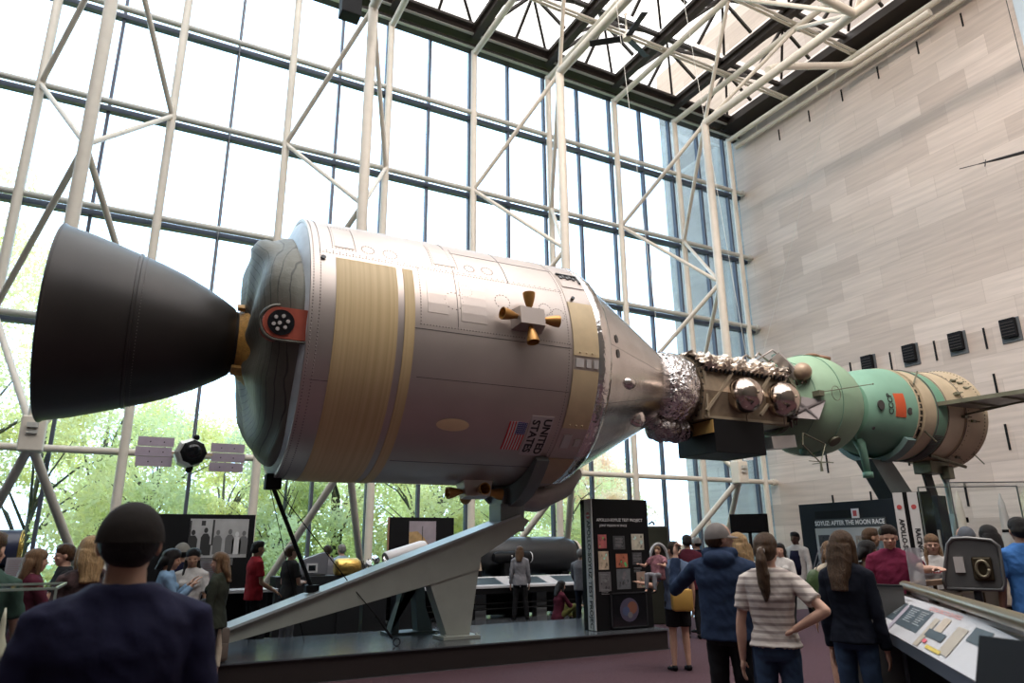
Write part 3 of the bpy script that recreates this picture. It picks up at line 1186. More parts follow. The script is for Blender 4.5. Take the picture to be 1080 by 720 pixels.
# main body: tan plated hexagon with foil mass over it
bm = NB()
sec = [(-0.62, 0.34), (-0.72, -0.1), (-0.60, -0.64), (0.60, -0.64), (0.72, -0.1), (0.62, 0.34), (0.3, 0.66), (-0.3, 0.66)]
ra = [bm.verts.new((7.58, y, z)) for y, z in sec]
rb = [bm.verts.new((9.78, y, z)) for y, z in sec]
bm.faces.new(ra)
bm.faces.new(list(reversed(rb)))
for k in range(8):
    bm.faces.new((ra[k], ra[(k + 1) % 8], rb[(k + 1) % 8], rb[k]))
bmesh.ops.recalc_face_normals(bm, faces=bm.faces)
link('body', bm, M_tanm, dm)
bm = NB()
for (a, b) in (((7.62, -0.66, 0.34), (9.78, -0.66, 0.34)), ((7.62, -0.64, -0.60), (9.78, -0.64, -0.60)), ((7.62, -0.70, -0.50), (8.35, -0.70, 0.30)), ((9.78, -0.70, 0.3), (8.95, -0.74, -0.5)), ((8.6, -0.74, -0.5), (9.3, -0.74, 0.3)), ((7.66, -0.68, 0.34), (7.66, -0.68, -0.6))):
    bar(bm, a, b, 0.05, 0.05)
link('strut', bm, M_tanm2, dm)
bm = NB()
nx, ntp = 44, 26
rows = []
rg = random.Random(11)
for i in range(nx + 1):
    s = 7.56 + 2.36 * i / nx
    row = []
    for j in range(ntp + 1):
        th = -2 + 184 * j / ntp
        rr = 0.77 + 0.085 * math.sin(i * 1.3 + j * 0.9) * math.sin(j * 1.7 + i * 0.5) + rg.uniform(-0.035, 0.045)
        if j in (0, ntp):
            rr = 0.70
        rr *= 1.0 - 0.06 * (i > nx - 6)
        p = cp(s + rg.uniform(-0.015, 0.015), th, rr)
        p.z = p.z * 0.95 + 0.34 * (1 - math.sin(R(max(0, min(180, th)))) )
        row.append(bm.verts.new(p))
    rows.append(row)
for i in range(nx):
    for j in range(ntp):
        bm.faces.new((rows[i][j], rows[i][j + 1], rows[i + 1][j + 1], rows[i + 1][j]))
bmesh.ops.recalc_face_normals(bm, faces=bm.faces)
link('foil_blanket', bm, M_goldfoil, dm)
bm = NB()
for k in range(18):
    s = 7.66 + 0.12 * k
    box(bm, s, s + 0.05, -0.735, -0.70, 0.27, 0.36)
link('hem_strap', bm, M_black, dm)['kind'] = 'stuff'
for s in (8.52, 9.52):
    bm = NB()
    sphere(bm, (s, -0.80, -0.15), 0.355, 40)
    tk = link('gas_tank', bm, M_steelball, dm, True)
    bm = NB()
    sphere(bm, (s, -1.15, -0.15), 0.03, 10)
    tube(bm, [(s, -0.8, -0.5), (s + 0.1, -0.7, -0.62)], 0.015, 8)
    link('tank_fitting', bm, M_tanm2, tk, True)
# clutter at the far end
bm = NB()
rg = random.Random(5)
for k in range(60):
    s = rg.uniform(9.55, 10.15)
    th = rg.uniform(-60, 140)
    r0 = rg.uniform(0.6, 0.85)
    a = cp(s, th, r0)
    b = cp(s + rg.uniform(-0.25, 0.25), th + rg.uniform(-25, 25), r0 + rg.uniform(-0.1, 0.15))
    tube(bm, [a, (a + b) / 2 + Vector((0, 0, rg.uniform(-0.05, 0.08))), b], rg.uniform(0.01, 0.028), 6)
link('cable_bundle', bm, mat('brown_cable', (0.10, 0.075, 0.055), 0.5, 0.2, var=0.5, vscale=8), dm, True)
bm = NB()
revolve(bm, [(9.78, 0.3), (9.78, 0.62), (9.95, 0.66), (10.05, 0.55), (10.20, 0.52)], 40)
link('docking_collar', bm, mat('dark_collar', (0.07, 0.06, 0.055), 0.4, 0.5), dm, 'auto')
bm = NB()
for (a, b, c, d) in (((10.0, -0.55, 0.05), (10.55, -0.98, -0.12), (10.32, -0.95, -0.52), (9.9, -0.6, -0.45)),):
    vs = [Vector(v) for v in (a, b, c, d)]
    nn = (vs[1] - vs[0]).cross(vs[3] - vs[0]).normalized() * 0.02
    lo = [bm.verts.new(v) for v in vs]
    hi = [bm.verts.new(v + nn) for v in vs]
    bm.faces.new(hi); bm.faces.new(list(reversed(lo)))
    for k in range(4):
        bm.faces.new((lo[k], lo[(k + 1) % 4], hi[(k + 1) % 4], hi[k]))
    cen = sum(vs, Vector()) / 4
    for v in vs:
        bar(bm, v, cen - nn * 2, 0.02, 0.03)
bmesh.ops.recalc_face_normals(bm, faces=bm.faces)
link('guide_petal', bm, mat('mauve_grey_plate', (0.26, 0.23, 0.23), 0.45, 0.3), dm)
bm = NB()
obox(bm, (9.95, -0.62, 0.62), Vector((0.6, -0.25, -0.75)).normalized(), Vector((0.2, -0.9, 0.4)).normalized(), Vector((0.77, 0.35, 0.5)).normalized(), 0.32, 0.11, 0.03)
link('guide_plate', bm, mat('pale_steel_plate', (0.45, 0.44, 0.44), 0.35, 0.7), dm)
bm = NB()
obox(bm, (9.7, -0.35, -0.95), Vector((1, 0, 0.1)).normalized(), Vector((0, 1, 0)), Vector((-0.1, 0, 1)).normalized(), 0.33, 0.22, 0.12)
link('guide_plate', bm, mat('pale_steel_plate', (0.45, 0.44, 0.44), 0.35, 0.7), dm)
bm = NB()
for (a, b, c) in (((9.55, -0.2, 0.80), (9.8, -0.45, 1.0), (10.1, -0.5, 0.78)), ((9.45, -0.3, 0.85), (9.75, -0.1, 1.02), (10.05, -0.1, 0.85)), ((9.3, 0, 0.85), (9.6, 0.1, 1.0), (9.9, 0.1, 0.85))):
    tube(bm, [a, b, c], 0.022, 8)
tube(bm, [(8.3, 0.1, 0.78), (8.3, 0.1, 0.92)], 0.05, 10)
sphere(bm, (8.9, 0.25, 0.85), 0.13, 12, (1, 1, 0.6))
link('handrail', bm, M_smpan, dm, True)
# black box slung below
bx = NB()
box(bx, 7.75, 9.02, -0.72, 0.35, -1.27, -0.64, 0.008)
eb = link('black_equipment_box', bx, M_black, dm, label='matt black box slung below')
bm = NB()
box(bm, 7.735, 7.75, -0.71, 0.34, -0.90, -0.66)
link('amber_label', bm, mat('amber_sheet', (0.48, 0.30, 0.10), 0.45), eb)

# ------------------------------------------------------------------ green spacecraft
M_gr = mat('sea_green_fabric', (0.30, 0.455, 0.31), 0.62, var=0.06, vscale=2, bump=0.05, bscale=60)
M_gr2 = mat('deep_sea_green_fabric', (0.15, 0.29, 0.22), 0.62, var=0.06, vscale=2)
M_cr = mat('cream_service_skin', (0.50, 0.41, 0.28), 0.5, var=0.08, vscale=3)
M_olive = mat('aged_olive_metal', (0.16, 0.16, 0.11), 0.5, 0.3, var=0.2)
sz = thing('spacecraft', 'green three-part spacecraft with a cream rear module and side wing, near the marble wall', 'spacecraft', AX, -0.024)
bm = NB()
pr = [(10.02, 0.40), (10.05, 0.62)]
for k in range(26):
    a = R(142 - 118 * k / 25)
    pr.append((11.14 + 1.13 * math.cos(a) * 1.06, 1.10 * math.sin(a) * 1.0))
pr += [(12.22, 0.50), (12.25, 0.42)]
revolve(bm, pr, 96)
om = link('orbital_module', bm, M_gr, sz, 'auto')
for s_, r_o in ((10.42, 0.885), (10.95, 1.100)):
    bm = NB()
    for k in range(72):
        a0, a1 = 5 * k, 5 * k + 5
        tube(bm, [cp(s_, a0, r_o), cp(s_, a1, r_o)], 0.007, 5, caps=False)
    link('seam_ring', bm, M_gr2, om)
bm = NB()
revolve(bm, [(9.98, 0.42), (9.98, 0.72), (10.06, 0.74), (10.10, 0.66)], 48)
for k in range(24):
    sphere(bm, cp(9.99, 15 * k, 0.58), 0.04, 8)
link('docking_ring', bm, M_olive, om, 'auto')
bm = NB()
sphere(bm, (10.22, -0.78, 0.50), 0.19, 28)
link('beacon_ball', bm, mat('tan_ball', (0.45, 0.33, 0.23), 0.4, 0.2, var=0.1), om, True)
bm = NB()
tube(bm, [(10.20, -0.70, 0.42), (10.42, -0.80, 0.42)], 0.05, 10)
link('beacon_mount', bm, M_gr2, om, True)
# antennae
bm = NB()
base = Vector((10.42, -0.92, 0.02))
box(bm, 10.36, 10.50, -1.02, -0.84, -0.03, 0.08)
tube(bm, [(10.5, -1.0, 0.06), (11.55, -1.38, 0.24)], 0.010, 6)
sphere(bm, (11.55, -1.38, 0.24), 0.018, 8)
for k in range(20):
    a0, a1 = 2 * PI * k / 20, 2 * PI * (k + 1) / 20
    c = Vector((10.75, -1.08, 0.03))
    tube(bm, [c + Vector((0.13 * math.cos(a0), -0.02, 0.15 * math.sin(a0))), c + Vector((0.13 * math.cos(a1), -0.02, 0.15 * math.sin(a1)))], 0.007, 5, caps=False)
link('whip_antenna', bm, M_olive, om)
bm = NB()
for (s, th, rx) in ((11.02, -52, 0.13),):
    c0 = cp(s, th, 1.09)
    er = cp(0, th, 1)
    tube(bm, [c0, c0 + er * 0.05], 0.13, 24)
    tube(bm, [c0 + er * 0.05, c0 + er * 0.052], 0.09, 24)
link('porthole', bm, M_olive, om, 'auto')
bm = NB()
c0 = cp(11.1, -80, 1.07)
tube(bm, [c0, c0 + cp(0, -80, 0.05)], 0.16, 24)
sphere(bm, cp(10.7, -82, 1.05), 0.09, 12)
link('periscope', bm, M_gr2, om, 'auto')
bm = NB()
c1 = Vector((10.05, -0.75, -0.78))
fr = [c1, c1 + Vector((-0.28, -0.2, -0.28)), c1 + Vector((0.10, -0.25, -0.62)), c1 + Vector((0.42, -0.15, -0.22)), c1]
tube(bm, fr, 0.015, 6)
tube(bm, [fr[2] + Vector((-0.30, 0.02, 0.03)), fr[2] + Vector((0.34, -0.02, 0.02))], 0.009, 6)
tube(bm, [fr[2] + Vector((0, -0.2, 0.0)), fr[2] + Vector((0, 0.2, 0.0))], 0.009, 6)
tube(bm, [fr[2], fr[2] + Vector((0, 0, -0.16))], [0.02, 0.03], 8)
link('rendezvous_antenna', bm, M_olive, om)
bm = NB()
sphere(bm, (11.2, -0.25, 1.07), 0.16, 16, (1.3, 0.9, 0.35))
tube(bm, [(11.35, -0.3, 1.07), (11.6, -0.4, 1.02)], 0.05, 8)
link('top_periscope', bm, mat('rusty_plate', (0.30, 0.17, 0.11), 0.5), om, True)
bm = NB()
for k in range(5):
    tube(bm, [(10.15 + 0.04 * k, -0.1, 0.85), (10.12 + 0.06 * k, -0.15, 1.0 + 0.03 * (k % 2))], 0.025, 6)
link('valve_cluster', bm, M_gr2, om)
# descent module (headlight shape)
bm = NB()
pr = [(12.20, 0.55), (12.22, 0.72), (12.30, 0.80), (12.45, 0.865), (12.75, 0.94), (13.05, 1.0), (13.30, 1.035), (13.42, 1.05), (13.44, 1.0)]
revolve(bm, pr, 96)
ds = link('descent_module', bm, mat('teal_green_fabric', (0.205, 0.39, 0.29), 0.6, var=0.06, vscale=2), sz, 'auto')
bm = NB()
for (s, th) in ((12.42, -2.5), (13.18, -8)):
    c0 = cp(s, th, 0.86 if s < 13 else 1.01)
    er = cp(0, th, 1)
    tube(bm, [c0, c0 + er * (0.03 if s < 13 else 0.015)], 0.105 if s < 13 else 0.08, 24)
tube(bm, [cp(12.35, -38, 0.83), cp(12.35, -38, 0.85)], 0.04, 12)
link('porthole', bm, mat('dark_port_cover', (0.05, 0.045, 0.045), 0.4), ds, 'auto')


def dr(s):
    return 0.94 + (s - 12.75) * 0.2


bm = NB()
patch(bm, 12.80, 13.06, 14.5, -16.5, dr(12.8), 0.012, 1, 8, slope=0.2)
link('flag_decal', bm, mat('soviet_red', (0.62, 0.10, 0.03), 0.5), ds)
bmt = text_bm('CCCP', 0.17, 0.004)
for v in bmt.verts:
    s_ = 12.675 - v.co.y
    v.co = cp(s_, 0.0 + math.degrees(v.co.x * 1.05 / dr(s_)), dr(s_) + 0.014)
link('lettering', bmt, M_let, ds)
# legs/thruster pylon below
bm = NB()
tube(bm, [(12.35, -0.25, -0.72), (12.38, -0.30, -1.0), (12.40, -0.32, -1.45)], [0.13, 0.085, 0.075], 14)
tube(bm, [(12.40, -0.32, -1.43), (12.40, -0.32, -1.55)], 0.11, 14)
tube(bm, [(12.15, -0.3, -0.55), (12.35, -0.2, -0.85), (12.7, -0.1, -0.95)], 0.05, 8)
link('periscope_pylon', bm, mat('green_painted_pylon', (0.16, 0.33, 0.25), 0.5), ds, True)
# service module
bm = NB()
revolve(bm, [(13.40, 0.98), (13.44, 1.0), (13.46, 0.99), (13.70, 0.99)], 72)
svc = link('equipment_ring', bm, mat('dark_equipment_band', (0.03, 0.035, 0.03), 0.5), sz, 'auto')
bm = NB()
rg = random.Random(3)
for k in range(90):
    th = 4 * k
    s = 13.46 + rg.uniform(0, 0.16)
    obox(bm, cp(s, th, 1.0), (1, 0, 0), cp(0, th + 90, 1), cp(0, th, 1), rg.uniform(0.02, 0.05), rg.uniform(0.015, 0.03), 0.03)
link('ring_fittings', bm, M_cr, svc)['kind'] = 'stuff'
bm = NB()
for s0_, s1_ in ((13.42, 13.46), (13.64, 13.70)):
    revolve(bm, [(s0_, 1.0), (s0_, 1.06), (s1_, 1.06), (s1_, 1.0)], 72)
link('ring_flange', bm, M_cr, svc, 'auto')
bm = NB()
revolve(bm, [(13.70, 0.98), (13.70, 1.045), (14.05, 1.06), (14.05, 1.0)], 96)
link('instrument_section', bm, M_cr, sz, 'auto')
bm = NB()
revolve(bm, [(14.05, 1.0), (14.05, 1.065), (14.42, 1.075), (14.42, 1.0)], 96)
rdg = link('radiator_band', bm, mat('green_radiator', (0.14, 0.32, 0.22), 0.5, var=0.08), sz, 'auto')
bm = NB()
for k in range(26):
    th = -90 + 2.2 * k
    patch(bm, 14.09, 14.38, th, th + 1.0, 1.07, 0.02, 1, 1)
link('radiator_grille', bm, M_seam, rdg)['kind'] = 'stuff'
bm = NB()
revolve(bm, [(14.42, 1.0), (14.43, 1.085), (14.46, 1.085), (14.50, 1.075), (15.00, 1.10), (15.01, 1.125), (15.04, 1.125), (15.05, 1.11), (15.30, 1.14), (15.66, 1.21), (15.70, 1.22), (15.72, 1.19), (15.6, 0.3)], 96)
sv = link('propulsion_section', bm, M_cr, sz, 'auto')
bm = NB()
for k in range(50):
    th = -100 + 4 * k
    sphere(bm, cp(15.60, th, 1.195), 0.018, 6)
for k in range(30):
    th = -90 + 6 * k
    sphere(bm, cp(15.12, th, 1.125), 0.012, 6)
link('bolt_row', bm, M_olive, sv)['kind'] = 'stuff'
for s0_ in (14.06, 14.44, 15.03):
    bm = NB()
    for k in range(72):
        tube(bm, [cp(s0_, 5 * k, 1.082 if s0_ < 15 else 1.125), cp(s0_, 5 * k + 5, 1.082 if s0_ < 15 else 1.125)], 0.012, 5, caps=False)
    link('seam_ring', bm, M_seam, sv)
bm = NB()
for (s, th) in ((15.2, 42), (15.35, 38), (14.95, -8), (15.25, -12), (15.4, 30), (15.3, -60), (14.9, 20)):
    c0 = cp(s, th, 1.13)
    er = cp(0, th, 1)
    obox(bm, c0, (1, 0, 0), cp(0, th + 90, 1), er, 0.07, 0.03, 0.05)
    tube(bm, [c0, c0 + Vector((0.1, 0, 0)) + er * 0.1], 0.014, 6)
tube(bm, [cp(13.7, -30, 1.06), cp(13.95, -38, 1.25)], 0.02, 6)
tube(bm, [cp(13.6, 30, 1.06), cp(13.9, 45, 1.22)], 0.02, 6)
tube(bm, [cp(15.6, -50, 1.2), cp(15.7, -52, 1.5)], 0.014, 6)
link('attitude_thruster', bm, M_olive, sv)
# bracket hardware below
bm = NB()
box(bm, 14.6, 15.3, -0.35, 0.1, -1.36, -1.08, 0.02)
box(bm, 15.0, 15.2, -0.5, -0.3, -1.5, -1.2, 0.02)
tube(bm, [(14.4, -0.5, -1.0), (15.5, -0.6, -1.22)], 0.04, 8)
link('lower_bracket', bm, M_olive, sv)
# wing
bm = NB()
W0, W1 = Vector((14.10, -1.06, 0.05)), Vector((15.55, -1.10, 0.05))
bw = [(14.10, -1.07, 0.06), (15.50, -1.12, 0.06), (15.6, -4.6, 0.06), (14.75, -4.6, 0.06)]
lo = [bm.verts.new(Vector(v)) for v in bw]
hi = [bm.verts.new(Vector(v) + Vector((0, 0, 0.035))) for v in bw]
bm.faces.new(hi); bm.faces.new(list(reversed(lo)))
for k in range(4):
    bm.faces.new((lo[k], lo[(k + 1) % 4], hi[(k + 1) % 4], hi[k]))
bmesh.ops.recalc_face_normals(bm, faces=bm.faces)
wg = link('solar_wing', bm, mat('dull_olive_panel', (0.24, 0.235, 0.20), 0.45, 0.1, var=0.1), sz)
bm = NB()
bar(bm, (14.10, -1.07, 0.08), (14.75, -4.6, 0.08), 0.03, 0.09)
bar(bm, (15.50, -1.12, 0.08), (15.6, -4.6, 0.08), 0.03, 0.08)
for k in range(5):
    y = -1.6 - 0.7 * k
    bar(bm, (14.2 + 0.13 * k, y, 0.04), (15.55, y, 0.04), 0.02, 0.05)
bar(bm, (15.0, -1.1, -0.1), (15.3, -2.6, 0.05), 0.025, 0.04)
link('wing_frame', bm, M_olive, wg)

# ------------------------------------------------------------------ stands
def extrude_poly(bm, pts, y0, y1, mi=0):
    """polygon in x-z, extruded along y"""
    a = [bm.verts.new((x, y0, z)) for x, z in pts]
    b = [bm.verts.new((x, y1, z)) for x, z in pts]
    fs = [bm.faces.new(a), bm.faces.new(list(reversed(b)))]
    for k in range(len(pts)):
        k2 = (k + 1) % len(pts)
        fs.append(bm.faces.new((a[k], a[k2], b[k2], b[k])))
    for f in fs:
        f.material_index = mi
    bmesh.ops.recalc_face_normals(bm, faces=fs)


SX = 4.6
st = thing('support_stand', 'big sage-grey inclined steel stand on the platform carrying the silver spacecraft', 'stand', (SX, 10.6, PZ))
bm = NB()
extrude_poly(bm, [(x - SX, z - PZ) for x, z in ((0.72, 0.30), (0.60, 0.36), (5.66, 2.10), (5.86, 2.02), (5.72, 1.88), (4.98, 1.46), (4.95, 1.28), (4.15, 1.08))], -0.27, 0.22)
link('beam', bm, M_stand, st)
bm = NB()
bar(bm, (0.60 - SX, -0.025, 0.065), (5.66 - SX, -0.025, 1.80), 0.62, 0.035)
link('beam_flange', bm, mat('lit_blue_grey_flange', (0.42, 0.46, 0.47), 0.35), st)  # paler and bluer than the stand: light on the beam's top face painted in
bm = NB()
extrude_poly(bm, [(4.15 - SX, 0.78), (4.95 - SX, 0.98), (4.80 - SX, 0.03), (4.44 - SX, 0.03)], -0.25, 0.0)
fl = link('leg', bm, M_stand, st)
bm = NB()
box(bm, 4.33 - SX, 4.93 - SX, -0.36, 0.08, 0.0, 0.05, 0.006)
for a, b in ((4.38, -0.31), (4.88, -0.31), (4.38, 0.03), (4.88, 0.03)):
    tube(bm, [(a - SX, b, 0.05), (a - SX, b, 0.075)], 0.02, 8)
link('base_plate', bm, M_stand, fl)
bm = NB()
extrude_poly(bm, [(4.18 - SX, 0.85), (4.42 - SX, 0.85), (4.46 - SX, 0.40), (4.60 - SX, 0.03), (4.34 - SX, 0.03), (4.28 - SX, 0.62), (4.05 - SX, 0.62), (4.02 - SX, 0.03), (3.88 - SX, 0.03)], 0.7, 0.95)
bar(bm, (4.25 - SX, 0.15, 0.85), (4.25 - SX, 0.8, 0.78), 0.25, 0.16)
rl = link('leg', bm, M_standd, st, label='dark teal rear leg')
bm = NB()
box(bm, 3.83 - SX, 4.66 - SX, 0.62, 1.03, 0.0, 0.04)
link('base_plate', bm, M_standd, rl)
bm = NB()
box(bm, 5.34 - SX, 5.78 - SX, -0.24, 0.18, 1.55, 1.98, 0.01)
for k in range(3):
    box(bm, 5.36 + 0.13 * k - SX, 5.40 + 0.13 * k - SX, -0.25, 0.2, 1.98, 2.20)
link('bearing_block', bm, mat('steel_grey_paint', (0.23, 0.26, 0.26), 0.45), st)
bm = NB()
ox = Vector((1.803 - SX, 10.657 - 10.6, 4.532 - PZ))
for k in range(40):
    t0, t1 = R(-54 - 74 * k / 40), R(-54 - 74 * (k + 1) / 40)
    c_, s_ = math.cos(R(-0.024 * 57.3)), math.sin(R(-1.375))

    def P3(s, t, r):
        x, y, z = s, -r * math.cos(t), r * math.sin(t)
        return Vector((x * math.cos(-0.024) - y * math.sin(-0.024), x * math.sin(-0.024) + y * math.cos(-0.024), z)) + ox
    w0_, w1_ = 0.08 + 0.26 * math.sin(PI * k / 40), 0.08 + 0.26 * math.sin(PI * (k + 1) / 40)
    q = [P3(3.68, t0, 1.975), P3(3.90, t0, 1.975), P3(3.90, t1, 1.975), P3(3.68, t1, 1.975)]
    g = [P3(3.68, t0, 1.975 + w0_), P3(3.90, t0, 1.975 + w0_), P3(3.90, t1, 1.975 + w1_), P3(3.68, t1, 1.975 + w1_)]
    va = [bm.verts.new(v) for v in q]
    vb = [bm.verts.new(v) for v in g]
    bm.faces.new(va); bm.faces.new(list(reversed(vb)))
    for i in range(4):
        bm.faces.new((va[i], va[(i + 1) % 4], vb[(i + 1) % 4], vb[i]))
bmesh.ops.remove_doubles(bm, verts=bm.verts, dist=0.002)
bmesh.ops.recalc_face_normals(bm, faces=bm.faces)
link('saddle', bm, mat('dark_sage_saddle', (0.14, 0.155, 0.15), 0.45), st)
bm = NB()
extrude_poly(bm, [(5.36 - SX, 1.98), (5.78 - SX, 1.98), (5.78 - SX, 2.30), (5.40 - SX, 2.22)], -0.2, 0.15)
extrude_poly(bm, [(5.78 - SX, 1.98), (5.40 - SX, 1.98), (4.98 - SX, 2.36), (5.38 - SX, 2.42)], 0.16, 0.26)
link('yoke', bm, mat('dark_sage_saddle', (0.14, 0.155, 0.15), 0.45), st)
bm = NB()
tube(bm, [(1.80 - SX, 0.0, 2.20), (2.44 - SX, -0.05, 0.80)], 0.030, 10)
box(bm, 1.70 - SX, 1.92 - SX, -0.1, 0.1, 2.12, 2.34, 0.02)
box(bm, 2.36 - SX, 2.54 - SX, -0.12, 0.06, 0.72, 0.82, 0.01)
link('tension_rod', bm, M_black, st)
bm = NB()
tube(bm, [(1.85 - SX, -0.05, 2.15), (3.0 - SX, -0.25, 0.75), (3.30 - SX, -0.42, 0.38)], 0.008, 6)
tube(bm, [(3.28 - SX, -0.41, 0.40), (3.50 - SX, -0.52, 0.10)], 0.018, 8)
tube(bm, [(1.78 - SX, 0.0, 2.15), (2.5 - SX, 0.4, 0.02)], 0.006, 6)
for k in range(12):
    a0, a1 = 2 * PI * k / 12, 2 * PI * (k + 1) / 12
    c = Vector((3.55 - SX, -0.55, 0.055))
    tube(bm, [c + Vector((0.05 * math.cos(a0), 0, 0.05 * math.sin(a0))), c + Vector((0.05 * math.cos(a1), 0, 0.05 * math.sin(a1)))], 0.01, 5, caps=False)
link('stay_cable', bm, M_black, st)

# stand of the green spacecraft
GX, GY = 15.6, 10.3
gs = thing('support_stand', 'dark teal inclined stand under the green spacecraft behind the display wall', 'stand', (GX, GY, 0))
bm = NB()
extrude_poly(bm, [(14.55 - GX, 3.42), (15.25 - GX, 3.42), (17.5 - GX, 0.7), (17.5 - GX, 0.1), (16.9 - GX, 0.1)], -0.15, 0.25)
box(bm, 16.6 - GX, 18.0 - GX, -0.4, 0.5, 0, 0.1)
link('beam', bm, M_standd, gs)
bm = NB()
for k in range(12):
    t0, t1 = R(-40 - 100 * k / 12), R(-40 - 100 * (k + 1) / 12)

    def P4(s, t, r):
        x, y, z = s, -r * math.cos(t), r * math.sin(t)
        return Vector((x * math.cos(-0.024) - y * math.sin(-0.024) + 1.803 - GX, x * math.sin(-0.024) + y * math.cos(-0.024) + 10.657 - GY, z + 4.532))
    va = [bm.verts.new(P4(s, t, 1.065)) for s, t in ((13.1, t0), (13.40, t0), (13.40, t1), (13.1, t1))]
    vb = [bm.verts.new(P4(s, t, 1.18)) for s, t in ((13.1, t0), (13.40, t0), (13.40, t1), (13.1, t1))]
    bm.faces.new(va); bm.faces.new(list(reversed(vb)))
    for i in range(4):
        bm.faces.new((va[i], va[(i + 1) % 4], vb[(i + 1) % 4], vb[i]))
bmesh.ops.remove_doubles(bm, verts=bm.verts, dist=0.002)
bmesh.ops.recalc_face_normals(bm, faces=bm.faces)
link('saddle', bm, mat('grey_teal_saddle', (0.13, 0.20, 0.19), 0.5), gs)
bm = NB()
tube(bm, [(16.95 - GX, -0.2, 3.25), (17.1 - GX, -0.2, 2.95), (17.12 - GX, -0.2, 2.2)], 0.05, 10)
tube(bm, [(17.35 - GX, -0.2, 3.25), (17.1 - GX, -0.2, 2.95)], 0.05, 10)
extrude_poly(bm, [(16.85 - GX, 1.75), (17.05 - GX, 2.25), (17.2 - GX, 2.25), (17.45 - GX, 1.8), (17.3 - GX, 1.6)], -0.3, -0.1)
link('fork_strut', bm, mat('pale_teal_strut', (0.24, 0.33, 0.34), 0.45), gs)
bm = NB()
extrude_poly(bm, [(16.45 - GX, 3.2), (16.75 - GX, 3.2), (16.95 - GX, 2.35), (16.65 - GX, 2.35)], -0.1, -0.04)
link('plate', bm, M_dgrey, gs)

# ------------------------------------------------------------------ information pillars
M_txt = mat('white_print', (0.75, 0.75, 0.75), 0.6)
M_stripe = mat('pale_grey_stripe', (0.62, 0.61, 0.60), 0.5)
PHC = [(0.45, 0.12, 0.12), (0.06, 0.065, 0.07), (0.55, 0.52, 0.42), (0.62, 0.50, 0.36), (0.42, 0.14, 0.08), (0.05, 0.05, 0.055), (0.12, 0.13, 0.14), (0.14, 0.135, 0.14), (0.35, 0.25, 0.20)]


def photo(nm, parent, org, ax, ay, w_, h_, col, seed, mats_=None):
    """printed picture: a panel with irregular printed patches"""
    rg = random.Random(seed)
    org, ax, ay = Vector(org), Vector(ax).normalized(), Vector(ay).normalized()
    nn = ax.cross(ay)
    bm = NB()
    obox(bm, org + nn * 0.002, ax, ay, nn, w_ / 2, h_ / 2, 0.002, 0)
    for k in range(9):
        cx, cy = rg.uniform(-0.34, 0.34) * w_, rg.uniform(-0.36, 0.36) * h_
        rr = rg.uniform(0.05, 0.15) * min(w_, h_)
        vs = [bm.verts.new(org + nn * (0.0045 + 0.0004 * k) + ax * (cx + rr * rg.uniform(0.6, 1.2) * math.cos(a)) + ay * (cy + rr * rg.uniform(0.7, 1.4) * math.sin(a))) for a in [2 * PI * j / 9 for j in range(9)]]
        f = bm.faces.new(vs)
        f.material_index = 1 + k % 3
    ms = [mat('print_%d' % seed, col, 0.5, var=0.25, vscale=9)] + [mat('print_%d_%d' % (seed, q), tuple(min(1, c * g) for c in (col if q != 1 else (col[2], col[0], col[1]))), 0.5, var=0.3, vscale=14) for q, g in ((0, 0.35), (1, 1.3), (2, 0.7))]
    return link(nm, bm, mats_ or ms, parent)


X0, X1, Y0, Y1, ZT = 6.86, 8.02, 9.99, 10.34, 2.37
ip = thing('information_pillar', 'tall black information pillar lettered APOLLO SOYUZ TEST PROJECT standing on the platform end', 'information pillar', ((X0 + X1) / 2, (Y0 + Y1) / 2, PZ))
cx_, cy_ = (X0 + X1) / 2, (Y0 + Y1) / 2
hx, hy = (X1 - X0) / 2, (Y1 - Y0) / 2
bm = NB()
box(bm, -hx, hx, -hy, hy, 0, ZT - PZ, 0.004)
link('cabinet', bm, M_black, ip)
bm = NB()
box(bm, -hx - 0.012, -hx, -hy + 0.0, -hy + 0.21, 0.01, ZT - PZ - 0.01)
sp_ = link('stripe', bm, M_stripe, ip)
add_text('lettering', 'APOLLO-SOYUZ TEST PROJECT', 0.125, M_let, sp_, (-hx - 0.013, -hy + 0.105, 0.84), (0, 0, -1), (0, -1, 0), 0.003)
bm = NB()
c = Vector((-hx - 0.016, -hy + 0.105, 1.80))
vs = [bm.verts.new(c + Vector((0, 0.055 * math.cos(2 * PI * k / 20), 0.055 * math.sin(2 * PI * k / 20)))) for k in range(20)]
bm.faces.new(vs)
box(bm, c.x - 0.004, c.x - 0.001, c.y - 0.05, c.y + 0.05, c.z - 0.012, c.z + 0.012, mi=1)
link('round_emblem', bm, [mat('emblem_red', (0.5, 0.08, 0.08), 0.5), M_whitep], sp_)
add_text('title', 'APOLLO-SOYUZ TEST PROJECT', 0.068, M_txt, ip, (-0.02, -hy - 0.001, 1.725), (1, 0, 0), (0, 0, 1), 0.0005)
add_text('subtitle', 'JOINT MISSION IN SPACE', 0.050, M_txt, ip, (-0.16, -hy - 0.001, 1.635), (1, 0, 0), (0, 0, 1), 0.0)
k = 0
for (u, z, a, b) in ((-0.40, 1.38, 0.17, 0.22), (-0.06, 1.36, 0.24, 0.22), (0.33, 1.37, 0.26, 0.26), (-0.39, 1.08, 0.20, 0.29), (-0.02, 1.07, 0.24, 0.22), (0.30, 1.10, 0.2, 0.2), (0.0, 0.78, 0.28, 0.32), (-0.38, 0.75, 0.24, 0.3), (0.36, 0.76, 0.18, 0.26)):
    photo('printed_picture', ip, (u, -hy - 0.001, z), (1, 0, 0), (0, 0, 1), a, b, PHC[k], 20 + k)
    k += 1
bm = NB()
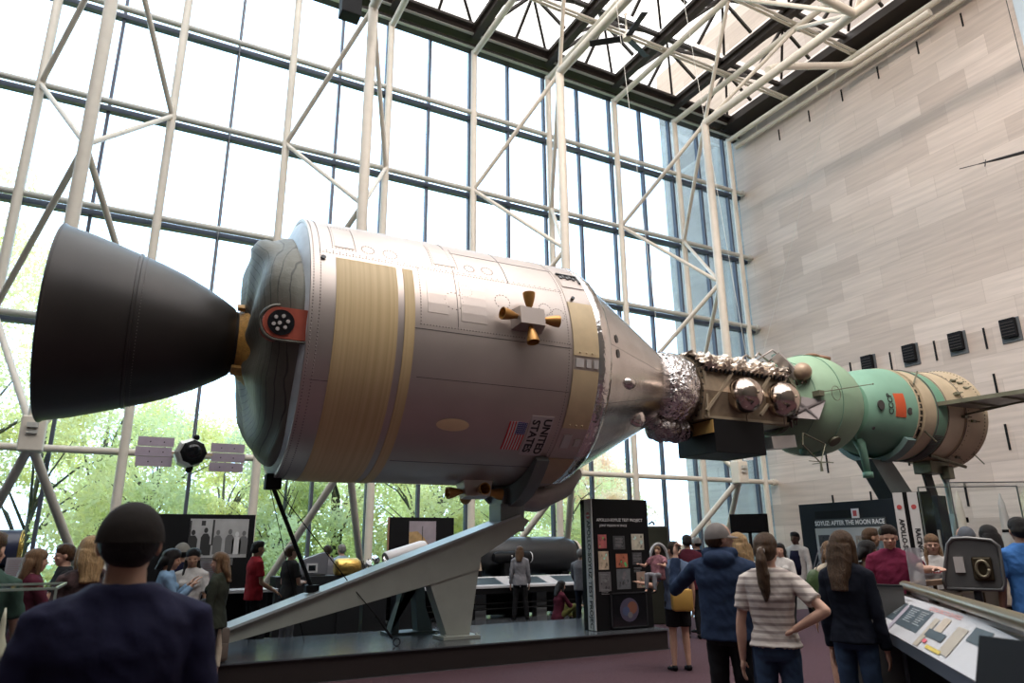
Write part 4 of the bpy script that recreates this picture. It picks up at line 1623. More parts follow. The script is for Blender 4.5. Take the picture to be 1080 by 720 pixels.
for (u, z, nl) in ((-0.06, 1.43, 7), (0.30, 1.17, 6), (-0.38, 0.86, 6), (-0.38, 0.62, 4), (0.3, 0.95, 4)):
    for q in range(nl):
        box(bm, u - 0.08, u + 0.08 - 0.03 * (q % 3 == 2), -hy - 0.009, -hy - 0.006, z - 0.022 * q, z - 0.022 * q + 0.006)
link('caption_text', bm, mat('dim_print', (0.30, 0.30, 0.31), 0.6), ip)['kind'] = 'stuff'
bm = NB()
box(bm, -0.28, 0.42, -hy - 0.02, -hy - 0.001, 0.05, 0.55)
wd = link('display_window', bm, M_darkglass, ip)
bm = NB()
for mi_, (rr_, cx0, cz0, yy_) in enumerate(((0.19, 0.07, 0.30, 0.022), (0.10, 0.13, 0.33, 0.024), (0.075, 0.0, 0.28, 0.026), (0.05, 0.08, 0.22, 0.028))):
    f = bm.faces.new([bm.verts.new((cx0 + rr_ * math.cos(a), -hy - yy_, cz0 + rr_ * 0.97 * math.sin(a))) for a in [2 * PI * k / 28 for k in range(28)]])
    f.material_index = mi_
link('round_plaque', bm, [mat('plaque_violet', (0.07, 0.06, 0.10), 0.5), mat('plaque_rust', (0.20, 0.08, 0.05), 0.5), mat('plaque_blue', (0.06, 0.08, 0.16), 0.5), mat('plaque_grey', (0.16, 0.15, 0.16), 0.5)], wd)
bm = NB()
for (a, b, c_, d) in ((-0.30, 0.44, 0.03, 0.05), (-0.30, 0.44, 0.55, 0.57), (-0.30, -0.28, 0.03, 0.57), (0.42, 0.44, 0.03, 0.57)):
    box(bm, a, b, -hy - 0.03, -hy, c_, d)
link('window_frame', bm, M_dgrey, wd)

# display wall: plane X = 14
dw = thing('display_wall', 'dark blue-black display wall titled SOYUZ: AFTER THE MOON RACE', 'display wall', (14.15, 10.2, 0))
bm = NB()
box(bm, -0.15, 0.15, -1.7, 1.62, 0, 2.5, 0.005)
link('wall_panel', bm, mat('blue_black_laminate', (0.010, 0.014, 0.019), 0.6, spec=0.2), dw)
bm = NB()
box(bm, -0.17, -0.15, -0.62, 1.22, 0.75, 1.95)
wbd = link('graphic_board', bm, mat('pale_grey_board', (0.42, 0.44, 0.44), 0.5), dw)
bm = NB()
box(bm, -0.175, -0.15, -0.55, 1.18, 1.96, 2.14)
tb = link('title_bar', bm, mat('slate_bar', (0.05, 0.06, 0.065), 0.5), dw)
add_text('lettering', 'SOYUZ: AFTER THE MOON RACE', 0.135, M_txt, tb, (-0.176, 0.33, 2.05), (0, -1, 0), (0, 0, 1), 0.004, squash=0.86)
bm = NB()
box(bm, -0.165, -0.15, 0.2, 1.18, 2.16, 2.32)
link('header_recess', bm, M_black, dw)
bm = NB()
box(bm, -0.18, -0.15, 0.05, 0.22, 2.14, 2.34)
box(bm, -0.186, -0.18, 0.09, 0.18, 2.18, 2.30, mi=1)
link('red_symbol', bm, [M_whitep, mat('emblem_red', (0.5, 0.08, 0.08), 0.5)], dw)
for kk, (yy, zz, a, b, col) in enumerate(((1.0, 1.6, 0.3, 0.4, (0.04, 0.04, 0.045)), (0.55, 1.65, 0.35, 0.3, (0.06, 0.06, 0.06)), (0.1, 1.6, 0.2, 0.35, (0.3, 0.26, 0.22)), (-0.3, 1.55, 0.3, 0.25, (0.15, 0.2, 0.22)), (0.8, 1.1, 0.4, 0.3, (0.2, 0.12, 0.1)))):
    photo('printed_picture', wbd, (-0.171, yy, zz), (0, -1, 0), (0, 0, 1), a, b, col, 60 + kk)
bm = NB()
box(bm, -0.172, -0.15, -1.65, -1.15, 1.2, 1.85)
sb_ = link('text_board', bm, mat('warm_grey_board', (0.30, 0.29, 0.26), 0.5), dw)
bm = NB()
for q in range(9):
    box(bm, -0.176, -0.173, -1.58, -1.2, 1.56 - 0.035 * q, 1.57 - 0.035 * q)
link('caption_text', bm, M_dgrey, sb_)['kind'] = 'stuff'

# second striped pillar
pA, pB = dep(950, 560, 11.2), dep(961, 560, 11.2)
pc_ = dep(968, 560, 11.3)
sp2 = thing('information_pillar', 'narrow black information pillar with two pale APOLLO-SOYUZ stripes behind the man in burgundy', 'information pillar', (pc_.x, pc_.y, 0))
vd = Vector((pc_.x, pc_.y, 0)).normalized()
rt_ = Vector((vd.y, -vd.x, 0))
bm = NB()
obox(bm, vd * 0.22 + Vector((0, 0, 1.19)), rt_, vd, (0, 0, 1), 0.26, 0.20, 1.19)
link('cabinet', bm, M_black, sp2)
for sx, tx in ((-0.20, 'APOLLO-SOYUZ TEST PROJECT'), (0.0, 'RACING TO THE MOON')):
    bm = NB()
    obox(bm, rt_ * sx + Vector((0, 0, 1.19)), rt_, vd, (0, 0, 1), 0.068, 0.012, 1.185)
    s_ = link('stripe', bm, M_stripe, sp2)
    add_text('lettering', tx, 0.095, M_let, s_, rt_ * sx + Vector((0, 0, 1.30)) - vd * 0.013, (0, 0, -1), rt_, 0.003)
    bm = NB()
    c = rt_ * sx + Vector((0, 0, 2.15)) - vd * 0.016
    bm.faces.new([bm.verts.new(c + rt_ * 0.036 * math.cos(2 * PI * k / 18) + Vector((0, 0, 0.036 * math.sin(2 * PI * k / 18)))) for k in range(18)])
    link('round_emblem', bm, mat('emblem_red', (0.5, 0.08, 0.08), 0.5), s_)

# ------------------------------------------------------------------ rails and ledge on the right
M_bronze = mat('bronze_rail', (0.30, 0.24, 0.15), 0.32, 0.7)
M_brown = mat('brown_wood_rail', (0.26, 0.17, 0.11), 0.45)
c0, c1, c2 = atp(954, 617, Z=1.20), atp(1200, 694, Z=1.20), atp(1110, 601.5, Z=1.20)
o_ = Vector((c0.x, c0.y, 0))
gr = thing('guard_rail', 'bronze-topped guard rail around a dark opening behind the white graphic ledge', 'railing', o_)
bm = NB()
tube(bm, [c0 - o_, c1 - o_], 0.045, 14)
link('handrail', bm, M_bronze, gr, 'auto')
bm = NB()
bar(bm, c0 - o_, c2 - o_, 0.10, 0.05)
link('handrail', bm, M_brown, gr, label='brown wooden handrail')
bm = NB()
d1 = (c1 - c0).normalized()
bar(bm, c0 - o_ + d1 * 0.1 - Vector((0, 0, 0.62)), c1 - o_ - Vector((0, 0, 0.61)), 0.03, 1.08)
bar(bm, c0 - o_ - Vector((0, 0, 0.62)), c2 - o_ - Vector((0, 0, 0.61)), 0.03, 1.08)
link('infill_panel', bm, mat('dark_olive_infill', (0.035, 0.033, 0.02), 0.35), gr)
bm = NB()
for q in range(8):
    p = (c2 - c0) * (q / 7.5) + c0 - o_
    tube(bm, [p + Vector((0, -0.03, 0)), p + Vector((0, -0.03, -1.19))], 0.02, 8)
bar(bm, c0 - o_ - Vector((0, 0, 0.14)) - Vector((0, 0.04, 0)), c2 - o_ - Vector((0, 0.04, 0.14)), 0.03, 0.03)
link('baluster', bm, mat('dark_bronze_post', (0.06, 0.045, 0.025), 0.4, 0.5), gr)['kind'] = 'stuff'

tA, bA = dep(950, 627, 7.55), dep(921, 655, 7.15)
tB_, bB = dep(1130, 680, 3.75), dep(1075, 765, 3.3)
tA.z = tB_.z = 1.07
bA.z = bB.z = 0.90
tA = atp(950, 627, Z=1.14); bA = atp(921, 657, Z=0.93)
tB_ = atp(1130, 681, Z=1.14)
bB = bA + (tB_ - tA) * 0.97
lg = thing('graphic_ledge', 'long tilted white graphic ledge with dark text blocks at the right', 'information ledge', (bA.x, bA.y, 0))
oo = Vector((bA.x, bA.y, 0))
la = (tB_ - tA).normalized()
lb0 = (bA - tA)
quad_ = [tA - oo, tB_ - oo, bB - oo, bA - oo]
nn_ = (quad_[1] - quad_[0]).cross(quad_[3] - quad_[0]).normalized()
if nn_.z < 0:
    nn_ = -nn_
bm = NB()
hi = [bm.verts.new(v) for v in quad_]
lo = [bm.verts.new(v - nn_ * 0.04) for v in quad_]
bm.faces.new(hi); bm.faces.new(list(reversed(lo)))
for k in range(4):
    bm.faces.new((hi[k], hi[(k + 1) % 4], lo[(k + 1) % 4], lo[k]))
bmesh.ops.recalc_face_normals(bm, faces=bm.faces)
top_ = link('ledge_top', bm, mat('glossy_white_graphic', (0.62, 0.62, 0.64), 0.25), lg)


def lp(u, v, h=0.003):
    a = quad_[0].lerp(quad_[1], u)
    b = quad_[3].lerp(quad_[2], u)
    return a.lerp(b, v) + nn_ * h


def lquad(bm, u0, v0, u1, v1, h=0.003, skew=0.0, mi=0):
    f = bm.faces.new([bm.verts.new(lp(u0 + skew * v0, v0, h)), bm.verts.new(lp(u1 + skew * v0, v0, h)), bm.verts.new(lp(u1 + skew * v1, v1, h)), bm.verts.new(lp(u0 + skew * v1, v1, h))])
    f.material_index = mi


bm = NB()
lquad(bm, 0.02, 0.19, 0.145, 0.72)
lquad(bm, 0.165, 0.19, 0.38, 0.76)
link('text_block', bm, mat('slate_blue_print', (0.06, 0.085, 0.10), 0.35), top_)
bm = NB()
for q in range(7):
    lquad(bm, 0.065, 0.26 + 0.045 * q, 0.12, 0.275 + 0.045 * q, 0.005)
    lquad(bm, 0.21, 0.26 + 0.055 * q, 0.28 - 0.01 * (q % 3), 0.275 + 0.055 * q, 0.005)
    lquad(bm, 0.30, 0.26 + 0.055 * q, 0.36 - 0.01 * (q % 3), 0.275 + 0.055 * q, 0.005)
link('caption_text', bm, mat('pale_caption', (0.42, 0.45, 0.47), 0.5), top_)['kind'] = 'stuff'
PM = [mat('lilac_grey_print', (0.36, 0.33, 0.38), 0.4), mat('beige_print', (0.42, 0.37, 0.30), 0.4), mat('buff_print', (0.50, 0.42, 0.33), 0.4), mat('slate_blue_print', (0.06, 0.085, 0.10), 0.35), mat('yellow_print', (0.62, 0.47, 0.10), 0.4), mat('pink_red_print', (0.62, 0.12, 0.16), 0.4)]
for (u0, v0, u1, v1, hh_, mi_) in ((0.035, 0.24, 0.055, 0.80, 0.006, 0), (0.147, 0.24, 0.18, 0.96, 0.006, 0), (0.42, 0.30, 0.455, 0.98, 0.006, 1), (0.47, 0.22, 0.52, 0.7, 0.006, 2), (0.44, 0.55, 0.56, 0.72, 0.007, 3), (0.58, 0.30, 0.64, 0.9, 0.006, 1), (0.50, 0.86, 0.60, 0.93, 0.007, 4), (0.66, 0.2, 0.75, 0.5, 0.006, 3), (0.46, 0.78, 0.485, 0.86, 0.008, 5)):
    bm = NB()
    lquad(bm, u0, v0, u1, v1, hh_)
    link('printed_picture', bm, PM[mi_], top_)
rg = random.Random(4)
bm = NB()
for q in range(22):
    u = 0.33 + 0.0105 * q
    for r_ in range(2):
        v0 = 0.07 + 0.05 * r_ + rg.uniform(0, 0.012)
        lquad(bm, u, v0, u + rg.uniform(0.003, 0.008), v0 + 0.035, 0.005)
link('title_print', bm, mat('coral_print', (0.60, 0.26, 0.24), 0.5), top_)['kind'] = 'stuff'
bm = NB()
for q in range(8):
    lquad(bm, 0.09 + 0.008 * q, 0.07, 0.095 + 0.008 * q, 0.095, 0.005)
link('small_print', bm, mat('grey_small_print', (0.30, 0.29, 0.26), 0.5), top_)['kind'] = 'stuff'
bm = NB()
bar(bm, quad_[3] - nn_ * 0.06, quad_[2] - nn_ * 0.06, 0.05, 0.08)
bar(bm, quad_[0] - nn_ * 0.05, quad_[1] - nn_ * 0.05, 0.05, 0.06)
bar(bm, quad_[0] - nn_ * 0.05, quad_[3] - nn_ * 0.05, 0.04, 0.06)
link('ledge_edge', bm, mat('steel_blue_edge', (0.10, 0.12, 0.15), 0.4), lg)
for u in (0.12, 0.55, 0.95):
    bm = NB()
    b = lp(u, 0.5, -0.05)
    tube(bm, [b, (b.x, b.y, 0.0)], 0.04, 10)
    link('post', bm, M_dgrey, lg)
bm = NB()
for (a, b) in ((quad_[3], quad_[2]),):
    p, q = a.copy(), b.copy()
    for zz in (0.45,):
        f = [bm.verts.new(v) for v in (p - nn_ * 0.1 + (quad_[0] - quad_[3]) * 0.4, q - nn_ * 0.1 + (quad_[0] - quad_[3]) * 0.4)]
        g = [bm.verts.new(Vector((v.co.x, v.co.y, 0.02))) for v in f]
        bm.faces.new((f[0], f[1], g[1], g[0]))
bmesh.ops.solidify(bm, geom=bm.faces[:], thickness=0.02)
link('skirt', bm, M_black, lg)
# grey end panel left of the ledge
a, b = dep(880, 617, 6.6), dep(950, 619, 6.55)
t = thing('low_partition', 'low grey partition panel between the burgundy shirt and the graphic ledge', 'partition', (a.x, a.y, 0))
bm = NB()
bar(bm, (0, 0, a.z / 2), (b.x - a.x, b.y - a.y, b.z / 2), 0.05, a.z)
link('panel', bm, mat('mid_grey_panel', (0.12, 0.115, 0.11), 0.45), t)
bm = NB()
bar(bm, (0, 0, a.z + 0.01), (b.x - a.x, b.y - a.y, b.z + 0.01), 0.07, 0.02)
link('top_cap', bm, M_dgrey, t)
# dark sign in the near right corner
k0, k1 = dep(1036, 671, 2.25), dep(1110, 680, 2.05)
sg = thing('sign_board', 'black tilted board in the bottom right corner, nearest the viewer', 'sign', (k0.x, k0.y, 0))
ok_ = Vector((k0.x, k0.y, 0))
u_ = (k1 - k0)
u_.z = 0
un = u_.normalized()
bk = Vector((-un.y, un.x, 0))
if bk.dot(Vector((k0.x, k0.y, 0))) > 0:
    bk = -bk
dn = (bk * 0.35 + Vector((0, 0, -0.94))).normalized()
bm = NB()
obox(bm, (k0 - ok_) + un * 0.30 + dn * 0.2, un, dn, un.cross(dn), 0.30, 0.20, 0.012)
link('board', bm, mat('charcoal_board', (0.012, 0.012, 0.014), 0.6, spec=0.2), sg)
bm = NB()
p = (k0 - ok_) + un * 0.30 + dn * 0.3
tube(bm, [p, (p.x, p.y, 0.02)], 0.03, 10)
tube(bm, [(p.x, p.y, 0.0), (p.x, p.y, 0.03)], 0.16, 20)
link('post', bm, M_dgrey, sg, 'auto')
# clear stanchion sign in front of rail
k0 = dep(969, 618, 7.0)
cs_ = thing('clear_panel', 'upright clear plastic panel standing at the rail corner', 'clear panel', (k0.x, k0.y, 0))
bm = NB()
box(bm, -0.07, 0.07, -0.005, 0.005, 0.0, 1.56)
M_clr = mat('frosted_plastic', (0.6, 0.6, 0.63), 0.3)
M_clr.node_tree.nodes['Principled BSDF'].inputs['Alpha'].default_value = 0.45
link('sheet', bm, M_clr, cs_)
bm = NB()
box(bm, -0.13, 0.13, -0.08, 0.08, 0.0, 0.02)
link('foot', bm, M_dgrey, cs_)
cs_.rotation_euler = (0, 0, YAW - PI / 2)

# hatch on a stand
k0 = dep(1025, 590, 7.8)
ht = thing('spacecraft_hatch', 'silver-rimmed spacecraft hatch with a dark window standing behind the rail', 'hatch', (k0.x, k0.y, 0), YAW - PI / 2 - R(38))
bm = NB()
outl = [(-0.27, 1.14), (0.22, 1.14), (0.25, 1.20), (0.26, 1.56), (0.20, 1.62), (0.0, 1.645), (-0.14, 1.64), (-0.19, 1.58), (-0.28, 1.22)]
extrude_poly(bm, outl, -0.05, 0.05)
bmesh.ops.bevel(bm, geom=bm.edges[:], offset=0.015, segments=2, affect='EDGES')
link('shell', bm, mat('grey_hatch_shell', (0.13, 0.13, 0.13), 0.4, 0.3), ht, 'auto')
bm = NB()
tube(bm, [(x * 1.02, -0.05, 1.38 + (z - 1.38) * 1.02) for x, z in outl] + [(outl[0][0] * 1.02, -0.05, 1.38 + (outl[0][1] - 1.38) * 1.02)], 0.018, 8)
link('rim', bm, mat('grey_steel_rim', (0.20, 0.20, 0.20), 0.4, 0.6), ht, True)
bm = NB()
box(bm, 0.0, 0.18, -0.075, -0.05, 1.22, 1.46, 0.02)
box(bm, -0.16, -0.07, -0.07, -0.05, 1.30, 1.46, mi=1)
link('window_surround', bm, [mat('dark_bronze_post', (0.06, 0.045, 0.025), 0.4, 0.5), M_vpatch], ht)
bm = NB()
pts_ = [(0.09 + 0.055 * math.cos(2 * PI * k / 20), -0.085, 1.34 + 0.08 * math.sin(2 * PI * k / 20)) for k in range(21)]
tube(bm, pts_, 0.016, 8)
link('porthole_ring', bm, mat('pale_brass', (0.26, 0.23, 0.16), 0.45, 0.6), ht, True)
bm = NB()
tube(bm, [(0, 0, 0), (0, 0, 1.16)], 0.04, 10)
tube(bm, [(0, 0, 0), (0, 0, 0.04)], 0.2, 20)
link('stand_post', bm, M_dgrey, ht, 'auto')

# rocket models in a glass case
k0 = dep(1045, 600, 10.4)
gc = thing('glass_case', 'tall clear glass case holding white rocket models at the right edge', 'display case', (k0.x, k0.y, 0), YAW - PI / 2)
bm = NB()
box(bm, -0.55, 0.95, -0.3, 0.5, 0.9, 2.42)
link('glass', bm, M_case, gc)
bm = NB()
box(bm, -0.57, 0.97, -0.32, 0.52, 0.0, 0.9, 0.01)
link('plinth', bm, M_dgrey, gc)
bm = NB()
for x in (-0.55, 0.95):
    for y in (-0.3, 0.5):
        box(bm, x - 0.008, x + 0.008, y - 0.008, y + 0.008, 0.9, 2.42)
for y in (-0.3, 0.5):
    box(bm, -0.55, 0.95, y - 0.006, y + 0.006, 2.41, 2.425)
link('corner_trim', bm, mat('case_trim', (0.25, 0.26, 0.27), 0.3, 0.8), gc)


def rocket(px_, h, col, label, dx):
    t = thing('rocket_model', label, 'rocket model', (0, 0, 0))
    p = Vector((k0.x, k0.y, 0)) + Vector((math.cos(YAW - PI / 2), math.sin(YAW - PI / 2), 0)) * dx + fh * 0.1
    t.location = (p.x, p.y, 0.91)
    bm = NB()
    revolve(bm, [(0.0, 0.0), (0.0, 0.075), (h * 0.55, 0.075), (h * 0.60, 0.055), (h * 0.78, 0.055), (h * 0.82, 0.045), (h * 0.90, 0.04), (h * 0.95, 0.02), (h, 0.008), (h, 0)], 24, 'z')
    link('body', bm, col, t, 'auto')
    bm = NB()
    revolve(bm, [(h * 0.60, 0.058), (h * 0.63, 0.058)], 24, 'z')
    revolve(bm, [(h * 0.40, 0.078), (h * 0.43, 0.078)], 24, 'z')
    for a in (0.3, 1.9):
        box(bm, 0.03, 0.06, -0.065, -0.04, h * 0.72 - 0.05, h * 0.72 + 0.02)
    link('black_band', bm, M_black, t, 'auto')
    bm = NB()
    for a in range(4):
        c_, s_ = math.cos(a * PI / 2 + 0.5), math.sin(a * PI / 2 + 0.5)
        obox(bm, (c_ * 0.10, s_ * 0.10, 0.06), (c_, s_, 0), (-s_, c_, 0), (0, 0, 1), 0.035, 0.004, 0.05)
    link('fin', bm, col, t)['kind'] = 'stuff'
    return t


rocket(0, 1.42, mat('cream_model_paint', (0.62, 0.58, 0.50), 0.5), 'cream rocket model with a black band inside the glass case', -0.22)
rocket(0, 1.38, mat('grey_model_paint', (0.50, 0.49, 0.47), 0.5), 'pale grey slender rocket model at the right picture edge', 0.40)

# ------------------------------------------------------------------ exhibits along the glass
def display_panel(x0, x1, z1, Y, label):
    t = thing('exhibit_board', label, 'display panel', ((x0 + x1) / 2, Y, 0))
    bm = NB()
    h = (x1 - x0) / 2
    box(bm, -h, h, 0, 0.12, 0.0, z1, 0.004)
    link('panel', bm, M_black, t)
    return t


t = display_panel(0.35, 2.52, 2.33, 16.5, 'wide black display panel with a black-and-white group photograph by the glass')
M_ph = mat('grey_photo_print', (0.36, 0.36, 0.36), 0.5, var=0.12)
M_pd = mat('dark_photo_print', (0.025, 0.025, 0.025), 0.5)
M_pm = mat('mid_photo_print', (0.13, 0.13, 0.13), 0.5)
M_pl = mat('light_photo_print', (0.55, 0.55, 0.55), 0.5)
bm = NB()
box(bm, -0.20, 0.96, -0.006, 0, 1.45, 2.24)
pp = link('photograph', bm, M_ph, t)
rg = random.Random(2)
for k, (u, hh, mt_) in enumerate(((-0.12, 0.50, M_pd), (0.12, 0.55, M_pd), (0.36, 0.50, M_pm), (0.60, 0.52, M_pm), (0.74, 0.46, M_pl), (0.88, 0.48, M_pm))):
    bm = NB()
    w2 = 0.085
    z0 = 1.52
    for pts in ([(u - w2, z0), (u + w2, z0), (u + w2 * 1.05, z0 + hh * 0.62), (u + w2 * 0.5, z0 + hh * 0.76), (u - w2 * 0.5, z0 + hh * 0.76), (u - w2 * 1.05, z0 + hh * 0.62)],):
        bm.faces.new([bm.verts.new((x, -0.008, z)) for x, z in pts])
    bm.faces.new([bm.verts.new((u + 0.04 * math.cos(a), -0.009, z0 + hh * 0.88 + 0.055 * math.sin(a))) for a in [2 * PI * j / 12 for j in range(12)]])
    link('printed_figure', bm, mt_, pp)
bm = NB()
for (a, b, c_, d, m2) in ((0.24, 0.28, 1.7, 2.22, 0), (0.02, 0.10, 2.1, 2.2, 0), (-0.20, -0.17, 1.5, 2.2, 0), (0.10, 0.24, 1.5, 1.72, 0)):
    bm.faces.new([bm.verts.new(v) for v in ((a, -0.007, c_), (b, -0.007, c_), (b, -0.007, d), (a, -0.007, d))])
link('printed_background', bm, M_pd, pp)
bm = NB()
box(bm, 0.0, 0.7, -0.02, 0, 1.30, 1.44)
link('caption_strip', bm, M_pm, t)
t = display_panel(5.65, 7.34, 2.33, 16.8, 'black display panel with a launch photograph, behind the inclined beam')
bm = NB()
box(bm, -0.34, 0.36, -0.006, 0, 1.5, 2.24)
pp = link('photograph', bm, mat('lilac_sky_print', (0.30, 0.26, 0.29), 0.5, var=0.1), t)
bm = NB()
bm.faces.new([bm.verts.new((x, -0.008, z)) for x, z in ((-0.34, 1.5), (0.30, 1.5), (0.05, 1.85), (-0.12, 2.0), (-0.34, 1.98))])
link('printed_cloud', bm, mat('orange_cloud_print', (0.40, 0.26, 0.12), 0.5, var=0.3, vscale=6), pp)
bm = NB()
box(bm, -0.005, 0.012, -0.012, -0.008, 1.80, 2.12)
link('printed_rocket', bm, M_pd, pp)
bm = NB()
box(bm, -0.86, -0.845, -0.003, 0.1, 0, 2.33)
link('edge_strip', bm, mat('copper_edge', (0.40, 0.20, 0.12), 0.5), t)

# long information table in front of the glass, curving away
lt = thing('information_table', 'long low white-topped information table in front of the black tank', 'information table', (7.8, 15.9, 0))
bm = NB()
vs = [(-3.2, -0.35, 0.74), (2.9, -0.35, 0.74), (2.9, 0.35, 0.92), (-3.2, 0.35, 0.92)]
hi = [bm.verts.new(v) for v in vs]
lo = [bm.verts.new((v[0], v[1], v[2] - 0.05)) for v in vs]
bm.faces.new(hi); bm.faces.new(list(reversed(lo)))
for k in range(4):
    bm.faces.new((hi[k], hi[(k + 1) % 4], lo[(k + 1) % 4], lo[k]))
bmesh.ops.recalc_face_normals(bm, faces=bm.faces)
tt = link('table_top', bm, mat('glossy_white_graphic', (0.62, 0.62, 0.64), 0.25), lt)
bm = NB()
for k in range(5):
    x = -2.9 + 1.2 * k
    z = lambda y: 0.74 + (y + 0.35) * 0.257 + 0.004
    bm.faces.new([bm.verts.new(v) for v in ((x, -0.25, z(-0.25)), (x + 0.85, -0.25, z(-0.25)), (x + 0.85, 0.25, z(0.25)), (x, 0.25, z(0.25)))])
link('text_block', bm, mat('slate_blue_print', (0.06, 0.085, 0.10), 0.35), tt)
for x in (-2.7, -0.2, 1.45):
    bm = NB()
    box(bm, x - 0.14, x + 0.14, -0.12, 0.12, 0, 0.76)
    link('leg', bm, mat('grey_table_leg', (0.17, 0.18, 0.19), 0.45), lt)
bm = NB()
box(bm, -3.2, 2.9, -0.33, -0.29, 0.56, 0.70)
box(bm, -3.2, 2.9, 0.30, 0.34, 0.05, 0.88)
tube(bm, [(-3.2, -0.2, 0.22), (2.9, -0.2, 0.22)], 0.02, 6)
tube(bm, [(-3.2, -0.2, 0.34), (2.9, -0.2, 0.34)], 0.02, 6)
link('apron', bm, M_black, lt)
# black tank
tk = thing('space_tank', 'large matt black horizontal tank with a cream end by the glass wall', 'tank', (9.75, 17.04, 0))
bm = NB()
revolve(bm, [(-1.75, 0.0), (-1.75, 0.3), (-1.62, 0.45), (-1.5, 0.49), (0.95, 0.49), (1.15, 0.42), (1.25, 0.36)], 40, org=(0, 0, 1.38))
tk1 = link('shell', bm, mat('satin_black_tank', (0.022, 0.023, 0.026), 0.35), tk, 'auto')
bm = NB()
revolve(bm, [(1.25, 0.40), (1.32, 0.40), (1.42, 0.30), (1.48, 0.12), (1.49, 0.0)], 40, org=(0, 0, 1.38))
link('end_cap', bm, mat('cream_cap', (0.6, 0.52, 0.42), 0.5), tk, 'auto')
bm = NB()
for x in (-1.0, 0.8):
    box(bm, x - 0.1, x + 0.1, -0.35, 0.35, 0, 0.98)
link('cradle', bm, M_black, tk)
t = thing('space_tank', 'small black cylinder model with a pale rim in front of the big black tank', 'tank', (8.8, 16.40, 0))
bm = NB()
revolve(bm, [(-0.55, 0.0), (-0.55, 0.10), (-0.45, 0.14), (0.45, 0.14), (0.52, 0.11), (0.52, 0.0)], 28, org=(0, 0, 1.36))
link('shell', bm, M_black, t, 'auto')
bm = NB()
tube(bm, [(0.50, 0.12 * math.cos(a), 1.36 + 0.12 * math.sin(a)) for a in [2 * PI * k / 20 for k in range(21)]], 0.012, 6)
link('rim', bm, M_whitep, t, True)
bm = NB()
box(bm, -0.3, 0.3, -0.12, 0.12, 0, 1.23)
link('plinth', bm, M_black, t)
bm = NB()
for x in (-0.1, 0.05):
    sphere(bm, (x, -0.135, 1.39), 0.025, 8)
link('button', bm, M_vpatch, t, True)
# cabinet with open machinery
t = thing('equipment_exhibit', 'open beige equipment frame with round copper coils by the black tank', 'exhibit', (7.75, 16.75, 0))
bm = NB()
box(bm, -0.25, 0.25, -0.2, 0.25, 0, 1.05)
link('plinth', bm, M_black, t)
bm = NB()
extrude_poly(bm, [(-0.3, 1.05), (0.3, 1.05), (0.2, 1.62), (-0.12, 1.66)], -0.1, 0.18)
link('panel', bm, mat('beige_panel', (0.45, 0.36, 0.27), 0.5, var=0.2, vscale=12), t)
bm = NB()
for q in range(4):
    c = Vector((-0.02 + 0.03 * q, -0.13, 1.15 + 0.12 * q))
    tube(bm, [c + Vector((0.09 * math.cos(a), 0, 0.05 * math.sin(a))) for a in [2 * PI * k / 14 for k in range(15)]], 0.013, 6)
link('coil', bm, M_bell, t, True)
# white rocket stage
t = thing('rocket_stage', 'white cylindrical rocket stage with a dark open end lying above the beam', 'rocket stage', (5.5, 15.0, 0))
bm = NB()
a, b = Vector((-0.50, 0, 1.37)), Vector((0.42, 0.1, 1.62))
tube(bm, [a, a.lerp(b, 0.02), a.lerp(b, 0.9), b, b + (b - a).normalized() * 0.06], [0.165, 0.17, 0.17, 0.14, 0.04], 28)
st_ = link('casing', bm, mat('white_stage_paint', (0.72, 0.69, 0.69), 0.4), t, 'auto')
bm = NB()
tube(bm, [a - (b - a).normalized() * 0.02, a - (b - a).normalized() * 0.004], [0.15, 0.155], 28)
link('open_end', bm, mat('brown_black', (0.03, 0.015, 0.012), 0.5), t, 'auto')
bm = NB()
box(bm, -0.3, 0.3, -0.12, 0.2, 0.0, 1.22)
link('plinth', bm, M_dgrey, t)
# satellite hanging
sat = thing('satellite_model', 'hanging satellite model with lilac solar paddles and a black round lens', 'satellite', (0.95, 14.0, 3.28))
M_lil = mat('lilac_solar_cell', (0.50, 0.42, 0.50), 0.5, var=0.05, vscale=10)
bm = NB()
revolve(bm, [(-0.22, 0.0), (-0.22, 0.20), (-0.16, 0.26), (0.2, 0.26), (0.24, 0.22), (0.24, 0)], 8, 'y', org=(-0.05, 0, 0))
link('body', bm, mat('satellite_silver', (0.6, 0.61, 0.58), 0.35, 0.5), sat)
bm = NB()
revolve(bm, [(-0.27, 0.0), (-0.27, 0.16), (-0.25, 0.215), (-0.18, 0.23)], 8, 'y')
link('lens_ring', bm, M_black, sat)
bm = NB()
sphere(bm, (0, -0.25, 0), 0.15, 20, (1, 0.35, 1))
link('lens', bm, M_darkglass, sat, True)
for sgn, yaw in ((-1, 0.0), (1, R(6))):
    bm = NB()
    for q in range(3):
        xo = 0.28 + (0.0 if q != 1 else -0.03) * 1
        x0 = sgn * (0.30 + 0.02 * (q == 1)) if sgn > 0 else -0.90 - 0.02 * (q == 1)
        x1 = x0 + 0.58
        z0 = -0.26 + 0.175 * q - (0.04 if sgn > 0 else -0.01)
        box(bm, x0, x1, -0.01, 0.01, z0, z0 + 0.165)
    pdl = link('solar_paddle', bm, M_lil, sat)
    bm = NB()
    for q in range(3):
        for xx in (0.2, 0.42):
            z0 = -0.26 + 0.175 * q + 0.08 - (0.04 if sgn > 0 else -0.01)
            sphere(bm, ((xx + 0.28) * sgn, -0.012, z0), 0.012, 6)
    link('paddle_bolt', bm, M_dgrey, pdl)
    bm = NB()
    bar(bm, (0.2 * sgn, 0, 0), (0.34 * sgn, 0, 0), 0.04, 0.04)
    link('paddle_hinge', bm, M_tan, sat)
bm = NB()
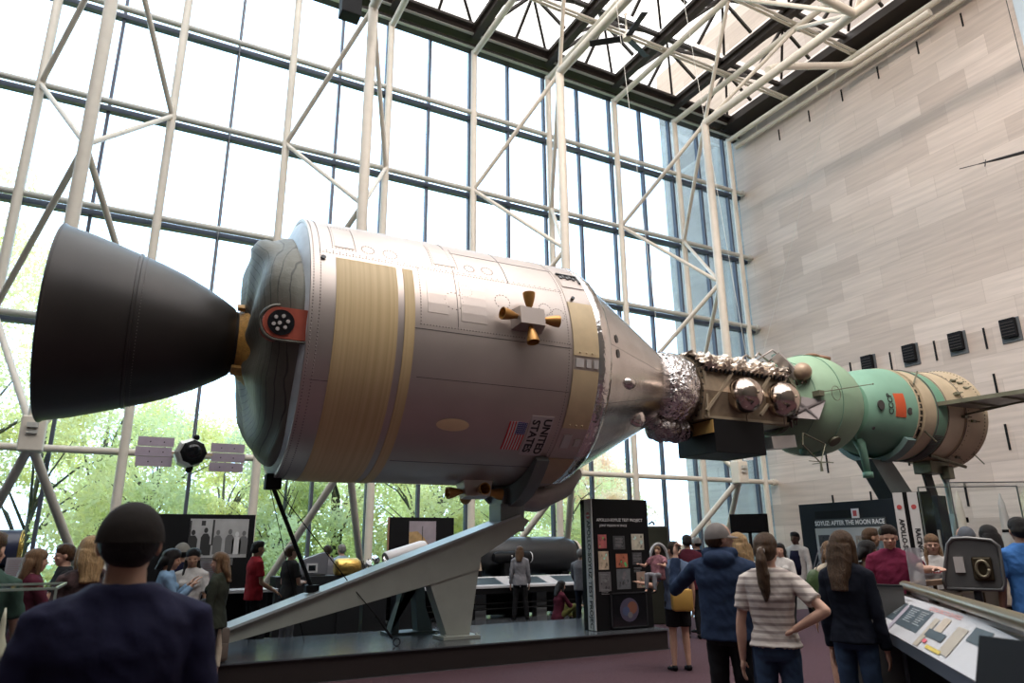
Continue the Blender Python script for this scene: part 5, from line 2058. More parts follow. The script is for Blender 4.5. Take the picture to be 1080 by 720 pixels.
for z in (0.28, -0.30):
    sphere(bm, (0.03 if z > 0 else -0.04, -0.12, z), 0.055, 14)
    tube(bm, [(0, -0.1, z * 0.6), (0, -0.12, z)], 0.03, 8)
link('sensor_ball', bm, M_black, sat, True)
bm = NB()
tube(bm, [(0, 0, 0.22), (0.0, 0.0, 14.8)], 0.004, 5)
link('suspension_wire', bm, M_grey_pipe, sat)
# grey capsule, gold equipment, lunar-module-like cluster
t = thing('plinth', 'dark grey plinth box behind the inclined beam under a grey cone', 'plinth', (3.42, 15.2, 0))
bm = NB()
box(bm, -0.66, 0.66, -0.3, 0.35, 0, 1.09, 0.01)
link('box', bm, M_dgrey, t)
t = thing('capsule_model', 'grey conical capsule model with a square port on the dark plinth', 'capsule', (3.48, 15.2, 1.09))
bm = NB()
extrude_poly(bm, [(-0.26, 0.0), (0.30, 0.0), (0.32, 0.44), (0.22, 0.45), (-0.22, 0.30)], -0.16, 0.16)
bmesh.ops.bevel(bm, geom=bm.edges[:], offset=0.03, segments=2, affect='EDGES')
link('hull', bm, mat('blue_grey_hull', (0.25, 0.25, 0.28), 0.4, 0.2), t, 'auto')
bm = NB()
box(bm, -0.12, 0.10, -0.17, -0.16, 0.06, 0.24)
box(bm, -0.08, 0.06, -0.175, -0.17, 0.10, 0.20, mi=1)
link('hatch', bm, [M_whitep, M_darkglass], t)
t = thing('gold_tank', 'crinkled gold-foil drum between the grey cone and silver machinery', 'tank', (4.18, 15.0, 0))
bm = NB()
revolve(bm, [(-0.26, 0.0), (-0.26, 0.14), (-0.2, 0.18), (0.18, 0.19), (0.26, 0.13), (0.26, 0)], 30, org=(0, 0, 1.24))
rnd_disp(bm, 0.006, 9, 6)
link('drum', bm, mat('gold_foil', (0.75, 0.48, 0.14), 0.28, 1.0, var=0.2, bump=0.8, bscale=25), t, True)
bm = NB()
box(bm, -0.2, 0.25, -0.15, 0.15, 0, 1.06)
link('plinth', bm, M_dgrey, t)
t = thing('machinery_cluster', 'cluster of silver nozzles and pipes beside the white rocket stage', 'exhibit', (4.78, 15.1, 0))
bm = NB()
box(bm, -0.25, 0.25, -0.15, 0.2, 0, 1.05)
link('plinth', bm, M_dgrey, t)
rg = random.Random(8)
for q in range(7):
    bm = NB()
    c = Vector((rg.uniform(-0.22, 0.22), rg.uniform(-0.1, 0.1), rg.uniform(1.12, 1.42)))
    dv = Vector((rg.uniform(-1, 1), rg.uniform(-1, 0.2), rg.uniform(-0.3, 1))).normalized()
    tube(bm, [c, c + dv * 0.05, c + dv * 0.14], [0.02, 0.03, 0.07], 14)
    sphere(bm, c, 0.045, 12)
    link('nozzle', bm, M_foil if q % 2 else M_whitep, t, 'auto')
bm = NB()
for q in range(14):
    a = Vector((rg.uniform(-0.25, 0.25), rg.uniform(-0.1, 0.1), 1.04))
    tube(bm, [a, a + Vector((rg.uniform(-0.1, 0.1), 0, rg.uniform(0.15, 0.4)))], 0.012, 6)
link('pipework', bm, mat('tangle_grey', (0.12, 0.11, 0.10), 0.4, 0.6), t)
# engine-like ring, far left
t = thing('rocket_engine', 'dark blue cylinder with a golden spoked ring end at the left edge', 'rocket engine', (-1.45, 15.5, 0))
bm = NB()
revolve(bm, [(-1.6, 0.30), (-0.12, 0.33), (-0.1, 0.33)], 36, org=(0, 0, 1.66), capends=True)
link('casing', bm, mat('navy_casing', (0.02, 0.025, 0.055), 0.35), t, 'auto')
gold = mat('brass_ring', (0.55, 0.38, 0.10), 0.35, 0.8)
for rr in (0.12, 0.21, 0.31):
    bm = NB()
    tube(bm, [(-0.09 + 0.10 * (0.31 - rr), rr * math.cos(a), 1.66 + rr * math.sin(a)) for a in [2 * PI * k / 32 for k in range(33)]], 0.012, 6)
    link('ring', bm, gold, t, True)
bm = NB()
for k in range(12):
    a = 2 * PI * k / 12
    bar(bm, (-0.07, 0.08 * math.cos(a), 1.66 + 0.08 * math.sin(a)), (-0.09, 0.31 * math.cos(a), 1.66 + 0.31 * math.sin(a)), 0.012, 0.012)
link('spoke', bm, gold, t)
bm = NB()
box(bm, -1.4, -0.2, -0.25, 0.25, 0, 1.34)
link('plinth', bm, M_black, t)
# white text sheets and low tables on the left
for (px_, py_, d_, w_, h_, lab) in ((15, 601, 11.0, 0.24, 0.36, 'white text sheet on a stand below the golden ring engine'), (224, 605, 12.2, 0.42, 0.42, 'white text sheet on a stand in front of the photograph panel')):
    p = dep(px_, py_, d_)
    t = thing('text_sign', lab, 'sign', (p.x, p.y, 0), YAW - PI / 2 + R(20))
    bm = NB()
    box(bm, -w_ / 2, w_ / 2, -0.008, 0.008, p.z - h_ / 2, p.z + h_ / 2)
    link('sheet', bm, mat('paper_white', (0.55, 0.53, 0.56), 0.5), t)
    bm = NB()
    for q in range(9):
        box(bm, -w_ * 0.38, w_ * (0.38 - 0.1 * (q % 3)), -0.011, -0.009, p.z + h_ * (0.36 - 0.08 * q), p.z + h_ * (0.375 - 0.08 * q))
    link('print_lines', bm, mat('pink_print', (0.42, 0.25, 0.26), 0.5), t)['kind'] = 'stuff'
    bm = NB()
    tube(bm, [(0, 0.02, 0), (0, 0.02, p.z)], 0.02, 8)
    tube(bm, [(0, 0.02, 0), (0, 0.02, 0.03)], 0.15, 16)
    link('post', bm, M_dgrey, t)
t = thing('information_table', 'white-topped table beside the visitors at the left window', 'information table', (0.9, 14.3, 0))
bm = NB()
box(bm, -2.6, 1.75, -0.3, 0.3, 0.86, 0.92, 0.01)
link('table_top', bm, mat('glossy_white_graphic', (0.62, 0.62, 0.64), 0.25), t)
for x in (-2.3, 0, 1.5):
    bm = NB()
    box(bm, x - 0.1, x + 0.1, -0.15, 0.15, 0, 0.86)
    link('leg', bm, M_dgrey, t)
bm = NB()
box(bm, -2.6, 1.75, 0.2, 0.26, 0.05, 0.86)
link('apron', bm, M_black, t)
# glass vitrine near left
k0 = dep(30, 640, 3.9)
vt = thing('glass_vitrine', 'low glass-topped showcase at the bottom left edge', 'display case', (k0.x, k0.y, 0), YAW - PI / 2 + R(28))
bm = NB()
box(bm, -1.3, 0.12, -0.15, 0.55, 1.05, 1.42)
link('glass', bm, M_case, vt)
bm = NB()
for (a, b) in (((-1.3, -0.15, 1.42), (0.12, -0.15, 1.42)), ((0.12, -0.15, 1.42), (0.12, 0.55, 1.42)), ((0.12, 0.55, 1.42), (-1.3, 0.55, 1.42)), ((0.12, -0.15, 1.42), (0.12, -0.15, 1.05))):
    bar(bm, a, b, 0.012, 0.012)
link('glass_edge', bm, mat('green_glass_edge', (0.35, 0.42, 0.36), 0.2), vt)
bm = NB()
box(bm, -1.32, 0.14, -0.17, 0.57, 0.95, 1.05, 0.01)
for q in range(5):
    box(bm, -1.2 + 0.3 * q, -1.12 + 0.3 * q, -0.12, -0.05, 0.0, 0.95)
box(bm, -1.25, 0.05, 0.0, 0.5, 0.05, 0.95)
link('base', bm, mat('dark_olive_base', (0.03, 0.03, 0.025), 0.5), vt)
p = dep(6, 642, 4.05)
t = thing('figurine', 'small white figurine inside the low glass showcase', 'figurine', (p.x, p.y, 1.052))
bm = NB()
revolve(bm, [(0.0, 0.0), (0.0, 0.045), (0.03, 0.04), (0.08, 0.03), (0.12, 0.018), (0.2, 0.012), (0.26, 0.004), (0.26, 0)], 16, 'z')
link('body', bm, mat('ivory', (0.6, 0.56, 0.42), 0.4), t, True)
# monitor on a pole
p = dep(790, 552, 16.5)
mo = thing('monitor', 'black wall-size monitor on a stand between the grey cap and the far visitors', 'monitor', (p.x, p.y, 0), YAW - PI / 2 - R(14))
bm = NB()
box(bm, -0.41, 0.41, -0.04, 0.04, 1.86, 2.28, 0.01)
link('screen_housing', bm, M_black, mo)
bm = NB()
box(bm, -0.38, 0.38, -0.045, -0.04, 1.89, 2.25)
link('screen', bm, M_darkglass, mo)
bm = NB()
tube(bm, [(0, 0.03, 0), (0, 0.03, 1.9)], 0.04, 10)
box(bm, -0.3, 0.3, -0.2, 0.25, 0, 0.04)
link('pole', bm, M_dgrey, mo)
# olive showcase behind the father with the child
p = dep(695, 575, 16.0)
t = thing('exhibit_case', 'olive exhibit block with a white arched ring behind the black pillar', 'exhibit', (p.x, p.y, 0), YAW - PI / 2)
bm = NB()
box(bm, -0.26, 0.22, 0, 0.5, 0, 2.02, 0.03)
link('block', bm, mat('olive_block', (0.06, 0.065, 0.045), 0.5), t)
bm = NB()
tube(bm, [(-0.02 + 0.2 * math.cos(a), -0.03, 1.28 + 0.36 * math.sin(a)) for a in [PI * 1.15 * k / 18 - 0.2 for k in range(19)]], 0.035, 8)
link('arched_ring', bm, M_whitep, t, True)
bm = NB()
tube(bm, [(-0.25, 0.1, 2.02), (-0.27, 0.1, 2.28)], 0.012, 6)
tube(bm, [(-0.18, 0.1, 2.06), (-0.1, 0.1, 2.12), (-0.05, 0.1, 2.05)], 0.025, 6)
link('small_mast', bm, M_dgrey, t)
# hanging probe at the far right
a, b, c = dep(1012, 178, 12.0), dep(1052, 168, 12.0), dep(1100, 155, 12.0)
t = thing('nose_probe', 'thin dark nose probe jutting in from the right picture edge', 'probe', b)
bm = NB()
tube(bm, [a - b, (a - b) * 0.4], 0.008, 6)
tube(bm, [(a - b) * 0.3 + Vector((0, 0, 0.05)), (a - b) * 0.35 + Vector((0, 0, -0.08))], 0.01, 6)
tube(bm, [(a - b) * 0.5, (0, 0, 0), (c - b) * 1.0], [0.01, 0.028, 0.04], 8)
link('probe', bm, M_dgrey, t, True)
bm = NB()
tube(bm, [c - b, (c - b) + Vector((0, 0, 18.2 - c.z))], 0.008, 6)
link('suspension_wire', bm, M_dgrey, t)
t = thing('pale_banner', 'pale blue hanging panel cut off by the top right corner', 'banner', (21.5, 7.6, 15.2))
bm = NB()
box(bm, -0.03, 0.03, -0.6, 0.55, 0, 2.9)
link('panel', bm, mat('pale_blue_panel', (0.50, 0.60, 0.68), 0.4), t)
# small black and red pieces at the truss near the docking module
t = thing('camera_bracket', 'small white camera bracket with a red light on the right truss', 'camera', (XI[8] + B / 2 + 0.2, YF - 0.1, 4.1))
bm = NB()
box(bm, 0.0, 0.12, -0.06, 0.06, 0, 0.3)
box(bm, 0.1, 0.3, -0.05, 0.05, 0.02, 0.12)
link('housing', bm, M_whitep, t)
bm = NB()
box(bm, 0.02, 0.12, -0.1, -0.06, 0.32, 0.48)
link('red_lamp', bm, M_red, t)

# ------------------------------------------------------------------ outdoors
bm = NB()
box(bm, -60, 140, YG + 0.3, 120, -0.5, -0.1)
struct('ground_outside', bm, mat('lawn', (0.11, 0.19, 0.05), 0.9, var=0.3, vscale=0.8))


def leaf_mat(name, c1, c2):
    mt = mat(name, c1, 0.6)
    n = mt.node_tree
    b = n.nodes['Principled BSDF']
    oi = n.nodes.new('ShaderNodeTexCoord')
    nz_ = n.nodes.new('ShaderNodeTexNoise')
    nz_.inputs['Scale'].default_value = 0.9
    nz_.inputs['Detail'].default_value = 6
    r_ = n.nodes.new('ShaderNodeValToRGB')
    r_.color_ramp.elements[0].position = 0.4
    r_.color_ramp.elements[1].position = 0.62
    r_.color_ramp.elements[0].color = (*c2, 1)
    r_.color_ramp.elements[1].color = (*c1, 1)
    n.links.new(oi.outputs['Object'], nz_.inputs['Vector'])
    n.links.new(nz_.outputs['Fac'], r_.inputs['Fac'])
    n.links.new(r_.outputs['Color'], b.inputs['Base Color'])
    tr = n.nodes.new('ShaderNodeBsdfTranslucent')
    n.links.new(r_.outputs['Color'], tr.inputs['Color'])
    mx = n.nodes.new('ShaderNodeMixShader')
    mx.inputs['Fac'].default_value = 0.5
    out = [x for x in n.nodes if x.type == 'OUTPUT_MATERIAL'][0]
    n.links.new(b.outputs[0], mx.inputs[1])
    n.links.new(tr.outputs[0], mx.inputs[2])
    n.links.new(mx.outputs[0], out.inputs['Surface'])
    return mt


LM = [leaf_mat('yellow_green_leaves', (0.97, 0.90, 0.52), (0.86, 0.82, 0.42)), leaf_mat('fresh_green_leaves', (0.92, 0.89, 0.52), (0.74, 0.76, 0.40)), leaf_mat('pale_leaves', (0.95, 0.93, 0.64), (0.82, 0.84, 0.50)), leaf_mat('russet_leaves', (0.94, 0.70, 0.52), (0.88, 0.76, 0.48))]  # leaf colours raised pale, with the glare veil of the window glass put in
M_bark = mat('grey_brown_bark', (0.12, 0.10, 0.08), 0.9, var=0.3, vscale=3)


def make_tree(h, rad, nleaf, lm, seed, trunk=0.3, low=0.25):
    rg = random.Random(seed)
    t = thing('tree', 'tree', 'tree')
    bm = NB()
    clumps = []
    tube(bm, [(0, 0, 0), (rg.uniform(-.2, .2), 0, h * 0.3), (rg.uniform(-.4, .4), rg.uniform(-.3, .3), h * 0.8)], [0.16 * h / 8, 0.11 * h / 8, 0.03], 8)
    for k in range(9):
        a = rg.uniform(0, 2 * PI)
        z0 = h * rg.uniform(0.15, 0.5)
        e = Vector((rad * rg.uniform(0.4, 0.9) * math.cos(a), rad * rg.uniform(0.4, 0.9) * math.sin(a), z0 + h * rg.uniform(0.2, 0.4)))
        tube(bm, [(0, 0, z0), (e.x * 0.4, e.y * 0.4, z0 + (e.z - z0) * 0.6), e], [0.06 * h / 8, 0.04 * h / 8, 0.012], 6)
    link('trunk', bm, M_bark, t, True)
    for k in range(26):
        a = rg.uniform(0, 2 * PI)
        zz = rg.uniform(low, 0.97)
        rr = rad * math.sqrt(rg.uniform(0.02, 1)) * math.sin(PI * min(1, max(0.12, 1.02 - zz * 0.9)))
        clumps.append((Vector((rr * math.cos(a), rr * math.sin(a), zz * h)), rad * rg.uniform(0.22, 0.42)))
    bm = NB()
    for k in range(nleaf):
        c, r0 = clumps[k % len(clumps)]
        d = Vector((rg.gauss(0, 1), rg.gauss(0, 1), rg.gauss(0, 0.8))).normalized() * r0 * (rg.random() ** 0.4)
        p = c + d
        u = Vector((rg.gauss(0, 1), rg.gauss(0, 1), rg.gauss(0, 1))).normalized()
        v = u.orthogonal().normalized()
        s = rg.uniform(0.06, 0.13)
        bm.faces.new([bm.verts.new(p + u * s), bm.verts.new(p + v * s * 0.6), bm.verts.new(p - u * s), bm.verts.new(p - v * s * 0.6)])
    link('foliage', bm, lm, t)
    return t


protos = [make_tree(15, 4.5, 15000, LM[0], 1, low=0.12), make_tree(8.2, 3.2, 10000, LM[1], 2, low=0.05), make_tree(7.6, 3.4, 10000, LM[0], 3, low=0.05), make_tree(7.2, 2.8, 9000, LM[2], 4, low=0.05), make_tree(6.8, 2.9, 9000, LM[3], 5, low=0.05)]
tl = ['tall yellow-green tree outside behind the engine bell and left truss', 'fresh green tree outside, beyond the glass', 'yellow-green tree outside, beyond the glass', 'pale-leaved tree outside, beyond the glass', 'russet-tinged tree outside behind the docking module']
used = [0] * 5
spots = [(0, -5.5, 29, 1.0, 'leftmost, filling the panes at the picture edge'), (0, -9.5, 33, 1.0, 'past the left picture edge'), (0, -1.2, 36, 0.80, 'right of the leftmost one, behind the engine bell'),
         (2, -2.6, 27, 0.9, 'in front of the tall ones at the left truss'), (1, 0.8, 27.5, 0.80, 'right behind the hanging satellite'), (2, 3.3, 30, 0.85, 'behind the photograph panel'), (3, 5.0, 27, 0.85, 'behind the man in the red shirt'),
         (1, 7.6, 29, 0.92, 'behind the gold drum'), (2, 10.4, 27.5, 0.82, 'behind the launch photograph panel'), (1, 12.8, 31, 0.95, 'behind the bearing block of the stand'), (3, 14.5, 27.5, 0.72, 'behind the black tank'),
         (2, 16.6, 33, 1.0, 'behind the capsule underside'), (1, 18.6, 29, 0.75, 'left of the APOLLO-SOYUZ pillar top'), (4, 22.2, 32, 0.95, 'right above the pillar'), (4, 20.0, 27, 0.6, 'low, just right of the pillar'), (1, 25.6, 37, 0.95, 'rightmost, beside the marble wall end'),
         (2, 5.8, 38, 1.1, 'further back behind the tension rod'), (1, 0.0, 42, 1.15, 'far back behind the satellite'), (3, 10.5, 40, 1.1, 'far back behind the service module underside'), (2, 17.0, 42, 1.1, 'far back behind the saddle'), (3, 22, 44, 1.05, 'far back above the pillar'), (1, 29, 47, 1.2, 'far back at the marble wall end')]
for (k, x, y, s, where) in spots:
    o = protos[k] if used[k] == 0 else copy_tree(protos[k])
    used[k] += 1
    o.location = (x, y, -0.1)
    o.scale = (s, s, s)
    o.rotation_euler = (0, 0, used[k] * 1.7)
    o['label'] = ['tall yellow-green tree', 'fresh green tree', 'yellow-green tree', 'pale-leaved tree', 'russet-tinged tree'][k] + ' outside, ' + where
    o['group'] = 'trees outside the glass wall'

# ------------------------------------------------------------------ people
SKIN = {'light': (0.56, 0.33, 0.24), 'tan': (0.42, 0.24, 0.16), 'dark': (0.10, 0.055, 0.04), 'brown': (0.26, 0.14, 0.09)}
M_skin = {k: mat('skin_' + k, v, 0.5, var=0.05, vscale=12) for k, v in SKIN.items()}
M_eye = mat('eye_white', (0.6, 0.6, 0.6), 0.3)
M_lip = mat('lip', (0.35, 0.12, 0.10), 0.5)


def cloth(name, col, var=0.10, rough=0.85):
    return mat('cloth_' + name, col, rough, var=var, vscale=14, bump=0.5, bscale=9, spec=0.2)


def hairm(name, col):
    return mat('hair_' + name, col, 0.45, var=0.35, vscale=9, bump=0.9, bscale=30, stretch=(9, 9, 1.0), spec=0.3)


H_BLK, H_DRK, H_BRN, H_LBR, H_BLD, H_GRY = hairm('black', (0.012, 0.010, 0.010)), hairm('dark_brown', (0.030, 0.018, 0.012)), hairm('brown', (0.085, 0.045, 0.022)), hairm('light_brown', (0.20, 0.115, 0.06)), hairm('blond', (0.42, 0.27, 0.13)), hairm('grey', (0.22, 0.21, 0.20))


def cap(bm, a, b, ra, rb, n=14):
    """tapered capsule, closed"""
    a, b = Vector(a), Vector(b)
    if (b - a).length < 1e-4:
        b = a + Vector((0, 0, 1e-3))
    tube(bm, [a, b], [ra, rb], n)
    for c, r in ((a, ra), (b, rb)):
        bmesh.ops.create_icosphere(bm, subdivisions=2, radius=r * 0.995, matrix=Matrix.Translation(c))


def ell(bm, c, rx, ry, rz, mtx=None):
    m_ = Matrix.Translation(Vector(c)) @ (mtx if mtx else Matrix.Identity(4)) @ Matrix.Diagonal((rx, ry, rz, 1))
    bmesh.ops.create_icosphere(bm, subdivisions=3, radius=1.0, matrix=m_)


def loft(bm, secs, n=28, p=2.4):
    """stack of super-ellipses: (cx, cy, cz, rx, ry)"""
    rings = []
    for cx, cy, cz, rx, ry in secs:
        ring = []
        for j in range(n):
            a = 2 * PI * j / n
            ca, sa = math.cos(a), math.sin(a)
            ring.append(bm.verts.new((cx + rx * math.copysign(abs(ca) ** (2 / p), ca), cy + ry * math.copysign(abs(sa) ** (2 / p), sa), cz)))
        rings.append(ring)
    for i in range(len(rings) - 1):
        for j in range(n):
            bm.faces.new((rings[i][j], rings[i][(j + 1) % n], rings[i + 1][(j + 1) % n], rings[i + 1][j]))
    bm.faces.new(list(reversed(rings[0])))
    bm.faces.new(rings[-1])


def xf(bm, m_, start=0):
    bm.verts.ensure_lookup_table()
    for v in bm.verts[start:]:
        v.co = m_ @ v.co


def merge(dst, src):
    me = bpy.data.meshes.new('x')
    src.to_mesh(me)
    src.free()
    dst.from_mesh(me)
    bpy.data.meshes.remove(me)


from mathutils import noise as mnoise


def fold(me, amp):
    """soft cloth folds"""
    k = len(me.vertices)
    co, no = [0.0] * (3 * k), [0.0] * (3 * k)
    me.vertices.foreach_get('co', co)
    me.vertices.foreach_get('normal', no)
    nf = mnoise.noise
    for i in range(0, 3 * k, 3):
        x, y, z = co[i], co[i + 1], co[i + 2]
        d = amp * (nf((x * 6.0, y * 6.0, z * 13.0)) + 0.55 * (1 - abs(nf((x * 16.0 + z * 9, y * 16.0, z * 12.0 + 7))) * 2.0))
        co[i] = x + no[i] * d
        co[i + 1] = y + no[i + 1] * d
        co[i + 2] = z + no[i + 2] * d
    me.vertices.foreach_set('co', co)
    me.update()


REL = ((0.16, 0.03, -1.0), (0.06, 0.30, -1.0))


def person(label, px_, py_, d, face=0, H=None, shirt=None, pants=None, skin='light', hair=None, hstyle='short', sleeve='short', arms=(REL, REL), female=False, lean=0.0,
           legs=((0.0, 0.0), (0.0, 0.0)), headturn=(0, 0), vox=0.012, seat=None, hat=None, hat_m=None, shorts=False, build=1.0, extra=None, hem=0.46, shoe=None, group=None, collar=False, hands='relaxed', pos=None, twist=0):
    """px_, py_: where the top of the head shows; d: distance; face: 0 = back to the viewer, 180 = facing, 90 = facing left"""
    P = dep(px_, py_, d)
    if pos is not None:
        P = Vector(pos)
    if H is None:
        H = P.z
    H = H / 0.982
    az = math.atan2(P.y, P.x)
    base = Vector((P.x, P.y, 0 if seat is None else 0))
    t = thing('person', label, 'person', base, az - PI / 2 + R(face), group)
    s = H
    # joints (standing)
    hz = 0.525 * s
    if seat is not None:
        hz = seat + 0.055 * s
    wsh = (0.118 if not female else 0.103) * s * build
    T = Matrix.Translation((0, 0, hz)) @ Matrix.Rotation(-lean, 4, 'X') @ Matrix.Rotation(R(twist), 4, 'Z')
    up = lambda x, y, z: T @ Vector((x * s, y * s, z * s - 0.525 * s))
    neck = (0, 0.002, 0.850)
    TH = T @ Matrix.Translation((0, 0.004 * s, (0.850 - 0.525) * s)) @ Matrix.Rotation(R(headturn[0]), 4, 'Z') @ Matrix.Rotation(R(headturn[1]), 4, 'X')
    body, top, bot = NB(), NB(), NB()
    bw = build * (0.94 if female else 1.0)
    # torso (body, slightly inside the clothes)
    tb = NB()
    loft(tb, [(0, 0, hz0 * s - 0.525 * s, rx * s * bw, ry * s * bw) for hz0, rx, ry in ((0.49, 0.080, 0.055), (0.54, 0.088, 0.060), (0.62, 0.072, 0.050), (0.70, 0.082, 0.055), (0.77, 0.095, 0.054), (0.815, 0.085, 0.045), (0.838, 0.05, 0.036))])
    xf(tb, T)
    merge(body, tb)
    cap(body, up(0, -0.004, 0.82), up(0, 0.004, 0.885), 0.036 * s, 0.031 * s)
    # head
    hb = NB()
    k = s
    ell(hb, (0, 0.004 * k, 0.075 * k), 0.0445 * k, 0.055 * k, 0.056 * k)
    ell(hb, (0, 0.020 * k, 0.040 * k), 0.036 * k, 0.036 * k, 0.042 * k)
    ell(hb, (0, 0.034 * k, 0.012 * k), 0.019 * k, 0.017 * k, 0.014 * k)
    ell(hb, (0, 0.050 * k, 0.068 * k), 0.030 * k, 0.010 * k, 0.007 * k)
    cap(hb, (0, 0.050 * k, 0.066 * k), (0, 0.064 * k, 0.046 * k), 0.0048 * k, 0.0085 * k, 8)
    ell(hb, (0, 0.052 * k, 0.028 * k), 0.014 * k, 0.006 * k, 0.0045 * k)
    for sx in (-1, 1):
        ell(hb, (sx * 0.046 * k, 0.002 * k, 0.058 * k), 0.0055 * k, 0.011 * k, 0.018 * k)
        ell(hb, (sx * 0.024 * k, 0.044 * k, 0.045 * k), 0.012 * k, 0.009 * k, 0.010 * k)
    xf(hb, TH)
    merge(body, hb)
    # arms
    wr = []
    for i, sx in enumerate((-1, 1)):          # -1 = their left, +1 = their right
        (ua, fa) = arms[i]
        sh = up(sx * (wsh / s - 0.008), 0.0, 0.784)
        R3 = T.to_3x3()
        ud = (R3 @ Vector((ua[0] * sx, ua[1], ua[2]))).normalized()
        fd = (R3 @ Vector((fa[0] * sx, fa[1], fa[2]))).normalized()
        el = sh + ud * 0.172 * s
        w_ = el + fd * 0.150 * s
        cap(body, sh, el, 0.026 * s * build, 0.020 * s * build)
        cap(body, el, el.lerp(w_, 0.35), 0.0205 * s * build, 0.0215 * s * build)
        cap(body, el.lerp(w_, 0.35), w_, 0.0215 * s * build, 0.0140 * s)
        # hand
        side = fd.cross(Vector((0, 0, 1)) if abs(fd.z) < 0.8 else R3 @ Vector((0, 1, 0))).normalized()
        nrm = side.cross(fd).normalized()
        if abs(fd.z) >= 0.8:
            side, nrm = (R3 @ Vector((0, 1, 0)) - fd * fd.dot(R3 @ Vector((0, 1, 0)))).normalized(), None
            nrm = side.cross(fd).normalized()
            if nrm.dot(R3 @ Vector((-sx, 0, 0))) < 0:
                nrm = -nrm
        else:
            if nrm.z > 0:
                nrm = -nrm
        pm = w_ + fd * 0.028 * s
        mm = Matrix((side, fd, nrm)).transposed().to_4x4()
        ell(body, pm, 0.021 * s, 0.030 * s, 0.0105 * s, mm)
        hs = hands if isinstance(hands, str) else hands[i]
        for q, (off, ln) in enumerate(((-0.0155, 0.030), (-0.005, 0.036), (0.0055, 0.040), (0.0155, 0.036))):
            curl = {'relaxed': 0.35, 'fist': 1.5, 'point': (0.05 if q == 3 else 1.6), 'open': 0.12}[hs]
            k0_ = pm + fd * 0.024 * s + side * off * s * 1.0
            d1_ = (fd * math.cos(curl * 0.6) + nrm * math.sin(curl * 0.6)).normalized()
            d2_ = (fd * math.cos(curl * 1.4) + nrm * math.sin(curl * 1.4)).normalized()
            k1_ = k0_ + d1_ * ln * 0.5 * s
            k2_ = k1_ + d2_ * ln * 0.5 * s
            rr = max(0.0050 * s, vox * 0.62)
            cap(body, k0_, k1_, rr * 1.05, rr, 8)
            cap(body, k1_, k2_, rr, rr * 0.85, 8)
        th0 = pm - fd * 0.012 * s + side * 0.016 * s
        th1 = th0 + (fd * 0.6 + side * 0.75 + nrm * 0.35).normalized() * 0.022 * s
        th2 = th1 + (fd * 0.9 + side * 0.25 + nrm * 0.35).normalized() * 0.018 * s
        rr = max(0.006 * s, vox * 0.66)
        cap(body, th0, th1, rr * 1.15, rr, 8)
        cap(body, th1, th2, rr, rr * 0.85, 8)
        wr.append((w_, fd, side, nrm))
        # sleeves
        cap(top, up(sx * 0.030, -0.004, 0.822), sh + Vector((0, 0, 0.004 * s)), 0.024 * s, 0.0285 * s * build)
        if sleeve == 'long':
            cap(top, sh, el, 0.033 * s * build, 0.0285 * s * build)
            cap(top, el, el.lerp(w_, 0.80), 0.0285 * s * build, 0.0245 * s)
            tube(top, [el.lerp(w_, 0.75), el.lerp(w_, 0.95)], [0.0250 * s, 0.0225 * s], 14)
        elif sleeve == 'short':
            tube(top, [sh - ud * 0.02 * s, sh + ud * 0.02 * s, sh + ud * 0.115 * s], [0.029 * s * build, 0.033 * s * build, 0.0345 * s * build], 16)
            bmesh.ops.create_icosphere(top, subdivisions=2, radius=0.0315 * s * build, matrix=Matrix.Translation(sh))
        elif sleeve == 'elbow':
            cap(top, sh, sh + ud * 0.02 * s, 0.034 * s, 0.034 * s)
            tube(top, [sh, el, el + fd * 0.03 * s], [0.034 * s, 0.032 * s, 0.030 * s], 16)
    # shirt torso
    tt_ = NB()
    if female:
        sec = ((hem, 0.106, 0.078), (0.52, 0.101, 0.073), (0.60, 0.080, 0.060), (0.66, 0.084, 0.062), (0.72, 0.093, 0.070), (0.77, 0.099, 0.062), (0.805, 0.104, 0.052), (0.828, 0.080, 0.046), (0.842, 0.048, 0.040))
    else:
        sec = ((hem, 0.105, 0.077), (0.52, 0.103, 0.075), (0.60, 0.098, 0.070), (0.68, 0.101, 0.070), (0.74, 0.108, 0.070), (0.780, 0.112, 0.060), (0.805, 0.104, 0.052), (0.826, 0.078, 0.046), (0.846, 0.048, 0.041))
    loft(tt_, [(0, -0.004 * s if z > 0.7 else 0, z * s - 0.525 * s, rx * s * build, ry * s * build) for z, rx, ry in sec])
    if female and seat is None:
        for sx in (-1, 1):
            ell(tt_, (sx * 0.042 * s, 0.046 * s, (0.725 - 0.525) * s), 0.036 * s, 0.034 * s, 0.036 * s)
    xf(tt_, T)
    merge(top, tt_)
    if collar:
        cap(top, up(0, -0.012, 0.835), up(0, -0.015, 0.862), 0.043 * s, 0.041 * s)
    if extra == 'hood':
        hd = NB()
        ell(hd, (0, -0.050 * s, (0.822 - 0.525) * s), 0.070 * s, 0.032 * s, 0.042 * s)
        cap(hd, (-0.055 * s, -0.02 * s, (0.85 - 0.525) * s), (0.055 * s, -0.02 * s, (0.85 - 0.525) * s), 0.026 * s, 0.026 * s)
        xf(hd, T)
        merge(top, hd)
    # legs
    feet = []
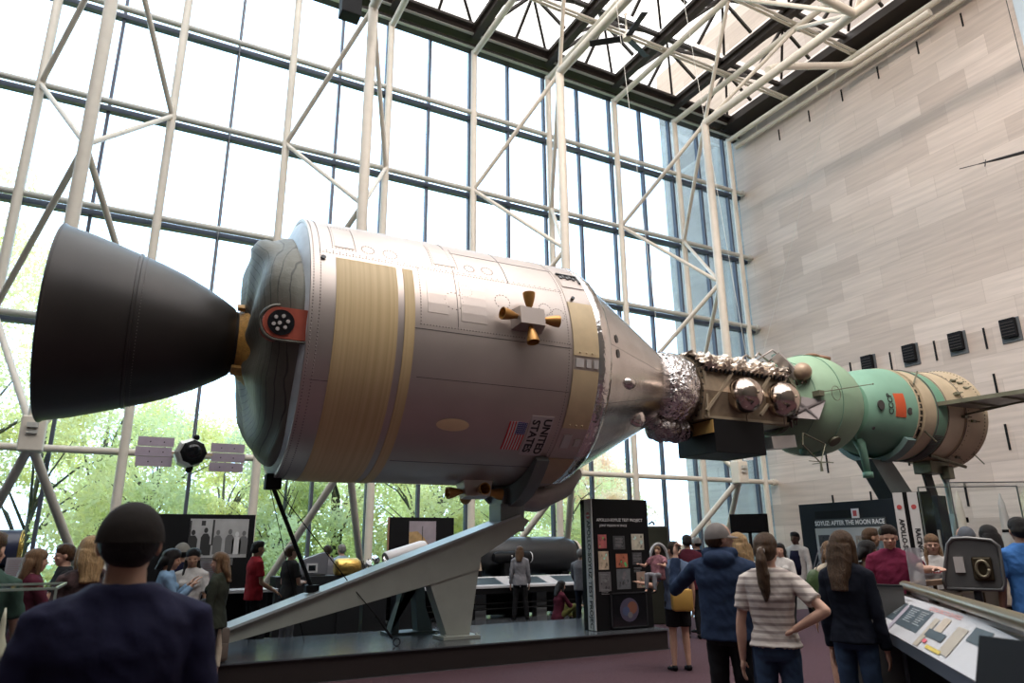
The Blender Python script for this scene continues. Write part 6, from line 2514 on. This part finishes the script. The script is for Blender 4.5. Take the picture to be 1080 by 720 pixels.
    for i, sx in enumerate((-1, 1)):
        hp = Vector((sx * 0.046 * s, 0, hz - 0.01 * s))
        if seat is None:
            fx, fy = legs[i]
            an = Vector((sx * 0.058 * s + fx, fy, 0.045 * s))
            kn = hp.lerp(an, 0.48) + Vector((0, 0.012 * s + abs(fy) * 0.1, 0))
            toe = Vector((0.15 * sx, 1, 0)).normalized()
        elif seat < 0.15:
            kn = hp + Vector((sx * 0.07 * s, 0.20 * s, 0.13 * s))
            an = Vector((sx * 0.05 * s, 0.24 * s, 0.045 * s))
            toe = Vector((0, 1, 0))
        else:
            kn = hp + Vector((sx * 0.03 * s, 0.235 * s, 0.02 * s))
            an = kn + Vector((0, 0.02, -min(0.235 * s, kn.z - 0.05 * s)))
            toe = Vector((0, 1, 0))
        cap(body, hp, kn, 0.048 * s, 0.030 * s)
        cap(body, kn, kn.lerp(an, 0.35), 0.029 * s, 0.031 * s)
        cap(body, kn.lerp(an, 0.35), an, 0.030 * s, 0.018 * s)
        cap(body, an, an + toe * 0.055 * s - Vector((0, 0, 0.022 * s)), 0.018 * s, 0.015 * s)
        feet.append((an, toe))
        if shorts:
            tube(bot, [hp + Vector((0, 0, 0.03 * s)), hp, hp.lerp(kn, 0.82)], [0.05 * s, 0.060 * s, 0.052 * s], 18)
        else:
            cap(bot, hp, kn, 0.050 * s, 0.038 * s)
            cap(bot, kn, kn.lerp(an, 0.4), 0.038 * s, 0.036 * s)
            tube(bot, [kn, kn.lerp(an, 0.4), an - (an - kn).normalized() * 0.005], [0.036 * s, 0.035 * s, 0.030 * s], 16)
    pv = NB()
    loft(pv, [(0, 0, z * s, rx * s * build, ry * s * build) for z, rx, ry in ((-0.055, 0.070, 0.055), (-0.03, 0.088, 0.064), (0.0, 0.092, 0.065), (0.04, 0.084, 0.060), (0.06, 0.078, 0.055))])
    xf(pv, Matrix.Translation((0, 0, hz)) @ Matrix.Rotation(-lean * 0.5, 4, 'X'))
    merge(bot, pv)
    bo = link_mesh('body', remesh(body, vox, 2), M_skin[skin], t)
    sme = remesh(top, vox * 1.1, 4)
    if vox < 0.0105:
        fold(sme, 0.0075)
    so = link_mesh('shirt', sme, shirt, t)
    pme = remesh(bot, vox * 1.1, 4)
    if vox < 0.0105:
        fold(pme, 0.006)
    link_mesh('shorts' if shorts else 'trousers', pme, pants, t)
    # shoes
    for an, toe in feet:
        sb = NB()
        b = Vector((an.x, an.y, max(0.0, an.z - 0.045 * s)))
        ell(sb, b + Vector((0, 0, 0.026 * s)) + toe * 0.000 * s, 0.026 * s, 0.030 * s, 0.026 * s)
        ell(sb, b + Vector((0, 0, 0.019 * s)) + toe * 0.045 * s, 0.025 * s, 0.050 * s, 0.019 * s)
        ell(sb, b + Vector((0, 0, 0.015 * s)) + toe * 0.080 * s, 0.024 * s, 0.028 * s, 0.0145 * s)
        link_mesh('shoe', remesh(sb, vox * 1.1, 2), shoe or M_black, t)
    # eyes when the face shows
    if abs(((face + headturn[0]) + 180) % 360 - 180) > 60:
        eb_ = NB()
        for sx in (-1, 1):
            ell(eb_, (sx * 0.0175 * k, 0.0500 * k, 0.0600 * k), 0.0068 * k, 0.004 * k, 0.0034 * k)
        xf(eb_, TH)
        link('eyes', eb_, mat('dark_eye', (0.02, 0.015, 0.012), 0.2), bo, True)
        lb_ = NB()
        ell(lb_, (0, 0.0560 * k, 0.0280 * k), 0.012 * k, 0.0035 * k, 0.0034 * k)
        xf(lb_, TH)
        link('lips', lb_, M_lip, bo, True)
    # hair
    hb = NB()
    def hell(c, rx, ry, rz, tilt=0.0):
        ell(hb, (c[0] * k, c[1] * k, c[2] * k), rx * k, ry * k, rz * k, Matrix.Rotation(tilt, 4, 'X') if tilt else None)
    if hstyle in ('short', 'curly', 'bald_short'):
        if not hat:
            hell((0, -0.001, 0.093), 0.050, 0.060, 0.046, 0.22)
        hell((0, -0.018, 0.068), 0.047, 0.046, 0.047)
        if not hat:
            hell((0.006, 0.022, 0.119), 0.034, 0.034, 0.018)
    elif hstyle in ('long', 'verylong', 'medium'):
        hell((0, -0.003, 0.092), 0.053, 0.062, 0.048, 0.22)
        hell((0, -0.022, 0.060), 0.051, 0.048, 0.050)
        zl = {'medium': -0.01, 'long': -0.075, 'verylong': -0.13}[hstyle]
        loft(hb, [(0, (-0.030 - 0.008 * q) * k, (0.075 + (zl - 0.075) * q / 5) * k, (0.053 + 0.006 * math.sin(q)) * k * (1 if q < 4 else 0.86), (0.036 - 0.003 * q) * k) for q in range(6)])
        for sx in (-1, 1):
            cap(hb, (sx * 0.042 * k, 0.012 * k, 0.085 * k), (sx * 0.050 * k, 0.004 * k, max(zl, -0.06) * k), 0.016 * k, 0.013 * k)
    elif hstyle in ('ponytail', 'bun', 'braids'):
        hell((0, -0.001, 0.093), 0.050, 0.061, 0.046, 0.22)
        hell((0, -0.019, 0.064), 0.048, 0.046, 0.048)
        if hstyle == 'ponytail':
            pt = [(0, -0.058, 0.068), (0, -0.080, 0.055), (0.002, -0.088, 0.02), (0.004, -0.086, -0.04), (0.006, -0.082, -0.10), (0.004, -0.080, -0.145)]
            tube(hb, [Vector(p) * k for p in pt], [0.012 * k, 0.016 * k, 0.023 * k, 0.026 * k, 0.020 * k, 0.006 * k], 14)
        elif hstyle == 'bun':
            hell((0, -0.062, 0.100), 0.024, 0.022, 0.024)
        else:
            for sx in (-1, 1):
                tube(hb, [Vector(p) * k for p in ((sx * 0.040, -0.01, 0.05), (sx * 0.047, 0.01, 0.0), (sx * 0.050, 0.03, -0.05), (sx * 0.048, 0.04, -0.10))], [0.013 * k, 0.014 * k, 0.013 * k, 0.006 * k], 10)
    elif hstyle == 'beard':
        hell((0, -0.007, 0.084), 0.049, 0.056, 0.052)
        hell((0, -0.018, 0.066), 0.046, 0.042, 0.045)
    xf(hb, TH)
    if len(hb.verts):
        hme = remesh(hb, max(0.008, vox), 3)
        if vox < 0.0105:
            fold(hme, 0.007)
        ho = link_mesh('hair', hme, hair, t)
        if hstyle in ('short', 'curly', 'beard', 'ponytail', 'bun', 'braids', 'long', 'verylong', 'medium'):
            pass
    else:
        hb.free()
    if hstyle == 'ponytail':
        sb = NB()
        c = TH @ (Vector((0, -0.066, 0.062)) * k)
        ell(sb, c, 0.016 * k, 0.010 * k, 0.016 * k)
        link('hair_tie', sb, mat('pale_hair_tie', (0.5, 0.45, 0.42), 0.6), t, True)
    # hat
    if hat:
        cb = NB()
        pr_ = []
        for q in range(9):
            a = PI / 2 * q / 8
            pr_.append((0.064 * k + 0.070 * k * math.sin(a), 0.0540 * k * math.cos(a) + 0.0004))
        revolve(cb, [(z, r * 1.0) for z, r in pr_], 28, 'z', fn=lambda s_, r_, t_, i_: (r_ * (1.0 + 0.09 * abs(math.sin(t_))), s_))
        cb2 = cb
        for v in cb2.verts:
            v.co.y -= 0.006 * k
        xf(cb2, TH)
        ho_ = link('cap', cb2, hat_m, t, True)
        br_ = NB()
        fw_ = 1 if hat == 'cap' else -1
        ring0, ring1, r2_, r3_ = [], [], [], []
        for q in range(13):
            a = PI * (0.14 + 0.72 * q / 12)
            p0 = Vector((0.054 * k * math.cos(a), fw_ * 0.058 * k * math.sin(a) - 0.006 * k, 0.074 * k))
            ext = math.sin(PI * q / 12) ** 0.6
            p1 = Vector((0.056 * k * math.cos(a), fw_ * (0.058 + 0.042 * ext) * k * math.sin(a) - 0.006 * k, (0.072 - 0.010 * ext - 0.006 * abs(math.cos(a))) * k))
            ring0.append(br_.verts.new(p0)); ring1.append(br_.verts.new(p1))
            r2_.append(br_.verts.new(p0 - Vector((0, 0, 0.003 * k)))); r3_.append(br_.verts.new(p1 - Vector((0, 0, 0.003 * k))))
        for q in range(12):
            br_.faces.new((ring0[q], ring1[q], ring1[q + 1], ring0[q + 1]))
            br_.faces.new((r2_[q], r2_[q + 1], r3_[q + 1], r3_[q]))
            br_.faces.new((ring1[q], r3_[q], r3_[q + 1], ring1[q + 1]))
            br_.faces.new((ring0[q], ring0[q + 1], r2_[q + 1], r2_[q]))
        xf(br_, TH)
        bmesh.ops.recalc_face_normals(br_, faces=br_.faces)
        link('brim', br_, hat_m, ho_, True)
    t['_h'] = s
    return t, T, TH, s, wr


C_navy = cloth('navy', (0.011, 0.011, 0.034))
C_hood = cloth('slate_navy', (0.020, 0.035, 0.075))
C_dblack = cloth('black', (0.012, 0.012, 0.014))
C_jean = cloth('blue_denim', (0.035, 0.060, 0.11))
C_jeand = cloth('dark_denim', (0.014, 0.018, 0.032))
C_denim = cloth('light_denim', (0.16, 0.26, 0.38))
C_white = cloth('white', (0.55, 0.53, 0.51))
C_cream = cloth('cream', (0.48, 0.41, 0.32))
C_burg = cloth('burgundy', (0.15, 0.015, 0.045))
C_red = cloth('red', (0.32, 0.02, 0.03))
C_maroon = cloth('dark_maroon', (0.075, 0.012, 0.025))
C_grey = cloth('grey', (0.20, 0.20, 0.22))
C_dkgr = cloth('charcoal', (0.035, 0.035, 0.035))
C_green = cloth('green', (0.03, 0.06, 0.045))
C_blue = cloth('bright_blue', (0.05, 0.16, 0.42))
C_dblue = cloth('dusty_blue', (0.10, 0.14, 0.22))
C_olive = cloth('olive', (0.10, 0.10, 0.03))
C_pat = cloth('flecked_black_and_red', (0.05, 0.03, 0.03), var=0.9)
C_brown = cloth('brown', (0.10, 0.065, 0.045))

# striped shirt
C_strp = cloth('striped', (0.55, 0.48, 0.44))
n = C_strp.node_tree
_tc = n.nodes.new('ShaderNodeTexCoord')
_sp = n.nodes.new('ShaderNodeSeparateXYZ')
n.links.new(_tc.outputs['Object'], _sp.inputs[0])
_mu = n.nodes.new('ShaderNodeMath'); _mu.operation = 'MULTIPLY'; _mu.inputs[1].default_value = 2 * PI / 0.052
_sn = n.nodes.new('ShaderNodeMath'); _sn.operation = 'SINE'
n.links.new(_sp.outputs['Z'], _mu.inputs[0]); n.links.new(_mu.outputs[0], _sn.inputs[0])
_r = n.nodes.new('ShaderNodeValToRGB')
_r.color_ramp.elements[0].position = 0.30; _r.color_ramp.elements[0].color = (0.62, 0.55, 0.50, 1)
_r.color_ramp.elements[1].position = 0.42; _r.color_ramp.elements[1].color = (0.34, 0.285, 0.265, 1)
n.links.new(_sn.outputs[0], _r.inputs['Fac'])
n.links.new(_r.outputs['Color'], n.nodes['Principled BSDF'].inputs['Base Color'])
M_capd = cloth('dark_brown_cap', (0.018, 0.014, 0.012))
M_capg = cloth('taupe_cap', (0.20, 0.18, 0.17))
M_sneak = mat('white_sneaker', (0.5, 0.48, 0.44), 0.6)

# nearest man, back to the viewer
person('person in a dark cap and navy T-shirt seen from behind, closest to the viewer', 143, 530, 2.25, 0, shirt=C_navy, pants=C_jeand, skin='tan', hair=H_BLK, hstyle='short',
       vox=0.009, hat='cap', hat_m=M_capd, build=1.03, hem=0.44)
# centre right group
ph = person('person in a slate-navy hooded sweatshirt and taupe cap looking right and pointing up', 757, 551, 6.0, -12, shirt=C_hood, pants=C_dblack, skin='light', hair=H_BRN, hstyle='short', sleeve='long',
            vox=0.009, hat='cap', hat_m=M_capg, build=1.08, extra='hood', headturn=(-52, 4), hem=0.49, hands=('point', 'relaxed'), arms=(((0.62, 0.40, -0.50), (0.0, 0.30, 1.0)), ((0.16, 0.15, -1), (0.0, 0.4, -1.0))))
pw = person('person with a long ponytail, striped T-shirt and jeans, one hand on the hip', 806, 563, 5.5, -8, shirt=C_strp, pants=C_jean, skin='light', hair=H_BRN, hstyle='ponytail', female=True,
            vox=0.008, build=1.04, headturn=(-10, 0), arms=(((0.22, 0.02, -1), (0.06, 0.12, -1.0)), ((0.75, -0.40, -0.70), (-0.85, 0.10, -0.50))), hands=('relaxed', 'fist'), hem=0.535)
# her jeans pocket wear
pn = person('person with long brown hair in a black-navy sweater and jeans beside the ledge', 886, 561, 6.0, -18, shirt=cloth('black_navy', (0.006, 0.008, 0.016)), pants=C_jean, skin='light', hair=H_BRN, hstyle='verylong', sleeve='long', female=True,
            vox=0.008, headturn=(-12, 0), arms=(((0.1, -0.05, -1), (0.0, 0.15, -1.0)), ((0.14, 0.0, -1), (0.05, 0.2, -1.0))), hem=0.495, build=0.98)
p27 = person('person in shorts and white sneakers mostly hidden behind the one in the black-navy sweater', 874, 571, 8.4, 10, shirt=C_cream, pants=C_brown, skin='light', hair=H_LBR, hstyle='medium', female=True, shorts=True, shoe=M_sneak, vox=0.011)
# father pointing, with a child on his arm
pf = person('person in a dusty blue shirt and black shorts beside the black information pillar', 710, 571, 10.2, 20, shirt=C_dblue, pants=C_dblack, skin='light', hair=H_DRK, hstyle='short', shorts=True, vox=0.010,
            headturn=(18, 6), arms=(((0.30, 0.35, -0.85), (0.5, 0.9, 0.15)), REL), hands=('open', 'relaxed'), shoe=M_black)
c0_ = dep(692, 575, 10.0)
person('small child in a plaid red-grey top carried by the one in black shorts', 690, 574, 9.9, 150, H=0.80, shirt=cloth('plaid_red_grey', (0.24, 0.11, 0.13), var=0.6), pants=C_grey, skin='light', hair=H_LBR, hstyle='short', vox=0.010,
       pos=(c0_.x, c0_.y, 0), build=1.15, seat=0.2, lean=-0.1, arms=(((0.3, 0.5, -0.6), (0, 1, 0.1)), ((0.3, 0.5, -0.6), (0, 1, 0.1))))
bpy.context.view_layer.update()
ch_ = [o for o in sc.collection.objects if o.get('label', '').startswith('small child')][0]
ch_.location.z = c0_.z - 0.63
# yellow bag on the pointing man
pb = dep(718, 629, 9.95)
t = thing('shoulder_bag', 'yellow shoulder bag hanging at the hip of the one in black shorts', 'bag', (pb.x, pb.y, pb.z - 0.18), YAW - PI / 2)
bm = NB()
box(bm, -0.13, 0.15, -0.09, 0.07, 0.0, 0.28, 0.04)
link('pouch', bm, mat('mustard_canvas', (0.42, 0.24, 0.05), 0.7, var=0.1), t, 'auto')
bm = NB()
tube(bm, [(-0.10, 0.0, 0.25), (0.0, 0.0, 0.36), (0.12, 0.0, 0.25)], 0.012, 6)
link('strap', bm, M_black, t)
person('person in a dark maroon jacket with black hair beyond the pointing hand', 724, 564, 13.5, 10, shirt=C_maroon, pants=C_dblack, skin='tan', hair=H_BLK, hstyle='short', sleeve='long')
person('person in a pale cap and navy jacket far beyond the hooded sweatshirt', 734, 566, 14.5, 60, shirt=C_navy, pants=C_jeand, skin='light', hair=H_DRK, hstyle='short', sleeve='long', hat='cap', hat_m=cloth('pale_cap', (0.4, 0.38, 0.36)))
person('person with blond hair in a white flowered top between the cap and the ponytail', 778, 563, 7.6, 20, shirt=cloth('white_flowered', (0.50, 0.47, 0.44), var=0.45), pants=C_jean, skin='light', hair=H_BLD, hstyle='long', sleeve='elbow', female=True, headturn=(20, 0), vox=0.010)
person('person in a dark vest over white sleeves walking far away by the marble wall', 838, 561, 16.0, 150, shirt=C_white, pants=C_dblack, skin='dark', hair=H_BLK, hstyle='short', sleeve='long', legs=((0, -0.18), (0, 0.25)), arms=(((0.2, 0.1, -1), (0.1, 0.4, -1)), ((0.3, 0.0, -1), (-0.1, 0.7, -0.7))))
bm = NB()
o = [x for x in sc.collection.objects if x.get('label', '').startswith('person in a dark vest')][0]
loft(bm, [(0, 0, z * 1.87, rx * 1.87, ry * 1.87) for z, rx, ry in ((0.52, 0.092, 0.080), (0.62, 0.090, 0.078), (0.72, 0.086, 0.080), (0.79, 0.070, 0.070))])
link('vest', bm, C_navy, o, True)
person('person with short dark hair in a white cardigan beside the dark vest, far away', 822, 573, 13.0, 170, shirt=C_white, pants=C_dkgr, skin='light', hair=H_BLK, hstyle='medium', sleeve='long', female=True, arms=(((0.2, 0.2, -1), (-0.3, 1.0, -0.3)), ((0.2, 0.2, -1), (-0.3, 1.0, -0.2))))
# group in front of the display wall
person('person with dark curly hair in a grey-brown top, between sweater and burgundy shirt', 911, 570, 8.6, -60, shirt=C_brown, pants=C_jeand, skin='brown', hair=H_BLK, hstyle='medium', female=True, headturn=(-10, -8))
person('person with cropped brown hair in profile behind the dark curly hair', 916, 557, 10.0, -70, shirt=C_dkgr, pants=C_jeand, skin='tan', hair=H_BRN, hstyle='short')
person('person in a burgundy T-shirt stretching one arm out to the right', 935, 554, 8.2, 172, shirt=C_burg, pants=C_jeand, skin='light', hair=H_DRK, hstyle='short', vox=0.009, headturn=(14, -8),
       arms=(((0.38, 0.85, -0.30), (0.50, 0.85, 0.05)), ((0.2, 0.15, -1), (-0.35, 1.0, -0.15))), hands=('relaxed', 'relaxed'))
pg = person('person with braids and glasses in a white sweatshirt with red lettering', 981, 564, 9.2, 178, shirt=C_white, pants=C_jean, skin='light', hair=H_LBR, hstyle='braids', sleeve='long', female=True, vox=0.009,
            arms=(((0.15, 0.1, -1), (0.0, 0.35, -1)), ((0.15, 0.2, -1), (-0.1, 0.35, -1))), headturn=(8, 0))
t_, T_, TH_, s_, wr_ = pg
bm = text_bm('CLEVELAND', 0.075, 0.003)
for v in bm.verts:
    v.co = T_ @ Vector((-v.co.x * 0.9, 0.150 - 0.9 * v.co.x ** 2, (0.735 - 0.525) * s_ + v.co.y))
link('lettering', bm, C_red, t_)
bm = NB()
for sx in (-1, 1):
    tube(bm, [TH_ @ (Vector((sx * 0.0175 + 0.012 * math.cos(a), 0.060, 0.060 + 0.010 * math.sin(a))) * s_) for a in [2 * PI * k / 14 for k in range(15)]], 0.0022, 6)
link('glasses', bm, M_black, t_)
person('person in a grey cap and olive jacket at the glass case', 1017, 555, 9.6, 60, shirt=C_olive, pants=C_dkgr, skin='tan', hair=H_BLK, hstyle='short', sleeve='long', hat='cap', hat_m=cloth('slate_cap', (0.10, 0.11, 0.13)), headturn=(10, 0))
person('person with long black hair in a cream blouse in front of the rocket models', 1041, 554, 9.3, 10, shirt=C_cream, pants=C_dkgr, skin='tan', hair=H_BLK, hstyle='long', sleeve='elbow', female=True, headturn=(20, 0))
person('person in a bright blue T-shirt seen from behind at the right picture edge', 1073, 546, 7.6, 20, shirt=C_blue, pants=C_dkgr, skin='tan', hair=H_BLK, hstyle='short', vox=0.010)
# people beyond the stand
person('person in a red polo shirt looking right beside the inclined beam', 272, 571, 12.3, -70, shirt=C_red, pants=C_dblack, skin='tan', hair=H_BLK, hstyle='short', vox=0.010, arms=(((0.1, 0.05, -1), (0.0, 0.4, -1)), ((0.12, 0.1, -1), (0.1, 0.9, -0.55))))
person('person with brown hair and crossed arms behind the tension rod', 308, 575, 12.6, -55, shirt=C_dkgr, pants=C_grey, skin='light', hair=H_BRN, hstyle='short', female=True, vox=0.010, headturn=(-12, 5), arms=(((0.25, 0.1, -1), (-0.8, 0.9, 0.1)), ((0.25, 0.1, -1), (-0.8, 0.9, 0.0))))
wq = atp(533, 651, Z=0)
person('person in a grey sweater and black trousers seen from behind at the long table', 533, 580, 17.9, 5, H=1.62, pos=(wq.x, wq.y - 0.75, 0), shirt=C_grey, pants=C_dblack, skin='light', hair=H_BRN, hstyle='long', sleeve='long', female=True, vox=0.010, headturn=(-15, 0), legs=((-0.05, 0), (0.06, 0)))
wq = atp(589, 652, Z=0)
person('person in a dark red top sitting on the floor at the long table', 590, 605, 17.0, -60, H=1.60, pos=(wq.x - 0.35, wq.y - 0.55, 0), seat=0.03, shirt=C_maroon, pants=C_olive, skin='light', hair=H_BLK, hstyle='long', sleeve='long', female=True, vox=0.010, lean=0.15, arms=(((0.1, 0.8, -0.8), (-0.1, 1, 0.2)), ((0.1, 0.8, -0.8), (-0.1, 1, 0.2))))
person('person in a pale grey shirt leaning on the table beside the black pillar', 612, 579, 15.6, -20, shirt=C_grey, pants=C_jeand, skin='light', hair=H_GRY, hstyle='short', sleeve='long', arms=(((0.3, 0.6, -0.9), (0.0, 0.8, -0.7)), ((0.3, 0.6, -0.9), (0.0, 0.8, -0.7))), vox=0.011)
person('person with long light-brown hair in a dark green jacket, near the photograph panel', 234, 583, 8.8, 70, shirt=cloth('dark_green_jacket', (0.03, 0.035, 0.025)), pants=C_dblack, skin='light', hair=H_LBR, hstyle='long', sleeve='long', female=True, vox=0.010, headturn=(15, 0), arms=(((0.1, 0.1, -1), (0, 0.6, -0.9)), ((0.1, 0.2, -1), (0, 0.9, -0.6))))
person('person in a white T-shirt with dark tied hair, left of the text sheet', 205, 578, 9.2, 165, shirt=C_white, pants=C_jeand, skin='tan', hair=H_BLK, hstyle='braids', female=True, vox=0.010, headturn=(12, -6))
person('person in a light denim shirt with hands raised to the chin', 180, 579, 8.5, -85, shirt=C_denim, pants=C_jeand, skin='tan', hair=H_BLK, hstyle='medium', sleeve='long', female=True, vox=0.010, headturn=(-10, -6), arms=(((0.1, 0.35, -1), (-0.15, 0.75, 0.9)), ((0.1, 0.35, -1), (-0.15, 0.75, 0.9))))
person('person in a grey-and-navy cap half hidden behind the light denim shirt', 193, 572, 9.4, 40, shirt=C_navy, pants=C_jeand, skin='tan', hair=H_BLK, hstyle='short', hat='cap', hat_m=cloth('two_tone_cap', (0.30, 0.29, 0.26)))
# seated on the platform edge with a backpack
for (px_, py_, lab, fc, hm, hs_, sh_, dd, hh) in ((216, 618, 'person with dark hair sitting on the platform edge nearest the beam', 40, H_DRK, 'short', C_cream, 0.0, 1.45), (196, 623, 'person with black hair sitting between two others on the platform edge', -60, H_BLK, 'medium', C_dkgr, 0.0, 1.45), (172, 622, 'person with blond hair sitting on the platform edge beside the navy shoulder', 20, H_BLD, 'medium', C_white, 0.0, 1.45)):
    q = dep(px_, py_, 9.05)
    person(lab, px_, py_, 9.05, 0, H=hh, pos=(q.x, 9.50, 0), seat=PZ, shirt=sh_, pants=C_jeand, skin='tan', hair=hm, hstyle=hs_, sleeve='long', vox=0.011, lean=0.1, headturn=(fc, 0))
    o = [x for x in sc.collection.objects if x.get('label', '') == lab][0]
    o.rotation_euler = (0, 0, PI + R(-20))
    o.location.z = 0
q = atp(232, 672, Y=9.45)
t = thing('backpack', 'brown-grey backpack leaning beside the person nearest the beam end', 'backpack', (q.x, 9.86, PZ), R(15))
bm = NB()
box(bm, -0.15, 0.15, -0.10, 0.10, 0.0, 0.40, 0.05)
box(bm, -0.11, 0.11, -0.14, -0.09, 0.04, 0.22, 0.02)
link('bag', bm, mat('taupe_canvas', (0.14, 0.11, 0.09), 0.8, var=0.15), t, 'auto')
bm = NB()
for sx in (-0.07, 0.07):
    tube(bm, [(sx, 0.1, 0.36), (sx, 0.15, 0.25), (sx, 0.1, 0.06)], 0.014, 6)
tube(bm, [(-0.04, 0.04, 0.39), (0, 0.04, 0.44), (0.04, 0.04, 0.39)], 0.01, 6)
link('strap', bm, M_black, t)
# left side
person('person with wavy brown hair in a burgundy jacket looking right near the golden ring', 39, 579, 7.4, -75, shirt=C_maroon, pants=C_jeand, skin='light', hair=H_LBR, hstyle='long', sleeve='long', female=True, vox=0.010, arms=(((0.1, 0.1, -1), (0, 0.8, -0.8)), ((0.1, 0.4, -0.9), (0, 1.0, -0.3))))
person('person with short auburn hair in black, reaching out', 72, 574, 8.2, 95, shirt=C_dblack, pants=C_dblack, skin='light', hair=H_BRN, hstyle='short', vox=0.010, arms=(((0.1, 0.5, -0.8), (0, 1, -0.1)), ((0.1, 0.5, -0.8), (0, 1, -0.1))))
person('person with long blond hair in a flecked dark top seen from behind', 98, 567, 6.2, 10, shirt=C_pat, pants=C_jeand, skin='light', hair=H_BLD, hstyle='long', sleeve='elbow', female=True, vox=0.010)
person('person in a dark green T-shirt cut off by the left picture edge', -8, 562, 5.0, -30, shirt=C_green, pants=C_jeand, skin='light', hair=H_BRN, hstyle='short', vox=0.010, arms=(REL, ((0.10, 0.25, -1), (0.12, 0.35, -1))))
# visitors outside the picture of interest, beyond the glass tables
person('person in a pale blue shirt beyond the gold drum', 361, 574, 16.2, 30, shirt=cloth('pale_blue_shirt', (0.30, 0.40, 0.50)), pants=C_grey, skin='light', hair=H_GRY, hstyle='short')
person('person in a grey shirt beyond the grey cone', 346, 575, 16.0, 30, shirt=C_grey, pants=C_dblack, skin='light', hair=H_DRK, hstyle='short')
# green drawstring bag on the near right woman
q = dep(863, 643, 6.7)
t = thing('drawstring_bag', 'green drawstring bag hanging at the left side of the black-navy sweater', 'bag', (q.x, q.y, q.z - 0.02), YAW - PI / 2)
bm = NB()
ell(bm, (0, 0, 0.20), 0.085, 0.06, 0.17)
ell(bm, (0.02, 0, 0.11), 0.10, 0.08, 0.12)
link_mesh('pouch', remesh(bm, 0.012, 4), mat('leaf_green_nylon', (0.055, 0.10, 0.03), 0.5, var=0.15, bump=0.6, bscale=12), t)
bm = NB()
tube(bm, [(0.0, 0.0, 0.36), (0.04, -0.02, 0.48), (0.09, 0.0, 0.56)], 0.005, 6)
tube(bm, [(0.03, 0.02, 0.36), (0.08, 0.0, 0.46), (0.11, 0.0, 0.54)], 0.005, 6)
link('cord', bm, C_grey, t)
